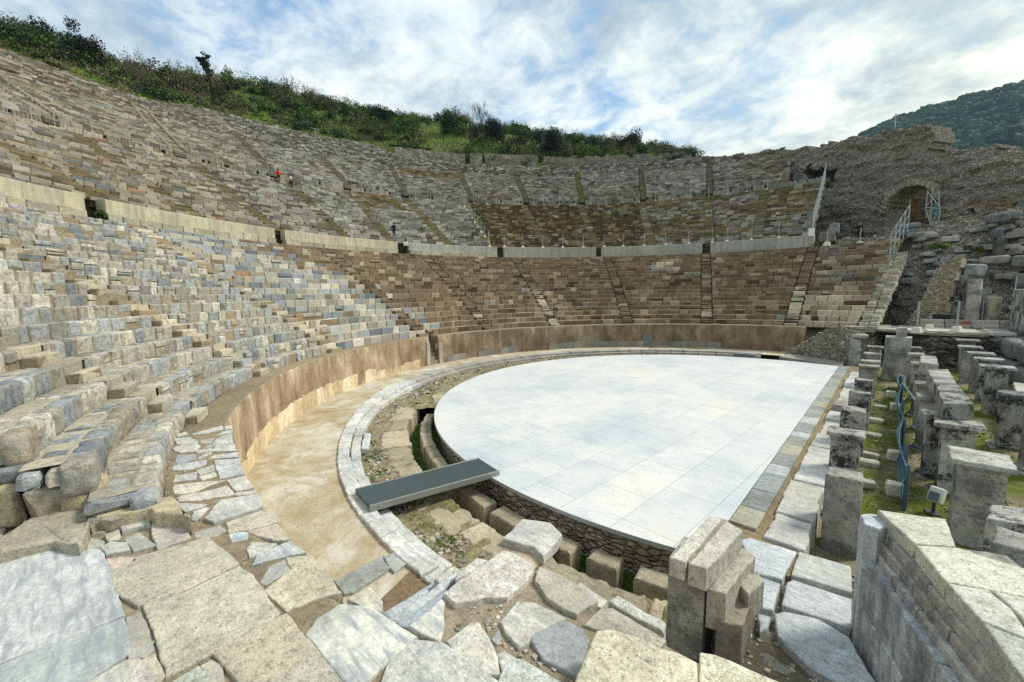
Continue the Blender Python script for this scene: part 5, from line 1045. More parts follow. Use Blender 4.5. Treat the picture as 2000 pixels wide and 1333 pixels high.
for q, (x, y, w_, zt_, lab) in enumerate(((10.05, 6.6, .66, 1.7, 'far row pier with a wide white topped slab, nearest of the capped ones'), (10.12, 9.6, .62, 1.7, 'second capped pier of the far row with a white topped slab'), (10.1, 12.2, .6, 1.7, 'third capped pier of the far row with a thick slab'), (10.0, 15.6, .6, 1.7, 'fourth pier of the far row, narrow and bluish'), (10.3, 20.2, .7, 1.72, 'farthest pier of the far row with two stacked slabs against the dark wall'))):
    pier('square_pillar', lab, x, y+.3, w_, .62, zt_, .44, 360+q*5, 'bluish' if q > 1 else 'pillar', GR3, (190, 192, 184))
column('round_column', 'short round column with a thick dark rim on the far row', 9.85, 1.0, .44, .42, 1.25, False, True, 380, 'pillar', GR3)
t_ = MB(); 
column('round_column', 'bluish round column cut by the right edge of the picture', 10.05, -1.6, .42, .38, 1.4, False, True, 385, 'bluish', GR3)
mbc = MB(); prism(mbc, [(9.85+.5*math.cos(a), 1.0+.5*math.sin(a)) for a in np.linspace(0, 6.28, 24)[:-1]], 1.2, 1.5, lin(140, 142, 138, .8), 0, .04, .02, 0, 5); tag(mbc.build('column_drum', M['pillar']), 'dark rimmed drum resting on the short round column', 'drum')
k = thing('block_pier', 'pier of two large pale speckled blocks between the front and middle rows', 'pier')
for z0, z1, q in ((-.7, 1.15, 0), (1.16, 2.25, 1)):
    a_ = onz(1722, 742, -.6); slab_thing('pier_block', None, None, [(a_[0]+.02*q, a_[1]), (a_[0]+1.25, a_[1]+.1), (a_[0]+1.3, a_[1]+1.3), (a_[0], a_[1]+1.3)], z0, z1, lin(190, 190, 180, .8), 'pillar_pale', .06, .03, .15, 390+q, parent=k)
slab_thing('capital_block', 'carved pale block on top of the two block pier', 'block', [(a_[0]+.5, a_[1]+.3), (a_[0]+1.0, a_[1]+.3), (a_[0]+1.0, a_[1]+.9), (a_[0]+.5, a_[1]+.9)], 2.25, 2.85, lin(196, 192, 178, .8), 'pillar_pale', .08, .06, .1, 394)
for q, (L, z, lab, mat) in enumerate((([(1936, 985), (2010, 992), (2030, 1030), (1925, 1012)], 1.3, 'dark topped stub of a round column at the right edge', 'pillar'), ([(1946, 1026), (2015, 1046), (2025, 1082), (1938, 1058)], 1.45, 'speckled white block stub in front of the dark topped stub', 'pillar_pale'))):
    slab_thing('column_stub', lab, 'block', pz(L, z), -.6, z, lin(190, 188, 178, .8), mat, .025, .03, .14, 400+q)
# ---- small loose blocks and concrete feet on the moss
for q, (x, y, s, lab) in enumerate(((1720, 797, (.5, .3, .12), 'flat pale stone beside the fourth front row pillar'), (1709, 826, (.6, .4, .2), 'pale block on the moss beside the third front row pillar'), (1703, 852, (.6, .45, .12), 'broken flat stone on the moss between second and third front row pillars'), (1697, 893, (.6, .3, .16), 'long pale block beside the second front row pillar, upper of two'), (1694, 910, (.65, .4, .2), 'long pale block beside the second front row pillar, lower of two'), (1690, 950, (.45, .35, .2), 'pale block beside the nearest front row pillar'), (1612, 1000, (.4, .3, .15), 'reddish stone between the kerb blocks and the nearest pillar'), (1988, 918, (.25, .2, .1), 'white stone lying on the moss near the right edge'), (1952, 905, (.5, .4, .08), 'flat stone plate under the far row columns'))):
    p = onz(x, y, -.6); mb = MB(); rock(mb, (p[0], p[1], -.64), (s[0], s[1], s[2]+.05), RNG.uniform(-10, 15), np.array(lin(206, 200, 180, .8)), q+70, 6, .12, .05); tag(mb.build('loose_stone', M['slab']), lab, 'stone', 'loose stones on the mossy basement ground')
for q, (x, y, lab) in enumerate(((1741, 776, 'cream concrete foot nearest the pale block pier'), (1749, 801, 'cream concrete foot left of the blue net, second farthest'), (1748, 899, 'cream concrete foot left of the blue net beside the second pillar'), (1749, 966, 'cream concrete foot partly behind the nearest bulge of the net'))):
    p = onz(x, y, -.6); mb = MB(); hexes(mb, box8((p[0], p[1], -.62), (.42, .34, .36), 8)*1.0, np.array(lin(214, 208, 184, .85)), .03, 0, .01); tag(mb.build('concrete_foot', M['foot']), lab, 'concrete foot', 'cream concrete feet beside the blue net')
# ---- blue net on posts
k = thing('safety_net', 'sagging blue safety net strung on posts across the mossy ground', 'net fence'); ys = np.linspace(-7.6, 11.5, 120); zs = np.linspace(-.58, .52, 14)
YY, ZZ = np.meshgrid(ys, zs, indexing='ij'); sag = .09*np.sin(YY*.8+.6)+.03*np.sin(YY*2.7+1)
XX = 6.78+sag*(1-(ZZ+.58)/1.3)+.06*np.sin(ZZ*5+YY); ZZ2 = ZZ-np.clip(ZZ+.3, 0, 1)*(.22*(1+np.sin(YY*.9+.6))*.5); mb = MB(); solid_grid(mb, np.stack([XX, YY, ZZ2], -1), np.ones((119, 13), bool), np.array([.012, 0, 0]), lin(58, 92, 112, .8)); mb.build('net_sheet', plain('blue_net', lin(66, 88, 98), .75, 0, .25, .25), k)
for j in range(1, 14, 2):
    mb = MB(); tube(mb, [(XX[i, j]-.012, YY[i, j], ZZ2[i, j]) for i in range(0, 120, 2)], .007, lin(150, 180, 190), 0, 4); mb.build('net_cord', plain('net_cord', lin(140, 172, 186), .7), k) if j < 14 else None
for y in (-7.55, -5.6, -2.2, 1.4, 5., 8.6, 11.4):
    mb = MB(); tube(mb, [(6.85, y, -.6), (6.85, y, .62), (6.85, y, .68)], [.05, .05, .015], lin(84, 120, 140)); mb.build('post', plain('net_post', lin(66, 94, 112), .5, .2), k)
mb = MB(); p = onz(1763, 712, .9); tube(mb, [(6.85, p[1], -.6), (6.85, p[1], 1.0)], .045, lin(200, 130, 95)); tag(mb.build('marker_post', plain('marker', lin(206, 150, 120), .7)), 'orange tipped marker post at the far end of the blue net', 'post')
mb = MB(); a_ = onz(1766, 752, .5); b_ = onz(1800, 800, .4); tube(mb, [(6.75, 8.2, .65), (6.9, 6.0, .95), tuple(a_+np.array([0, 0, .0])), tuple(b_)], .05, lin(150, 160, 162)); tag(mb.build('handrail', M['steel']), 'bent grey handrail tube beside the blue net', 'handrail')
# ---- floodlight
p = onz(1822, 1003, -.6); k = thing('floodlight', 'small cream floodlight on a stand at the foot of the wide pale pier', 'floodlight'); mb = MB(); box(mb, (p[0], p[1], -.3), (.3, .22, .42), -25, lin(206, 210, 196), .03, tilt=(-28, 0)); mb.build('housing', plain('lamp_housing', lin(206, 210, 198), .5, 0, .4, .08), k)
mb = MB(); box(mb, (p[0]-.05, p[1]-.13, -.2), (.2, .03, .24), -25, lin(60, 74, 78), .006, tilt=(-28, 0)); mb.build('lens', plain('lamp_glass', lin(70, 84, 88), .1, 0, .6), k)
mb = MB(); tube(mb, [(p[0], p[1], -.62), (p[0], p[1], -.25)], .035, lin(50, 50, 50)); box(mb, (p[0], p[1], -.62), (.3, .3, .05), 10, lin(60, 60, 58), .01); mb.build('stand', plain('lamp_stand', lin(60, 60, 58), .6), k)

rg = np.random.default_rng(808); mb = MB()
def pebbles(n, fp, s0, s1, z):
    P = fp(n); m = len(P); S = rg.uniform(s0, s1, m)
    c8 = np.zeros((m, 8, 3)); A_ = rg.uniform(0, 6.28, m)
    for q, (i, j, k_) in enumerate(_C8):
        x = (i-.5)*S*rg.uniform(.7, 1.3, m); y = (j-.5)*S*rg.uniform(.6, 1.2, m); c8[:, q, 0] = P[:, 0]+x*np.cos(A_)-y*np.sin(A_); c8[:, q, 1] = P[:, 1]+x*np.sin(A_)+y*np.cos(A_); c8[:, q, 2] = z+k_*S*rg.uniform(.25, .6, m)
    cc = np.array([lin(196, 184, 158), lin(168, 156, 132), lin(150, 150, 146), lin(212, 206, 190), lin(140, 120, 96)])[rg.integers(0, 5, m)]*.8; hexes(mb, c8, cc, 0, 0)
def polar(r0, r1, a0, a1): return lambda n: (lambda r, a: np.stack([r*np.cos(a), r*np.sin(a)], 1))(rg.uniform(r0, r1, n), np.radians(rg.uniform(a0, a1, n)))
pebbles(900, polar(21.1, 23.6, 256, 275.5), .012, .04, 2.163)
pebbles(600, lambda n: np.stack([rg.uniform(3.2, 5.3, n), rg.uniform(-21.5, -19.5, n)], 1), .012, .045, 2.163)
pebbles(1500, polar(16.6, 17.5, 205, 272), .03, .11, -.44); pebbles(900, polar(14.7, 17.5, 120, 222), .04, .16, -.40)
pebbles(260, polar(18.4, 20.9, 200, 272), .01, .035, -.132); pebbles(500, lambda n: np.stack([rg.uniform(4.3, 6.6, n), rg.uniform(-17, -12.6, n)], 1), .02, .08, -.17)
pebbles(500, lambda n: np.stack([rg.uniform(5.3, 11, n), rg.uniform(-11, 18, n)], 1), .02, .10, -.6)
tag(mb.build('loose_grit', M['slab']), 'loose grit and small stones scattered over the paving and the rubble', 'gravel', None, 'stuff')
# ================================================================== PLATFORM AND BASEMENT WALL AT THE FAR END OF THE STAGE
k = thing('parodos_platform', 'pale stone roofed platform at the far end of the stage above a dark masonry wall', 'platform')
pf_ = [(3.4, 22.9), (5.2, 22.6), (6.2, 21.9), (9.1, 21.2), (12.2, 21.6), (13.5, 27.5), (8.6, 27.2), (4.6, 26.0), (2.2, 24.4)]
rg = np.random.default_rng(5)
mb = MB(); prism(mb, pf_, 1.86, 2.12, np.array(lin(170, 160, 138, .8)), 0, .05, .05, .3, 5); mb.build('platform_bed', M['slab'], k)
for q, (x0, x1, y0, y1) in enumerate([(x, x+rg.uniform(1.1, 1.5), y, y+1.2) for y in (21.3, 22.6, 23.9, 25.2) for x in np.arange(3.6, 12.2, 1.55)]):
    if y0 < 22.4 and x0 < 5.9: continue
    mb = MB(); prism(mb, [(x0, y0), (x1, y0+.05), (x1, y1), (x0, y1)], 2.0, 2.19+rg.uniform(-.015, .02), np.array(lin(*[(226, 222, 208), (206, 202, 188), (216, 214, 204)][q % 3], .8)), 0, .03, .04, .15, q); mb.build('roof_slab', M['slab'], k)
def px_wall(name, lab, cat, A, B, px, z0=None, th=.8, cell=.22, amp=.10, mat='rubble', col=(.5, .5, .5), holes=(), seed=0, parent=None, extra=None):
    """rubble wall standing on plan line A>B whose outline was measured from the photograph"""
    pts = np.array([online(x, y, A, B) for x, y in px]); hs = [np.array([online(x, y, A, B) for x, y in h]) for h in holes]
    if z0 is not None: pts[:, 1] = np.maximum(pts[:, 1], z0)
    u0, u1 = pts[:, 0].min(), pts[:, 0].max(); v0, v1 = pts[:, 1].min(), pts[:, 1].max(); nu = max(4, int((u1-u0)/cell)+2); nv = max(4, int((v1-v0)/cell)+2)
    U, V = np.meshgrid(np.linspace(u0, u1, nu), np.linspace(v0, v1, nv), indexing='ij')
    def inside(poly, x, y):
        r = np.zeros(x.shape, bool); j = len(poly)-1
        for i in range(len(poly)):
            xi, yi, xj, yj = *poly[i], *poly[j]
            r ^= ((yi > y) != (yj > y)) & (x < (xj-xi)*(y-yi)/((yj-yi) or 1e-9)+xi); j = i
        return r
    uc = (U[:-1, :-1]+U[1:, 1:])/2; vc = (V[:-1, :-1]+V[1:, 1:])/2
    jx = fbm(np.stack([uc*.9, vc*.9, uc*0], -1), seed+2)*cell*2.2
    m = inside(pts, uc+jx, vc+jx)
    for h in hs: m &= ~inside(h, uc+jx*.6, vc+jx*.6)
    A_ = np.array(A, float); t = (np.array(B, float)-A_); t /= np.hypot(*t); n = np.array([-t[1], t[0]]); 
    if n@(CAM[:2]-A_) > 0: n = -n
    P = np.stack([A_[0]+t[0]*U, A_[1]+t[1]*U, V], -1)
    d = fbm(P*.55, seed, 3)*amp*1.6+fbm(P*2.1, seed+7, 3)*amp
    if extra is not None: d = d+extra(U-u0, V)
    P[..., 0] += n[0]*d; P[..., 1] += n[1]*d; P[..., 2] += fbm(P*2.3, seed+9, 2)*cell*.5
    off = np.broadcast_to(np.array([n[0]*th, n[1]*th, 0]), P.shape)
    mb = MB(); solid_grid(mb, P, m, off, col); o = mb.build(name, M[mat] if isinstance(mat, str) else mat, parent)
    if parent is None: tag(o, lab, cat)
    return o
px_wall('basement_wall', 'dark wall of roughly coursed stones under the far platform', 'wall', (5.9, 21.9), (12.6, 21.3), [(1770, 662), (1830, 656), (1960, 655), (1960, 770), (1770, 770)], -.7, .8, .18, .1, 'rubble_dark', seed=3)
px_wall('basement_wall', 'short pale stone jamb beside the dark doorway under the platform', 'wall', (4.4, 22.6), (6.2, 22.1), [(1684, 652), (1706, 645), (1706, 740), (1684, 740)], -.7, 1.6, .16, .08, 'rubble', seed=4)
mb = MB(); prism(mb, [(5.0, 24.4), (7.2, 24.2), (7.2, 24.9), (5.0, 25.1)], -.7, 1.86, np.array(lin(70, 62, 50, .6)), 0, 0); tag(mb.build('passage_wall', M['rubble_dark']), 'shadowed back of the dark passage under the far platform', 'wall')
mb = MB(); rock(mb, (6.3, 21.9, 1.98), (1.9, .9, .26), -8, np.array(lin(206, 200, 184, .8)), 3, 7, .1, .05); tag(mb.build('lintel_slab', M['slab']), 'long pale lintel slab above the dark doorway under the platform', 'lintel')
# ruined sloping end of the podium wall
a_, b_ = onz(1536, 692, -.1), onz(1655, 712, -.1)
px_wall('stepped_wall', 'ruined brown wall stepping up in rough courses beside the end of the podium', 'wall', a_[:2], b_[:2], [(1528, 696), (1545, 682), (1560, 674), (1580, 664), (1600, 652), (1618, 643), (1640, 638), (1662, 640), (1662, 720)], -.3, 1.4, .16, .12, 'rubble', seed=6)
slab_thing('ledge_slab', 'low grey ledge slab at the foot of the stepped ruined wall', 'slab', pz([(1522, 698), (1540, 692), (1650, 704), (1646, 716)], -.02), -.4, .03, lin(168, 164, 150, .8), 'slab', .04, .04, .15, 9)
b_ = onz(1663, 714, -.1); pier('square_pillar', 'pale upright slab pillar at the corner of the stepped ruined wall', b_[0]+.1, b_[1]+.25, .62, .5, 1.75, 0, 420, 'pillar_pale', None, col=(190, 192, 186))
mb = MB(); rock(mb, (b_[0]+.1, b_[1]+1.0, 1.78), (1.3, 1.1, .34), 5, np.array(lin(186, 180, 160, .8)), 8, 7, .1, .06); tag(mb.build('cap_stone', M['slab']), 'flat cap stone behind the pale corner pillar', 'stone')
mb = MB(); c8 = box8((onz(1454, 697, -.1)[0], onz(1454, 697, -.1)[1], -.2), (1.6, .5, .35), -3); hexes(mb, c8, np.array(lin(120, 130, 132, .8)), .02); tag(mb.build('grey_box', M['concrete']), 'small grey slab box on the kerb at the far side of the floor', 'box')
# ================================================================== RUBBLE VAULT AT THE NORTH END
VA, VB = (-12.5, 70.5), (19.5, 51.0)
vault = thing('vault_ruin', 'huge ruined rubble vault with an arched opening at the right end of the theatre', 'ruin')
arch = [(1733, 470), (1736, 415), (1748, 385), (1770, 368), (1795, 361), (1815, 363), (1832, 372), (1840, 390), (1840, 440), (1836, 470)]
hole1 = [(1572, 336), (1580, 320), (1592, 330), (1606, 328), (1618, 326), (1630, 334), (1632, 358), (1618, 360), (1600, 358), (1576, 352)]
hole2 = [(1672, 470), (1672, 448), (1680, 440), (1689, 446), (1690, 470)]
def _ext(U, V):   # the upper mass stands further back, the lower front bulges toward the stage
    return -.9*np.clip((24-V)/10, 0, 1)*np.clip((U-12)/10, 0, 1)+.5*fbm(np.stack([U*.45, V*1.3, U*0], -1), 71, 4)
px_wall('rubble_face', None, None, VA, VB, [(1512, 420), (1516, 300), (1540, 297), (1560, 291), (1585, 290), (1610, 282), (1632, 281), (1660, 272), (1690, 269), (1712, 261), (1740, 255), (1768, 253), (1790, 248), (1818, 247), (1824, 262), (1819, 290), (1818, 304), (1850, 301), (1895, 292), (1940, 287), (1952, 290), (1985, 299), (2010, 303), (2120, 330), (2120, 500), (1600, 500), (1560, 420)], None, 4.2, .3, .26, 'rubble', holes=(arch, hole1, hole2, [(1902, 408), (1912, 408), (1912, 416), (1902, 416)], [(1940, 402), (1950, 402), (1950, 409), (1940, 409)]), seed=11, parent=vault, extra=_ext)
VA2, VB2 = np.array(VA)+[4.2, 7.4], np.array(VB)+[4.2, 7.4]
px_wall('core_wall', None, None, VA2, VB2, [(1715, 480), (1715, 340), (1860, 340), (1860, 480)], None, 1.2, .35, .3, 'rubble_red', holes=([(1812, 400), (1826, 392), (1834, 400), (1834, 470), (1812, 470)],), seed=14, parent=vault)
px_wall('core_patch', None, None, np.array(VA)+[-.45, -.8], np.array(VB)+[-.45, -.8], [(1842, 432), (1846, 402), (1870, 404), (1900, 398), (1960, 390), (1975, 398), (1965, 420), (1920, 445), (1846, 455)], None, .6, .3, .25, 'rubble_red', holes=([(1900, 407), (1913, 407), (1913, 418), (1900, 418)],), seed=15, parent=vault)
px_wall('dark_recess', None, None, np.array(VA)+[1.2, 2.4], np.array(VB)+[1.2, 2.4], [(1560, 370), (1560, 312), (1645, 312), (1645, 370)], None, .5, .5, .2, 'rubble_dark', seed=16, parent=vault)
# ring of arch stones
mb = MB(); AP = np.array([online(x, y, VA, VB) for x, y in [(1736, 415), (1748, 385), (1770, 368), (1795, 361), (1815, 363), (1832, 372), (1840, 390)]]); tt = np.array(VB, float)-VA; tt /= np.hypot(*tt); s = np.linspace(0, len(AP)-1, 26)
for j in s:
    u = np.interp(j, range(len(AP)), AP[:, 0]); z = np.interp(j, range(len(AP)), AP[:, 1]); box(mb, (VA[0]+tt[0]*u-.35, VA[1]+tt[1]*u-.65, z-.1+RNG.uniform(-.1, .1)), (.34, .9, RNG.uniform(.7, 1.0)), -31, np.array(lin(176, 166, 146, .9))*RNG.uniform(.75, 1.15), .03, 0, .02, (0, (j-3)*14))
mb.build('arch_stones', M['seat'], vault)
def truss(name, lab, A, B, L, rad, cat='scaffold', group=None):
    k = thing(name, lab, cat, group=group); tA = np.array(A, float); t_ = np.array(B, float)-tA; t_ /= np.hypot(*t_)
    for (p, q) in L:
        e = []
        for (x, y) in (p, q): u, z = online(x, y, A, B); e.append((tA[0]+t_[0]*u, tA[1]+t_[1]*u, z))
        mb = MB(); tube(mb, e, rad, lin(190, 186, 178), 0, 6); mb.build('steel_bar', M['steel'], k)
    return k
truss('support_truss', 'steel lattice brace standing inside the arched opening', np.array(VA)+[-.6, -1.0], np.array(VB)+[-.6, -1.0], [((1822, 366), (1816, 440)), ((1812, 372), (1808, 410)), ((1833, 374), (1836, 420)), ((1812, 376), (1834, 402)), ((1833, 376), (1810, 402)), ((1808, 406), (1838, 408)), ((1808, 410), (1818, 440)), ((1836, 410), (1818, 440)), ((1836, 408), (1832, 440))], .09)
truss('support_truss', 'steel lattice tower rising behind the broken top of the rubble vault', np.array(VA)+[1.5, 3.], np.array(VB)+[1.5, 3.], [((1834, 272), (1830, 312)), ((1849, 281), (1846, 312)), ((1834, 274), (1849, 284)), ((1849, 284), (1831, 306)), ((1820, 300), (1834, 284)), ((1834, 290), (1846, 310)), ((1826, 276), (1834, 274))], .085)
truss('cross_mast', 'rusty cross shaped mast on top of the rubble vault against the sky', np.array(VA)+[.6, 1.2], np.array(VB)+[.6, 1.2], [((1747, 262), (1750, 222)), ((1745, 228), (1754, 227))], .07, 'mast')
# battlement-like loose stones on the upper edge
for q, (x, y, s) in enumerate(((1446, 302, (1.6, 1.2, 1.1)), (1463, 302, (.8, .8, 1.0)), (1478, 302, (2.0, 1.2, .8)), (1498, 295, (1.6, 1.2, 1.1)), (1515, 297, (1.6, 1.2, .9)))):
    p = onr(x, y, 78.8); mb = MB(); rock(mb, (p[0], p[1], p[2]-.9), s, 10, np.array(lin(128, 122, 106, .9)), q, 5, .1, .06); tag(mb.build('crest_block', M['seat']), ['dark squarish block at the left end of the crest beside the rubble vault', 'small upright block second from the left on the crest', 'long low block in the middle of the crest beside the vault', 'tall block second from the right on the crest', 'rightmost pale crest block touching the rubble vault'][q], 'block', 'loose blocks on the crest beside the rubble vault')
# ================================================================== RUBBLE MOUND RIGHT, MASONRY, BLOCKS
MA, MBp = (5.0, 37.5), (20.5, 30.5)
px_wall('rubble_mound', 'collapsed slope of grey rubble with grassy tufts below the vault', 'rubble slope', MA, MBp, [(1590, 500), (1600, 478), (1640, 468), (1690, 466), (1740, 460), (1770, 448), (1810, 440), (1860, 426), (1900, 418), (1960, 411), (1990, 414), (2060, 420), (2060, 680), (1690, 680), (1690, 500)], None, 3., .24, .4, 'rubble', seed=21, extra=lambda U, V: -.5*np.clip(11.5-V, 0, 20))
px_wall('rubble_ramp', 'sloping spine of pale rubble masonry rising beside the seat rows', 'masonry', (6.0, 27.5), (12.0, 26.2), [(1768, 640), (1790, 600), (1810, 560), (1830, 520), (1870, 503), (1878, 508), (1868, 540), (1860, 575), (1856, 640)], 1.9, 2.2, .16, .16, _rubble('pale_rubble_facing', [(0., lin(150, 136, 108)), (.5, lin(190, 178, 148)), (1., lin(214, 206, 182))], 5.2, .6), seed=22)
px_wall('block_wall', 'coursed wall of pale marble blocks at the back of the far platform', 'wall', (7.0, 27.6), (14.5, 27.0), [(1790, 650), (1792, 600), (1806, 592), (1870, 588), (1872, 596), (1930, 560), (1935, 650)], 1.9, .8, .2, .06, 'bluish', np.array(lin(176, 178, 172, .8)), seed=23)
mnd = [o for o in bpy.data.objects if o.name == 'rubble_mound'][0]; rg = np.random.default_rng(31)
mt = np.array(MBp, float)-MA; mt /= np.hypot(*mt); mn = np.array([mt[1], -mt[0]])
if mn@(CAM[:2]-np.array(MA)) < 0: mn = -mn
for q in range(90):
    V_ = rg.uniform(3.4, 11.2); u_ = rg.uniform(3.4, 14.5); s_ = rg.uniform(.3, .9); d_ = .5*(11.5-V_)+.25
    P_ = np.array(MA)+mt*u_+mn*d_; mb = MB(); box(mb, (P_[0], P_[1], V_-.2), (s_*1.5, s_, s_*.55), -24+rg.normal(0, 10), np.array(lin(*[(196, 192, 178), (178, 174, 162), (210, 206, 192), (160, 156, 142), (186, 190, 188)][rg.integers(5)], .9)), .06, 0, .03, (rg.normal(0, 5), rg.normal(0, 5))); mb.build('rubble_stone', M['pillar_pale' if q % 3 else 'seat'], mnd)
# stone steps at the end of the rows
k = thing('end_steps', 'flight of pale irregular steps climbing along the right end of the lower seats', 'steps'); rg = np.random.default_rng(8)
for j, (r0, r1, z0, z1) in enumerate(ROWS_L[:16]):
    for s in range(2):
        mb = MB(); ra = r0+(r1-r0)*s/2; zz_ = z0+(z1-z0)*(s+1)/2; az0 = 76.0+.12*j
        for (da, db) in ((0, 1.3), (1.35, 2.9)):
            q = arc_hex(ra, ra+.75, az0+da+rg.uniform(-.1, .1), az0+db, zz_-.5, zz_+rg.normal(0, .03)); q += rg.normal(0, .04, q.shape); hexes(mb, q, np.array(lin(*[(190, 182, 160), (168, 160, 142), (200, 194, 178)][rg.integers(3)], .85))[None], .05, 0, .02)
        mb.build('step', M['seat'], k)
# large blocks, each a thing
BB = [('big bluish block on the rubble beside the stepped fence, upper of a pair', (1618, 436, 1640, 456), 38.5, (168, 172, 168)), ('rough grey block under the bluish block beside the stepped fence', (1597, 452, 1632, 474), 38, (150, 146, 132)),
 ('long grey marble block lying below the arched opening, upper of two', (1752, 436, 1798, 447), 36., (150, 154, 156)), ('long grey marble block lying below the arched opening, lower of two', (1752, 447, 1788, 460), 35.6, (132, 136, 140)),
 ('flat slab in front of the two long grey blocks', (1770, 452, 1830, 464), 35, (170, 172, 168)), ('huge rounded grey boulder block at the top of the right rubble', (1928, 416, 1974, 434), 31.5, (146, 150, 146)), ('second huge grey block behind the rounded one at the top right', (1950, 411, 1994, 428), 32.5, (132, 134, 130)),
 ('dark square block set in the rubble below the huge rounded one', (1936, 446, 1962, 464), 30.6, (118, 122, 122)), ('tall dark pier of stone in the rubble at the right', (1938, 462, 1964, 502), 30.4, (112, 110, 96)), ('long rounded column drum lying on the rubble at the right', (1912, 500, 1976, 515), 29.5, (166, 162, 146)),
 ('tilted pale block resting on the ramp of rubble', (1880, 516, 1926, 538), 28.2, (196, 202, 196)), ('big rough grey block under the tilted pale block', (1866, 538, 1892, 562), 28, (160, 158, 146)), ('upright grey block beside the column shaft', (1884, 545, 1908, 572), 27.8, (150, 154, 152)),
 ('dark dressed block in the pile beside the column shaft', (1876, 572, 1900, 592), 27.3, (110, 112, 108)), ('grey dressed block below the dark one beside the column shaft', (1874, 590, 1902, 610), 27.2, (150, 152, 146)), ('pale dressed block at the bottom of the pile beside the column shaft', (1874, 608, 1900, 622), 27.1, (196, 194, 178)),
 ('grey block low on the right edge of the rubble', (1980, 535, 2012, 560), 28, (130, 132, 126)), ('square grey block above the long drum at the right edge', (1976, 500, 2012, 520), 29.2, (150, 148, 136))]
for q, (lab, (x0, y0, x1, y1), Y, c) in enumerate(BB):
    a = ony_ = CAM+ray(x0, y1)*((Y-CAM[1])/ray(x0, y1)[1]); b = CAM+ray(x1, y0)*((Y-CAM[1])/ray(x1, y0)[1]); wd = abs(b[0]-a[0]); h = b[2]-a[2]
    mb = MB(); rock(mb, ((a[0]+b[0])/2, Y+.4, a[2]-.1), (wd*1.03, max(.9, wd*.5), h+.15), RNG.uniform(-8, 8), np.array(lin(*c, .85)), q+200, 8, .05, .08, tilt=(0, RNG.uniform(-4, 4) if q != 10 else 8)); tag(mb.build('stone_block', M['bluish' if q % 2 else 'pillar_pale']), lab, 'stone block', 'large loose blocks of the rubble on the right')
# reconstructed half column and door block behind the platform
column('round_column', 'tall pale fluted looking column shaft braced by poles behind the platform', 10.9, 26.2, .42, .38, 6.0, False, False, 430, 'pillar_pale', col=(196, 190, 174), zb=2.1)
slab_thing('column_stub', 'short pale column stub right of the tall braced shaft', 'column', [(12.0+.4*math.cos(a), 26.4+.4*math.sin(a)) for a in np.linspace(0, 6.28, 14)[:-1]], 2.1, 4.6, lin(196, 186, 162, .8), 'pillar_pale', .05, .02, .2, 433)
mb = MB(); box(mb, (9.3, 26.5, 2.15), (1.0, .2, 1.0), 0, np.array(lin(40, 40, 38)), .01); tag(mb.build('dark_grille', plain('dark_grille', lin(38, 38, 36), .8)), 'small dark grille leaning at the back of the platform', 'grille')
mb = MB(); rock(mb, (10.6, 25.6, 2.18), (.4, .3, .55), 0, np.array(lin(176, 72, 44)), 4, 5, .5, .1); tag(mb.build('red_tub', plain('red_tub', lin(170, 72, 46), .6, nz=.2)), 'small red object standing by the tall braced column', 'tub')
for q, (y, z) in enumerate(((25.9, 2.15), (25.3, 2.15))):
    mb = MB()
    for x in np.arange(8.0, 12.4, 1.45): hexes(mb, box8((x+.7, y+.1, z), (1.42, .55, .32 if q else .66)), np.array(lin(*[(196, 190, 172), (180, 174, 158), (206, 202, 188)][int(x*3) % 3], .8))[None], .05, 0, .015)
    tag(mb.build('step_course', M['slab']), ['upper course of pale step blocks at the back of the platform', 'lower course of pale step blocks at the back of the platform'][q], 'step')
# big block wall on the right of the basement
k = thing('great_wall', 'wall of huge smooth grey blocks running along the right side of the stage basement', 'wall')
for q, (x, y0, y1, z0, z1, c) in enumerate(((11.9, 17.5, 21.4, .75, 2.0, (156, 160, 158)), (12.1, 12.5, 17.45, .7, 2.0, (148, 152, 152)), (11.7, 16.6, 21.4, -.7, .72, (130, 134, 132)), (11.9, 11.2, 16.55, -.7, .68, (140, 142, 138)), (12.9, 16, 21.5, 2.02, 2.9, (178, 178, 168)), (13.1, 9.5, 15.95, 2.02, 2.9, (190, 188, 176)), (12.2, 7, 12.4, .7, 2.0, (150, 152, 150)), (12.1, 4, 11.1, -.7, .68, (136, 138, 134)))):
    mb = MB(); rock(mb, (x+.9, (y0+y1)/2, z0), (1.9, (y1-y0)*1.0, z1-z0), 0, np.array(lin(*c, .82)), q+60, 10, .06, .03); mb.build('great_block', M['bluish'], k)
slab_thing('cornice_block', 'pale upside down cornice block lying against the big block wall', 'block', pz([(1978, 748), (2003, 752), (2012, 778), (1985, 770)], .9), -.6, .95, lin(196, 196, 186, .8), 'slab', .08, .04, .12, 71)
pz_ = [(12.8, 21.9), (15.5, 21.5), (15.5, 25.5), (12.8, 25.8)]
slab_thing('ruined_pier', 'broad white pier block with black stains at the right edge behind the platform', 'pier', pz_, 2.0, 5.2, lin(196, 196, 190, .82), 'pillar', .08, .06, .2, 72)
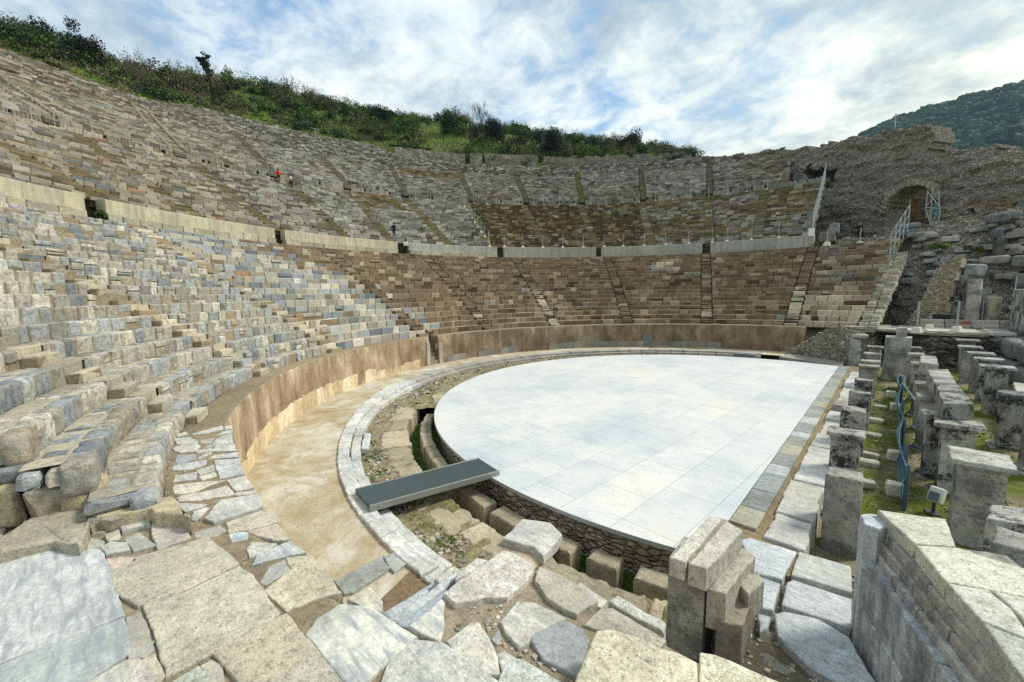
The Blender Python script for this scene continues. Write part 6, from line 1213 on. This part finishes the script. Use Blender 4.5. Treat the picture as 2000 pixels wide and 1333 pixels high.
# ================================================================== FENCES
def fence(name, lab, P, h, mesh_=None, foot=True, rad=.03, wires=(.45, .9), footc=(206, 200, 184), fs=.42):
    k = thing(name, lab, 'fence')
    for p in P:
        mb = MB(); tube(mb, [tuple(p+np.array([0, 0, -.1])), tuple(p+np.array([0, 0, h]))], rad, lin(170, 176, 176), 0, 6); po = mb.build('post', M['steel'], k)
        if foot: mb = MB(); a = math.degrees(math.atan2(p[1], p[0])); q = box8((p[0], p[1], p[2]-.12), (fs, fs, fs*.75), a); cq = q[0].mean(0); top = [i for i, c in enumerate(_C8) if c[2]]; q[0, top, :2] = cq[:2]+(q[0, top, :2]-cq[:2])*.62; hexes(mb, q, np.array(lin(*footc, .9))[None], .03); mb.build('concrete_foot', M['foot'], po)
    for w_ in wires:
        mb = MB(); tube(mb, [tuple(p+np.array([0, 0, h*w_])) for p in P], .008, lin(150, 155, 155), 0, 4); mb.build('wire', M['steel'], k)
    return k
UPX = [(15, 222), (62, 234), (108, 250), (182, 268), (255, 290), (315, 304), (376, 322), (426, 332), (478, 343), (525, 349), (590, 361), (632, 366), (707, 379), (744, 384), (778, 386), (812, 389), (836, 391), (868, 392)]
fence('walkway_fence', 'line of thin steel posts on white feet along the left half of the upper walkway', [onr(x, y, 55.9)*[1, 1, 0]+[0, 0, 21.3] for x, y in UPX], 1.75)
UPX2 = [(925, 396), (951, 397), (982, 398), (1012, 399), (1042, 399), (1062, 399), (1092, 399), (1123, 399), (1154, 399), (1184, 398), (1216, 397), (1248, 395), (1280, 394), (1314, 391), (1349, 389), (1384, 386), (1420, 383), (1458, 380), (1498, 377)]
fence('walkway_fence', 'line of thin steel posts on white feet along the right half of the upper walkway', [onr(x, y, 55.9)*[1, 1, 0]+[0, 0, 21.3] for x, y in UPX2], 1.75)
LPX = [(956, 482), (985, 483), (1021, 484), (1060, 485), (1099, 485), (1139, 484), (1180, 483), (1217, 482), (1258, 481), (1300, 478), (1345, 475), (1391, 471), (1420, 469), (1468, 464), (1521, 460)]
fence('parapet_fence', 'line of steel posts on white feet standing on the grey parapet walls', [onr(x, y, 36.4)*[1, 1, 0]+[0, 0, 11.63] for x, y in LPX], 1.75, fs=.42)
st = fence('stepped_fence', 'steel mesh fence stepping down the left edge of the brown earthy seats', [pol(r, 154.0-(r-38)*.06, 11.75+(r-37.05)*.513) for r in np.arange(38.2, 56, 1.9)], 1.7, rad=.035, wires=(.3, .6, .95), footc=(206, 204, 190), fs=.42)
st = fence('stepped_fence', 'tall bluish steel fence stepping up along the right end of the middle seats', [pol(r, 91.9+(r-37)*.03, 11.7+(r-37.05)*.513) for r in np.arange(37.4, 56.6, 1.35)], 2.6, foot=False, rad=.06, wires=(.3, .6, .95))
st = fence('stepped_fence', 'steel fence stepping down beside the right end of the lower seats', [pol(r, 79.0-(r-30)*.05, 3.0+(r-22)*.59+.3) for r in np.arange(30.0, 35.9, 1.25)], 2.6, foot=False, rad=.05, wires=(.3, .6, .95))
fence('platform_fence', 'bluish steel posts on concrete feet standing on the far platform', [onz(*q, 2.2) for q in ((1790, 648), (1868, 646), (1916, 640), (1924, 640))], 2.2, rad=.07, wires=(), fs=.6, footc=(190, 180, 156))
fence('rubble_fence', 'steel posts on white feet along the top of the lower seats below the vault', [CAM+ray(x, y)*((36.-CAM[1])/ray(x, y)[1]) for x, y in ((1615, 480), (1679, 480), (1750, 476), (1822, 473))], 1.9, rad=.05, wires=(.9,), fs=.7)
fence('handrail_fence', 'pale horizontal handrail on posts at the right edge behind the platform', [np.array([x, 25.8, 5.2]) for x in (12.9, 13.7, 14.5, 15.3)], 1.0, foot=False, wires=(.5, 1.0))
fence('post_and_rope', 'short wooden looking post and grey foot at the corner of the platform roof', [onz(1690, 638, 2.2), onz(1815, 641, 2.2)], 1.0, wires=(), rad=.05, footc=(150, 146, 132), fs=.55)
# gate fence of bars near the dark recess
k = thing('bar_gate', 'grey barred gate with diagonal struts in front of the dark opening in the vault', 'gate'); GA, GB = np.array(VA)+[-.6, -1.2], np.array(VB)+[-.6, -1.2]; tg = (GB-GA)/np.hypot(*(GB-GA))
def gp(x, y): u, z = online(x, y, GA, GB); return (GA[0]+tg[0]*u, GA[1]+tg[1]*u, z)
for L, r_ in ([((1537, 340), (1537, 368)), .06], [((1551, 342), (1551, 370)), .09], [((1572, 340), (1571, 366)), .09], [((1551, 348), (1529, 376)), .08], [((1573, 346), (1594, 368)), .08], [((1551, 343), (1572, 341)), .06]):
    mb = MB(); tube(mb, [gp(*L[0]), gp(*L[1])], r_, lin(180, 180, 172), 0, 6); mb.build('frame_bar', M['steel'], k)
for x in np.arange(1553.5, 1571, 2.4):
    mb = MB(); tube(mb, [gp(x, 343), gp(x, 368)], .04, lin(150, 150, 145), 0, 5); mb.build('upright_bar', M['steel'], k)
for q, (x, y, r_, lab) in enumerate(((616, 271, 88., 'thin T shaped mast at the upper edge of the seats on the left'), (1121, 322, 84., 'thin T shaped mast standing on the low back wall above the seats'))):
    p = onr(x, y, r_); mb = MB(); tube(mb, [(p[0], p[1], p[2]-1.2), (p[0], p[1], p[2]+(2.0 if q == 0 else 1.9))], .06, lin(200, 200, 195), 0, 6); d = np.array([-p[1], p[0]])/r_; z = p[2]+(2. if q == 0 else 1.9); tube(mb, [(p[0]-d[0]*.8, p[1]-d[1]*.8, z), (p[0]+d[0]*.8, p[1]+d[1]*.8, z)], .05, lin(200, 200, 195), 0, 6); tag(mb.build('light_mast', M['steel']), lab, 'mast')
p = onr(1660, 500, 36); mb = MB(); a_ = CAM+ray(1590, 460)*((37.-CAM[1])/ray(1590, 460)[1]); box(mb, (a_[0]-.1, a_[1]-1.3, a_[2]-.2), (.6, .05, .9), 0, lin(226, 226, 218), .005); tag(mb.build('notice_board', plain('notice_board', lin(226, 226, 220), .6)), 'small white notice board at the foot of the tall stepped fence', 'sign')
# ================================================================== VEGETATION
LEAF = {}
def leafmat(name, cols, tr=.25):
    t = NT(name); c = t.attr(); n = t.noise(.9, 4, .6); c = t.mix(1., c, t.ramp(n, [(.3, .7), (.7, 1.3)]), 'MULTIPLY'); t.fin(c, .8, None, .15)
    return t.m
M['leaf'] = leafmat('foliage', None); M['bark'] = stone('bark', fine=6., contrast=.4, bump=.02)
GREENS = [lin(64, 88, 40), lin(80, 106, 46), lin(50, 70, 38), lin(96, 118, 54), lin(74, 82, 44)]
DARKS = [lin(32, 48, 30), lin(40, 58, 36), lin(26, 40, 26)]
TWIGS = [lin(114, 104, 84), lin(90, 84, 64), lin(118, 108, 86), lin(92, 94, 58)]
LIMES = [lin(84, 112, 42), lin(76, 104, 40), lin(98, 122, 54)]
def leaves(mb, c, rx, rz, pal, n, s, rg, lumps=7, up=.5):
    """loose crown: leaf clumps spread through several overlapping lumps, with gaps between them"""
    lc = rg.normal(0, .42, (lumps, 3))*[rx, rx, rz*.8]; lc[:, 2] += rz*up; lr = rg.uniform(.35, .62, lumps); lcol = np.array(pal)[rg.integers(0, len(pal), lumps)]
    k = rg.integers(0, lumps, n); d = rg.normal(0, 1, (n, 3)); d /= np.linalg.norm(d, axis=1)[:, None]; rad = rg.random(n)**.45
    P = lc[k]+d*(rad*lr[k])[:, None]*[rx, rx, rz]; P = P+np.array(c); P[:, 2] = np.maximum(P[:, 2], c[2]-.2)
    u = rg.normal(0, 1, (n, 3)); u /= np.linalg.norm(u, axis=1)[:, None]; v = np.cross(u, rg.normal(0, 1, (n, 3))); v /= np.linalg.norm(v, axis=1)[:, None]
    ss = (s*rg.uniform(.5, 1.4, n))[:, None]; V = np.stack([P-u*ss-v*ss*.5, P+u*ss*.9-v*ss*.5, P+u*ss*.7+v*ss*.6, P-u*ss*.8+v*ss*.5], 1)
    col = lcol[k]*rg.uniform(.65, 1.4, (n, 1)); mb.add(V.reshape(-1, 3), np.arange(4*n).reshape(n, 4), np.repeat(col, 4, 0), 0)
def branches(mb, p, d, L, r, depth, rg, col, spread=.55, up=.15):
    q = Vector(p); pts = [q.copy()]; dd = Vector(d).normalized()
    for _ in range(3):
        dd = (dd+Vector(rg.normal(0, .13, 3))+Vector((0, 0, up*.15))).normalized(); q = q+dd*L/3; pts.append(q.copy())
    tube(mb, pts, [r, r*.86, r*.74, r*.6], col, 0, 5 if depth > 1 else 4, False)
    if depth > 0:
        for _ in range(rg.integers(2, 5)):
            f = rg.uniform(.45, 1.0); b = pts[min(3, int(f*3))]; nd = (dd+Vector(rg.normal(0, spread, 3))+Vector((0, 0, up))).normalized(); branches(mb, b, nd, L*rg.uniform(.55, .78), r*.58, depth-1, rg, col, spread, up)
rg = np.random.default_rng(99)
mb = MB()
cnt = 0
for _ in range(1500):
    a = rg.uniform(111, 204); r0 = interp(RTOP, a)+1.0; f = rg.random(); r = r0+rg.uniform(0, 1)**.8*(126-r0)
    gap = fbm([[math.cos(R(a))*r*.06, math.sin(R(a))*r*.06, 0]], 61, 3)[0]
    if gap > .3 and r < 117: continue
    if r < r0+2.0 and rg.random() < .45: continue
    z = hill_z(r, a); p = pol(r, a, z-.15); u = rg.random(); sz = rg.uniform(.8, 2.3)*(1.15 if r > 112 else 1)
    if 175 < a < 205: pal = GREENS if u < .45 else (DARKS if u < .62 else TWIGS)
    else: pal = GREENS if u < .5 else (DARKS if u < .66 else (LIMES if u < .74 else TWIGS))
    leaves(mb, p, sz*1.25, sz*.9, pal, int(190*sz), .165 if pal is not TWIGS else .11, rg, 8); cnt += 1
tag(mb.build('hillside_scrub', M['leaf']), 'tangled green and brown scrub covering the hillside above the theatre', 'scrub', None, 'stuff')
mb = MB(); n = 26000; a = rg.uniform(108, 206, n); rr_ = np.array([interp(RTOP, x) for x in a])+.8+rg.random(n)**1.2*42
for q in range(0, n): pass
zz_ = np.array([hill_z(r, x) for r, x in zip(rr_, a)]); P = np.stack([rr_*np.cos(np.radians(a)), rr_*np.sin(np.radians(a)), zz_], 1)
w_ = rg.normal(0, .16, (n, 3))*[1, 1, .2]; hh = rg.uniform(.15, .5, n); tip = P+rg.normal(0, .12, (n, 3)); tip[:, 2] += hh
gc = np.array([lin(76, 104, 36), lin(94, 120, 46), lin(66, 90, 36), lin(118, 114, 74)])[rg.integers(0, 4, n)]*rg.uniform(.7, 1.2, (n, 1))
mb.add(np.stack([P-w_, P+w_, tip], 1).reshape(-1, 3), np.arange(3*n).reshape(n, 3), np.repeat(gc, 3, 0), 0); tag(mb.build('hillside_grass_tufts', M['leaf']), 'green grass growing between the shrubs on the hillside', 'grass', None, 'stuff')
def hill_at(x, y, base_r):
    p = onr(x, y, base_r); a = math.degrees(math.atan2(p[1], p[0])) % 360; return pol(base_r, a, hill_z(base_r, a)), p[2]
def tree(name, lab, px, r, wpx, pal, kind, seed, cat='tree', group='trees and big shrubs on the ridge above the theatre'):
    """px = (x, y of the crown top); base on the hill at distance r from the orchestra centre"""
    b, zt = hill_at(px[0], px[1], r); H = max(1.5, zt-b[2]); d = np.hypot(*(b[:2]-CAM[:2])); Wm = wpx/FOC*d/2; rg = np.random.default_rng(seed); k = thing(name, lab, cat, (0, 0, 0), 0, group)
    mb = MB(); bc = np.array(lin(92, 80, 66))*rg.uniform(.8, 1.2)
    if kind == 'bare':
        for q in range(3 if Wm > 2 else 2): branches(mb, (b[0]+rg.normal(0, Wm*.3), b[1]+rg.normal(0, Wm*.3), b[2]-.3), (rg.normal(0, .22), rg.normal(0, .22), 1), H*.48, .10, 4, rg, bc*1.15, .42, .28)
        mb.build('trunk', M['bark'], k)
        m2 = MB(); leaves(m2, (b[0], b[1], b[2]+H*.25), Wm*.9, H*.4, TWIGS, int(170*Wm), .10, rg, 9); m2.build('twigs', M['leaf'], k)
    else:
        h0 = H*(.25 if kind == 'tree' else .12)
        tube(mb, [(b[0], b[1], b[2]-.4), (b[0]+.1, b[1], b[2]+h0), (b[0]+.15, b[1]+.1, b[2]+H*.7)], [.22, .17, .06], bc)
        for q in range(5): branches(mb, (b[0]+.1, b[1], b[2]+h0), (rg.normal(0, .7), rg.normal(0, .7), .8), H*.3, .08, 2, rg, bc, .5, .2)
        mb.build('trunk', M['bark'], k); m2 = MB(); leaves(m2, (b[0], b[1], b[2]+h0*.7), Wm*1.05, (H-h0)*.52, pal, int(800*Wm*max(1, H/4)), .14, rg, 15, .58); m2.build('crown', M['leaf'], k)
    return k
tree('shrub', 'dense dark green shrub near the left end of the ridge', (98, 40), 106, 62, DARKS+GREENS[:1], 'bush', 1, 'shrub')
tree('shrub', 'dark rounded shrub leaning over the wall right of the dense left one', (62, 62), 104, 60, DARKS+GREENS[:2], 'bush', 2, 'shrub')
tree('half_bare_tree', 'half bare tree with some dark leaves, tallest on the left part of the ridge', (172, 45), 104, 36, DARKS, 'tree', 3)
tree('bare_tree', 'bare thin tree right of the half bare one on the left ridge', (262, 82), 106, 36, None, 'bare', 4)
tree('bare_tree', 'pale bare shrub tree on the ridge left of the leaning ivy trunk', (346, 100), 108, 34, None, 'bare', 5)
tree('bare_tree', 'sparse bare tree just behind the leaning ivy trunk', (402, 104), 110, 40, None, 'bare', 6)
tree('small_tree', 'small leafy tree standing alone right of the leaning ivy trunk', (443, 116), 112, 16, GREENS, 'tree', 7)
tree('bare_tree', 'wide group of pale bare branches on the skyline of the ridge', (556, 140), 114, 66, None, 'bare', 8)
tree('bare_tree', 'lower bare bush right of the wide pale group on the skyline', (606, 158), 114, 46, None, 'bare', 9)
tree('shrub', 'dark green bush on the skyline above the middle of the hillside', (748, 194), 112, 36, DARKS, 'bush', 10, 'shrub')
tree('bare_tree', 'big brown twiggy bush, highest point on the right part of the ridge', (925, 188), 108, 70, None, 'bare', 11)
tree('shrub', 'dark green bush beside the big brown twiggy one', (880, 204), 108, 44, DARKS+GREENS, 'bush', 12, 'shrub')
tree('shrub', 'dark bush on the slope right of the big brown twiggy one', (962, 206), 104, 50, DARKS, 'bush', 13, 'shrub')
tree('dark_tree', 'tall very dark evergreen tree rising from the low back wall', (1078, 226), 93, 52, DARKS, 'tree', 14)
tree('shrub', 'small dark bush between the tall evergreen and the round tree', (1152, 252), 96, 30, DARKS+GREENS[:1], 'bush', 15, 'shrub')
tree('bare_tree', 'bare tree left of the round dark tree', (1196, 246), 94, 40, None, 'bare', 16)
tree('round_tree', 'round dark evergreen tree near the right end of the ridge', (1228, 240), 95, 42, DARKS, 'tree', 17)
tree('bare_tree', 'pale bare branches in front of the round dark tree', (1222, 272), 89, 44, None, 'bare', 18)
tree('bare_tree', 'bare shrub right of the round dark tree', (1300, 262), 91, 44, None, 'bare', 19)
tree('shrub', 'green bush at the right end of the ridge', (1342, 280), 88, 36, GREENS+DARKS, 'bush', 20, 'shrub')
tree('shrub', 'bright green bush in front of the scrub above the dark doorway', (925, 272), 90, 30, LIMES+GREENS[:1], 'bush', 21, 'shrub')
tree('shrub', 'light green bush above the low wall left of the round tree', (1146, 276), 91, 34, LIMES, 'bush', 22, 'shrub')
# leaning trunk wrapped in ivy
b, zt = hill_at(425, 205, 103.5); p2 = onr(396, 112, 103.5); p1 = onr(410, 150, 103.5); k = thing('ivy_trunk', 'broken leaning tree trunk wrapped in dark ivy on the left ridge', 'dead tree', group='trees and big shrubs on the ridge above the theatre'); mb = MB()
tube(mb, [tuple(b), tuple(p1), tuple(p2)], [.6, .45, .3], lin(58, 54, 40)); mb.build('trunk', M['bark'], k); mb = MB(); rg = np.random.default_rng(3)
for q in range(16): f = q/15; c_ = (b*(1-f)+p1*f) if f < .6 else p1+(p2-p1)*(f-.6)/.4; leaves(mb, c_-[0, 0, .4], 1.0-.35*f+(.5 if q > 13 else 0), .9, DARKS, 130, .17, rg, 3)
c_ = p2+(p2-p1)*.05; leaves(mb, onr(390, 116, 103.5)-[0, 0, .3], .8, .5, DARKS, 160, .15, rg, 3); mb.build('ivy', M['leaf'], k)
# tufts on walls and in joints
def tuft(lab, P, sz, pal, seed, n=90, s=.07, name='weed', mbx=None):
    rg = np.random.default_rng(seed); mb = MB()
    leaves(mb, P, sz, sz*.55, pal, n, s, rg, 4); tag(mb.build(name, M['leaf']), lab, 'weed', 'weeds growing on the ruins')
py = lambda x, y, Y: CAM+ray(x, y)*((Y-CAM[1])/ray(x, y)[1])
tuft('grassy tuft beside the fence posts on the rubble slope', py(1840, 488, 31), 1.0, GREENS+LIMES, 1, 220, .12)
tuft('green weed on the rubble below the huge rounded block', py(1914, 490, 30), .7, LIMES+GREENS, 2, 160, .1)
tuft('weed below the notice board at the end of the parapet', py(1590, 482, 36.4), .7, GREENS, 4, 160, .1)
tuft('grassy clump beside the top of the tall stepped fence', py(1612, 366, 56), .8, GREENS, 5, 160, .12)
tuft('weed in the left gap of the cream parapet', onr(186, 402, 36.3)-[0, 0, .6], .45, GREENS, 6, 140, .08)
rg = np.random.default_rng(15); mb = MB()
for q in range(420):
    u = rg.random()
    if u < .45: r_, a_, z_ = rg.uniform(15.3, 15.8), rg.uniform(226, 282), -1.08
    elif u < .8: r_, a_, z_ = rg.uniform(16.8, 17.5), rg.uniform(238, 277), -.42
    else: r_, a_, z_ = rg.uniform(14.66, 14.78), rg.uniform(255, 290), -.95
    leaves(mb, pol(r_, a_, z_), rg.uniform(.05, .15), .08, GREENS+LIMES, 16, .02, rg, 3)
tag(mb.build('drain_weeds', M['leaf']), 'low green weeds growing in the drain and the ring of rubble', 'weeds', None, 'stuff')
mb = MB()
for (e, n_) in [((130.3, 129.3), 60), ((119.4, 118.8), 20)]:
    for q in range(n_): r_ = rg.uniform(58.5, 79); leaves(mb, pol(r_, e[0]+(e[1]-e[0])*(r_-58)/22+rg.normal(0, .22), 22.6+(r_-58)*.52-.05), .3, .22, LIMES+GREENS, 24, .10, rg, 3)
for q in range(150): r_ = rg.uniform(38, 55); a_ = 153.4-(r_-37)*.10-abs(rg.normal(0, .7)); leaves(mb, pol(r_, a_, 11.6+(r_-37.05)*.513), .35, .25, LIMES+GREENS, 24, .10, rg, 3)
for q in range(90): r_ = rg.uniform(48, 52); leaves(mb, pol(r_, rg.normal(126, 2.4), 11.7+(r_-37.05)*.513), .3, .2, GREENS, 20, .09, rg, 3)
for (e0, e1) in ST_M[6:9]+ST_M[1:2]:
    for q in range(40): r_ = rg.uniform(38, 55); leaves(mb, pol(r_, e0+(e1-e0)*(r_-37)/19+rg.normal(0, .35), 11.7+(r_-37.05)*.513), .22, .18, GREENS+TWIGS[:2], 14, .09, rg, 2)
tag(mb.build('stair_weeds', M['leaf']), 'grass and weeds overgrowing the stairways between the seats', 'weeds', None, 'stuff')
n = 9000; X_ = rg.uniform(5.4, 11.4, n); Y_ = rg.uniform(-12, 20, n); mz = fbm(np.stack([X_*.7, Y_*.7, X_*0], -1), 4)*.10-.61; mk = fbm(np.stack([X_*.5, Y_*.5, X_*0], -1), 77, 3) > -.02; X_, Y_, mz = X_[mk], Y_[mk], mz[mk]; n = len(X_)
P = np.stack([X_, Y_, mz], 1); w_ = rg.normal(0, .03, (n, 3))*[1, 1, .1]; tip = P+rg.normal(0, .03, (n, 3)); tip[:, 2] = mz+rg.uniform(.03, .09, n); gc = np.array([lin(104, 116, 36), lin(84, 98, 30), lin(122, 126, 54)])[rg.integers(0, 3, n)]*rg.uniform(.7, 1.2, (n, 1)); mb = MB()
mb.add(np.stack([P-w_, P+w_, tip], 1).reshape(-1, 3), np.arange(3*n).reshape(n, 3), np.repeat(gc, 3, 0), 0); tag(mb.build('moss_tufts', M['leaf']), 'short moss and grass on the ground between the pillars', 'grass', None, 'stuff')
# forest on the far mountain
rr_m, A_m, P_m = MTN; rg = np.random.default_rng(44); mb = MB(); n = 9000
ii = rg.integers(6, 49, n); jj = rg.integers(int(.55*len(A_m)), len(A_m)-6, n); Pm = P_m[ii, jj]+rg.normal(0, 4, (n, 3))*[1, 1, .2]
V0, F0 = _rc[4]; V0 = V0/np.linalg.norm(V0, axis=1)[:, None]; Sm = rg.uniform(3.5, 10.5, (n, 1, 1))
keep_ = slice(0, n); VV = V0[None]*Sm*[1, 1, .8]; VV = VV*(1+.25*rg.normal(0, 1, VV.shape[:2])[..., None]*.5)+Pm[:, None, :]
fc = np.array([lin(28, 60, 48), lin(38, 70, 54), lin(22, 48, 42), lin(44, 74, 54)])[rg.integers(0, 4, n)]*rg.uniform(.75, 1.25, (n, 1))
mb.add(VV.reshape(-1, 3), (F0[None]+(np.arange(n)*len(V0))[:, None, None]).reshape(-1, 4), np.repeat(fc, len(V0), 0), 0); tag(mb.build('mountain_forest', M['leaf']), 'dark forest covering the far mountain', 'forest', None, 'stuff')
# ================================================================== PEOPLE
def person(lab, foot, face, H, jac, tro, hairc, pose, extra=None, longhair=True):
    """one continuous body grown over a posed skeleton; clothes and hair are children"""
    k = thing('person', lab, 'person', tuple(foot), face); s = H/1.7
    lh, rh = pose['legs']; la, ra = pose['arms']          # (forward swing) of each limb, metres
    J = dict(pel=(0, 0, .92), spine=(.0, 0, 1.12), chest=(.02, 0, 1.32), neck=(.03, 0, 1.47), head=(.05, 0, 1.57), crown=(.04, 0, 1.66),
             ls=(.0, .17, 1.40), le=(la*.5, .23, 1.14), lw=(la, .22, .92), rs=(0, -.17, 1.40), re=(ra*.5, -.23, 1.14), rw=(ra, -.22, .92),
             lhp=(0, .09, .88), lk=(lh*.5+.06, .10, .48), lan=(lh-.04, .10, .08), lto=(lh+.13, .11, .03), rhp=(0, -.09, .88), rk=(rh*.5+.06, -.10, .48), ran=(rh-.04, -.10, .08), rto=(rh+.13, -.11, .03))
    E = [('pel', 'spine'), ('spine', 'chest'), ('chest', 'neck'), ('neck', 'head'), ('head', 'crown'), ('chest', 'ls'), ('ls', 'le'), ('le', 'lw'), ('chest', 'rs'), ('rs', 're'), ('re', 'rw'), ('pel', 'lhp'), ('lhp', 'lk'), ('lk', 'lan'), ('lan', 'lto'), ('pel', 'rhp'), ('rhp', 'rk'), ('rk', 'ran'), ('ran', 'rto')]
    RA = dict(pel=.12, spine=.115, chest=.13, neck=.05, head=.085, crown=.07, ls=.06, le=.042, lw=.03, rs=.06, re=.042, rw=.03, lhp=.085, lk=.055, lan=.04, lto=.03, rhp=.085, rk=.055, ran=.04, rto=.03)
    for sd, w_ in (('l', 'lw'), ('r', 'rw')):
        px_, py_, pz__ = J[w_]; sg = 1 if sd == 'l' else -1; J[sd+'pm'] = (px_+.01, py_, pz__-.07); RA[sd+'pm'] = .026; E.append((w_, sd+'pm'))
        for f in range(4): J[f'{sd}f{f}'] = (px_+.03-.02*f, py_-.005*sg, pz__-.15+.012*abs(f-1)); RA[f'{sd}f{f}'] = .009; E.append((sd+'pm', f'{sd}f{f}'))
        J[sd+'th'] = (px_+.055, py_-.01*sg, pz__-.09); RA[sd+'th'] = .01; E.append((sd+'pm', sd+'th'))
    def skin(name, keys, grow, mat, root):
        ks = [q for q in J if q in keys]; ix = {q: i for i, q in enumerate(ks)}; me = bpy.data.meshes.new(name); me.from_pydata([tuple(np.array(J[q])*s) for q in ks], [(ix[a], ix[b]) for a, b in E if a in ix and b in ix], [])
        o = bpy.data.objects.new(name, me); COL.objects.link(o); o.parent = k; md = o.modifiers.new('skin', 'SKIN'); md.use_smooth_shade = True
        for q, sv in zip(ks, me.skin_vertices[0].data): rr = (RA[q]+grow)*s; sv.radius = (rr, rr); sv.use_root = (q == root)
        o.modifiers.new('sub', 'SUBSURF').levels = 1; me.materials.append(mat); return o
    skin('body', set(J), 0, plain('skin_tone', lin(190, 146, 120), .6), 'pel')
    skin('jacket', {'pel', 'spine', 'chest', 'ls', 'le', 'lw', 'rs', 're', 'rw', 'neck'}, .022, plain('jacket_cloth', jac, .8, nz=.15), 'spine')
    skin('trousers', {'pel', 'lhp', 'lk', 'lan', 'rhp', 'rk', 'ran'}, .016, plain('trouser_cloth', tro, .85), 'pel')
    mb = MB(); c = np.array(J['head'])*s; rock(mb, (c[0]-.03, 0, c[2]-(.16 if longhair else .02)), (.2, .21, .32 if longhair else .19), 0, hairc, 3, 6, .8, .06); mb.build('hair', plain('hair', hairc, .6), k)
    mb = MB()
    for sg in (-1, 1): mb2 = rock(mb, (c[0]+.082, sg*.033, c[2]+.0), (.016, .022, .014), 0, (.02, .02, .02), 1, 3, 1., 0)
    mb.build('eyes', plain('eyes', (.02, .02, .02), .3), k); mb = MB(); rock(mb, (c[0]+.09, 0, c[2]-.05), (.035, .03, .045), 0, (.5, .3, .22), 2, 3, .8, 0); mb.build('nose', plain('nose_skin', lin(186, 140, 114), .6), k)
    if extra == 'pack': mb = MB(); rock(mb, (-.24*s, 0, 1.05*s), (.22, .32, .45), 0, lin(206, 200, 184), 4, 6, .35, .05); mb.build('backpack', plain('pack_cloth', lin(204, 198, 182), .8), k)
    if extra == 'bag': mb = MB(); rock(mb, (ra*.9, -.28*s, .62*s), (.26, .1, .3), 0, lin(30, 30, 30), 4, 6, .3, .05); mb.build('bag', plain('bag_cloth', lin(30, 30, 32), .7), k)
    return k
def stand(x, y, r0, r1, rows):
    best = None
    for r in np.linspace(r0, r1, 400):
        p = onr(x, y, r); z = np.interp(r, [q[0] for q in rows]+[rows[-1][1]], [q[2] for q in rows]+[rows[-1][3]])+.22
        if best is None or abs(p[2]-z) < best[0]: best = (abs(p[2]-z), p, z)
    p = best[1]; return np.array([p[0], p[1], best[2]])
def face_to(p, deg): return math.degrees(math.atan2(CAM[1]-p[1], CAM[0]-p[0]))+deg
p = stand(545, 357, 53.5, 55.9, ROWS_M); person('person in a bright red jacket and dark trousers at the top of a stairway', p, face_to(p, 10), 1.7, lin(206, 28, 36), lin(24, 24, 28), lin(28, 22, 20), dict(legs=(.1, -.12), arms=(.05, .0)))
p = stand(570, 368, 51., 55.0, ROWS_M); person('person in a brownish coat with a pale backpack walking up behind the one in red', p, face_to(p, 165), 1.6, lin(104, 96, 78), lin(30, 28, 28), lin(52, 42, 34), dict(legs=(.16, -.14), arms=(-.08, .1)), 'pack')
p = stand(770, 465, 37.2, 39.5, ROWS_M); person('person all in dark blue climbing the seats above the parapet gap', p, face_to(p, 175), 1.72, lin(28, 32, 44), lin(22, 24, 32), lin(26, 24, 24), dict(legs=(.1, -.1), arms=(.06, -.06)), None, False)
p = onr(793, 496, 35.45); p[2] = 10.24; person('woman in a white jacket and black trousers standing in the parapet gap', p, face_to(p, 150), 1.62, lin(236, 236, 232), lin(18, 18, 20), lin(24, 20, 20), dict(legs=(.05, -.06), arms=(.02, .06)), 'bag')
# ================================================================== HAZE
mb = MB(); hexes(mb, box8((0, 500, -4.5), (3400, 3600, 330)), np.array((.5, .5, .5)), 0)
hz = mb.build('haze', []); m = bpy.data.materials.new('haze_air'); m.use_nodes = True; nt_ = m.node_tree; nt_.nodes.clear(); ho = nt_.nodes.new('ShaderNodeOutputMaterial'); hv = nt_.nodes.new('ShaderNodeVolumePrincipled'); nt_.links.new(hv.outputs[0], ho.inputs['Volume'])
hv.inputs['Color'].default_value = (.55, .75, .9, 1); hv.inputs['Density'].default_value = .00011; hv.inputs['Anisotropy'].default_value = .2
hz.data.materials.append(m); tag(hz, kind='stuff')
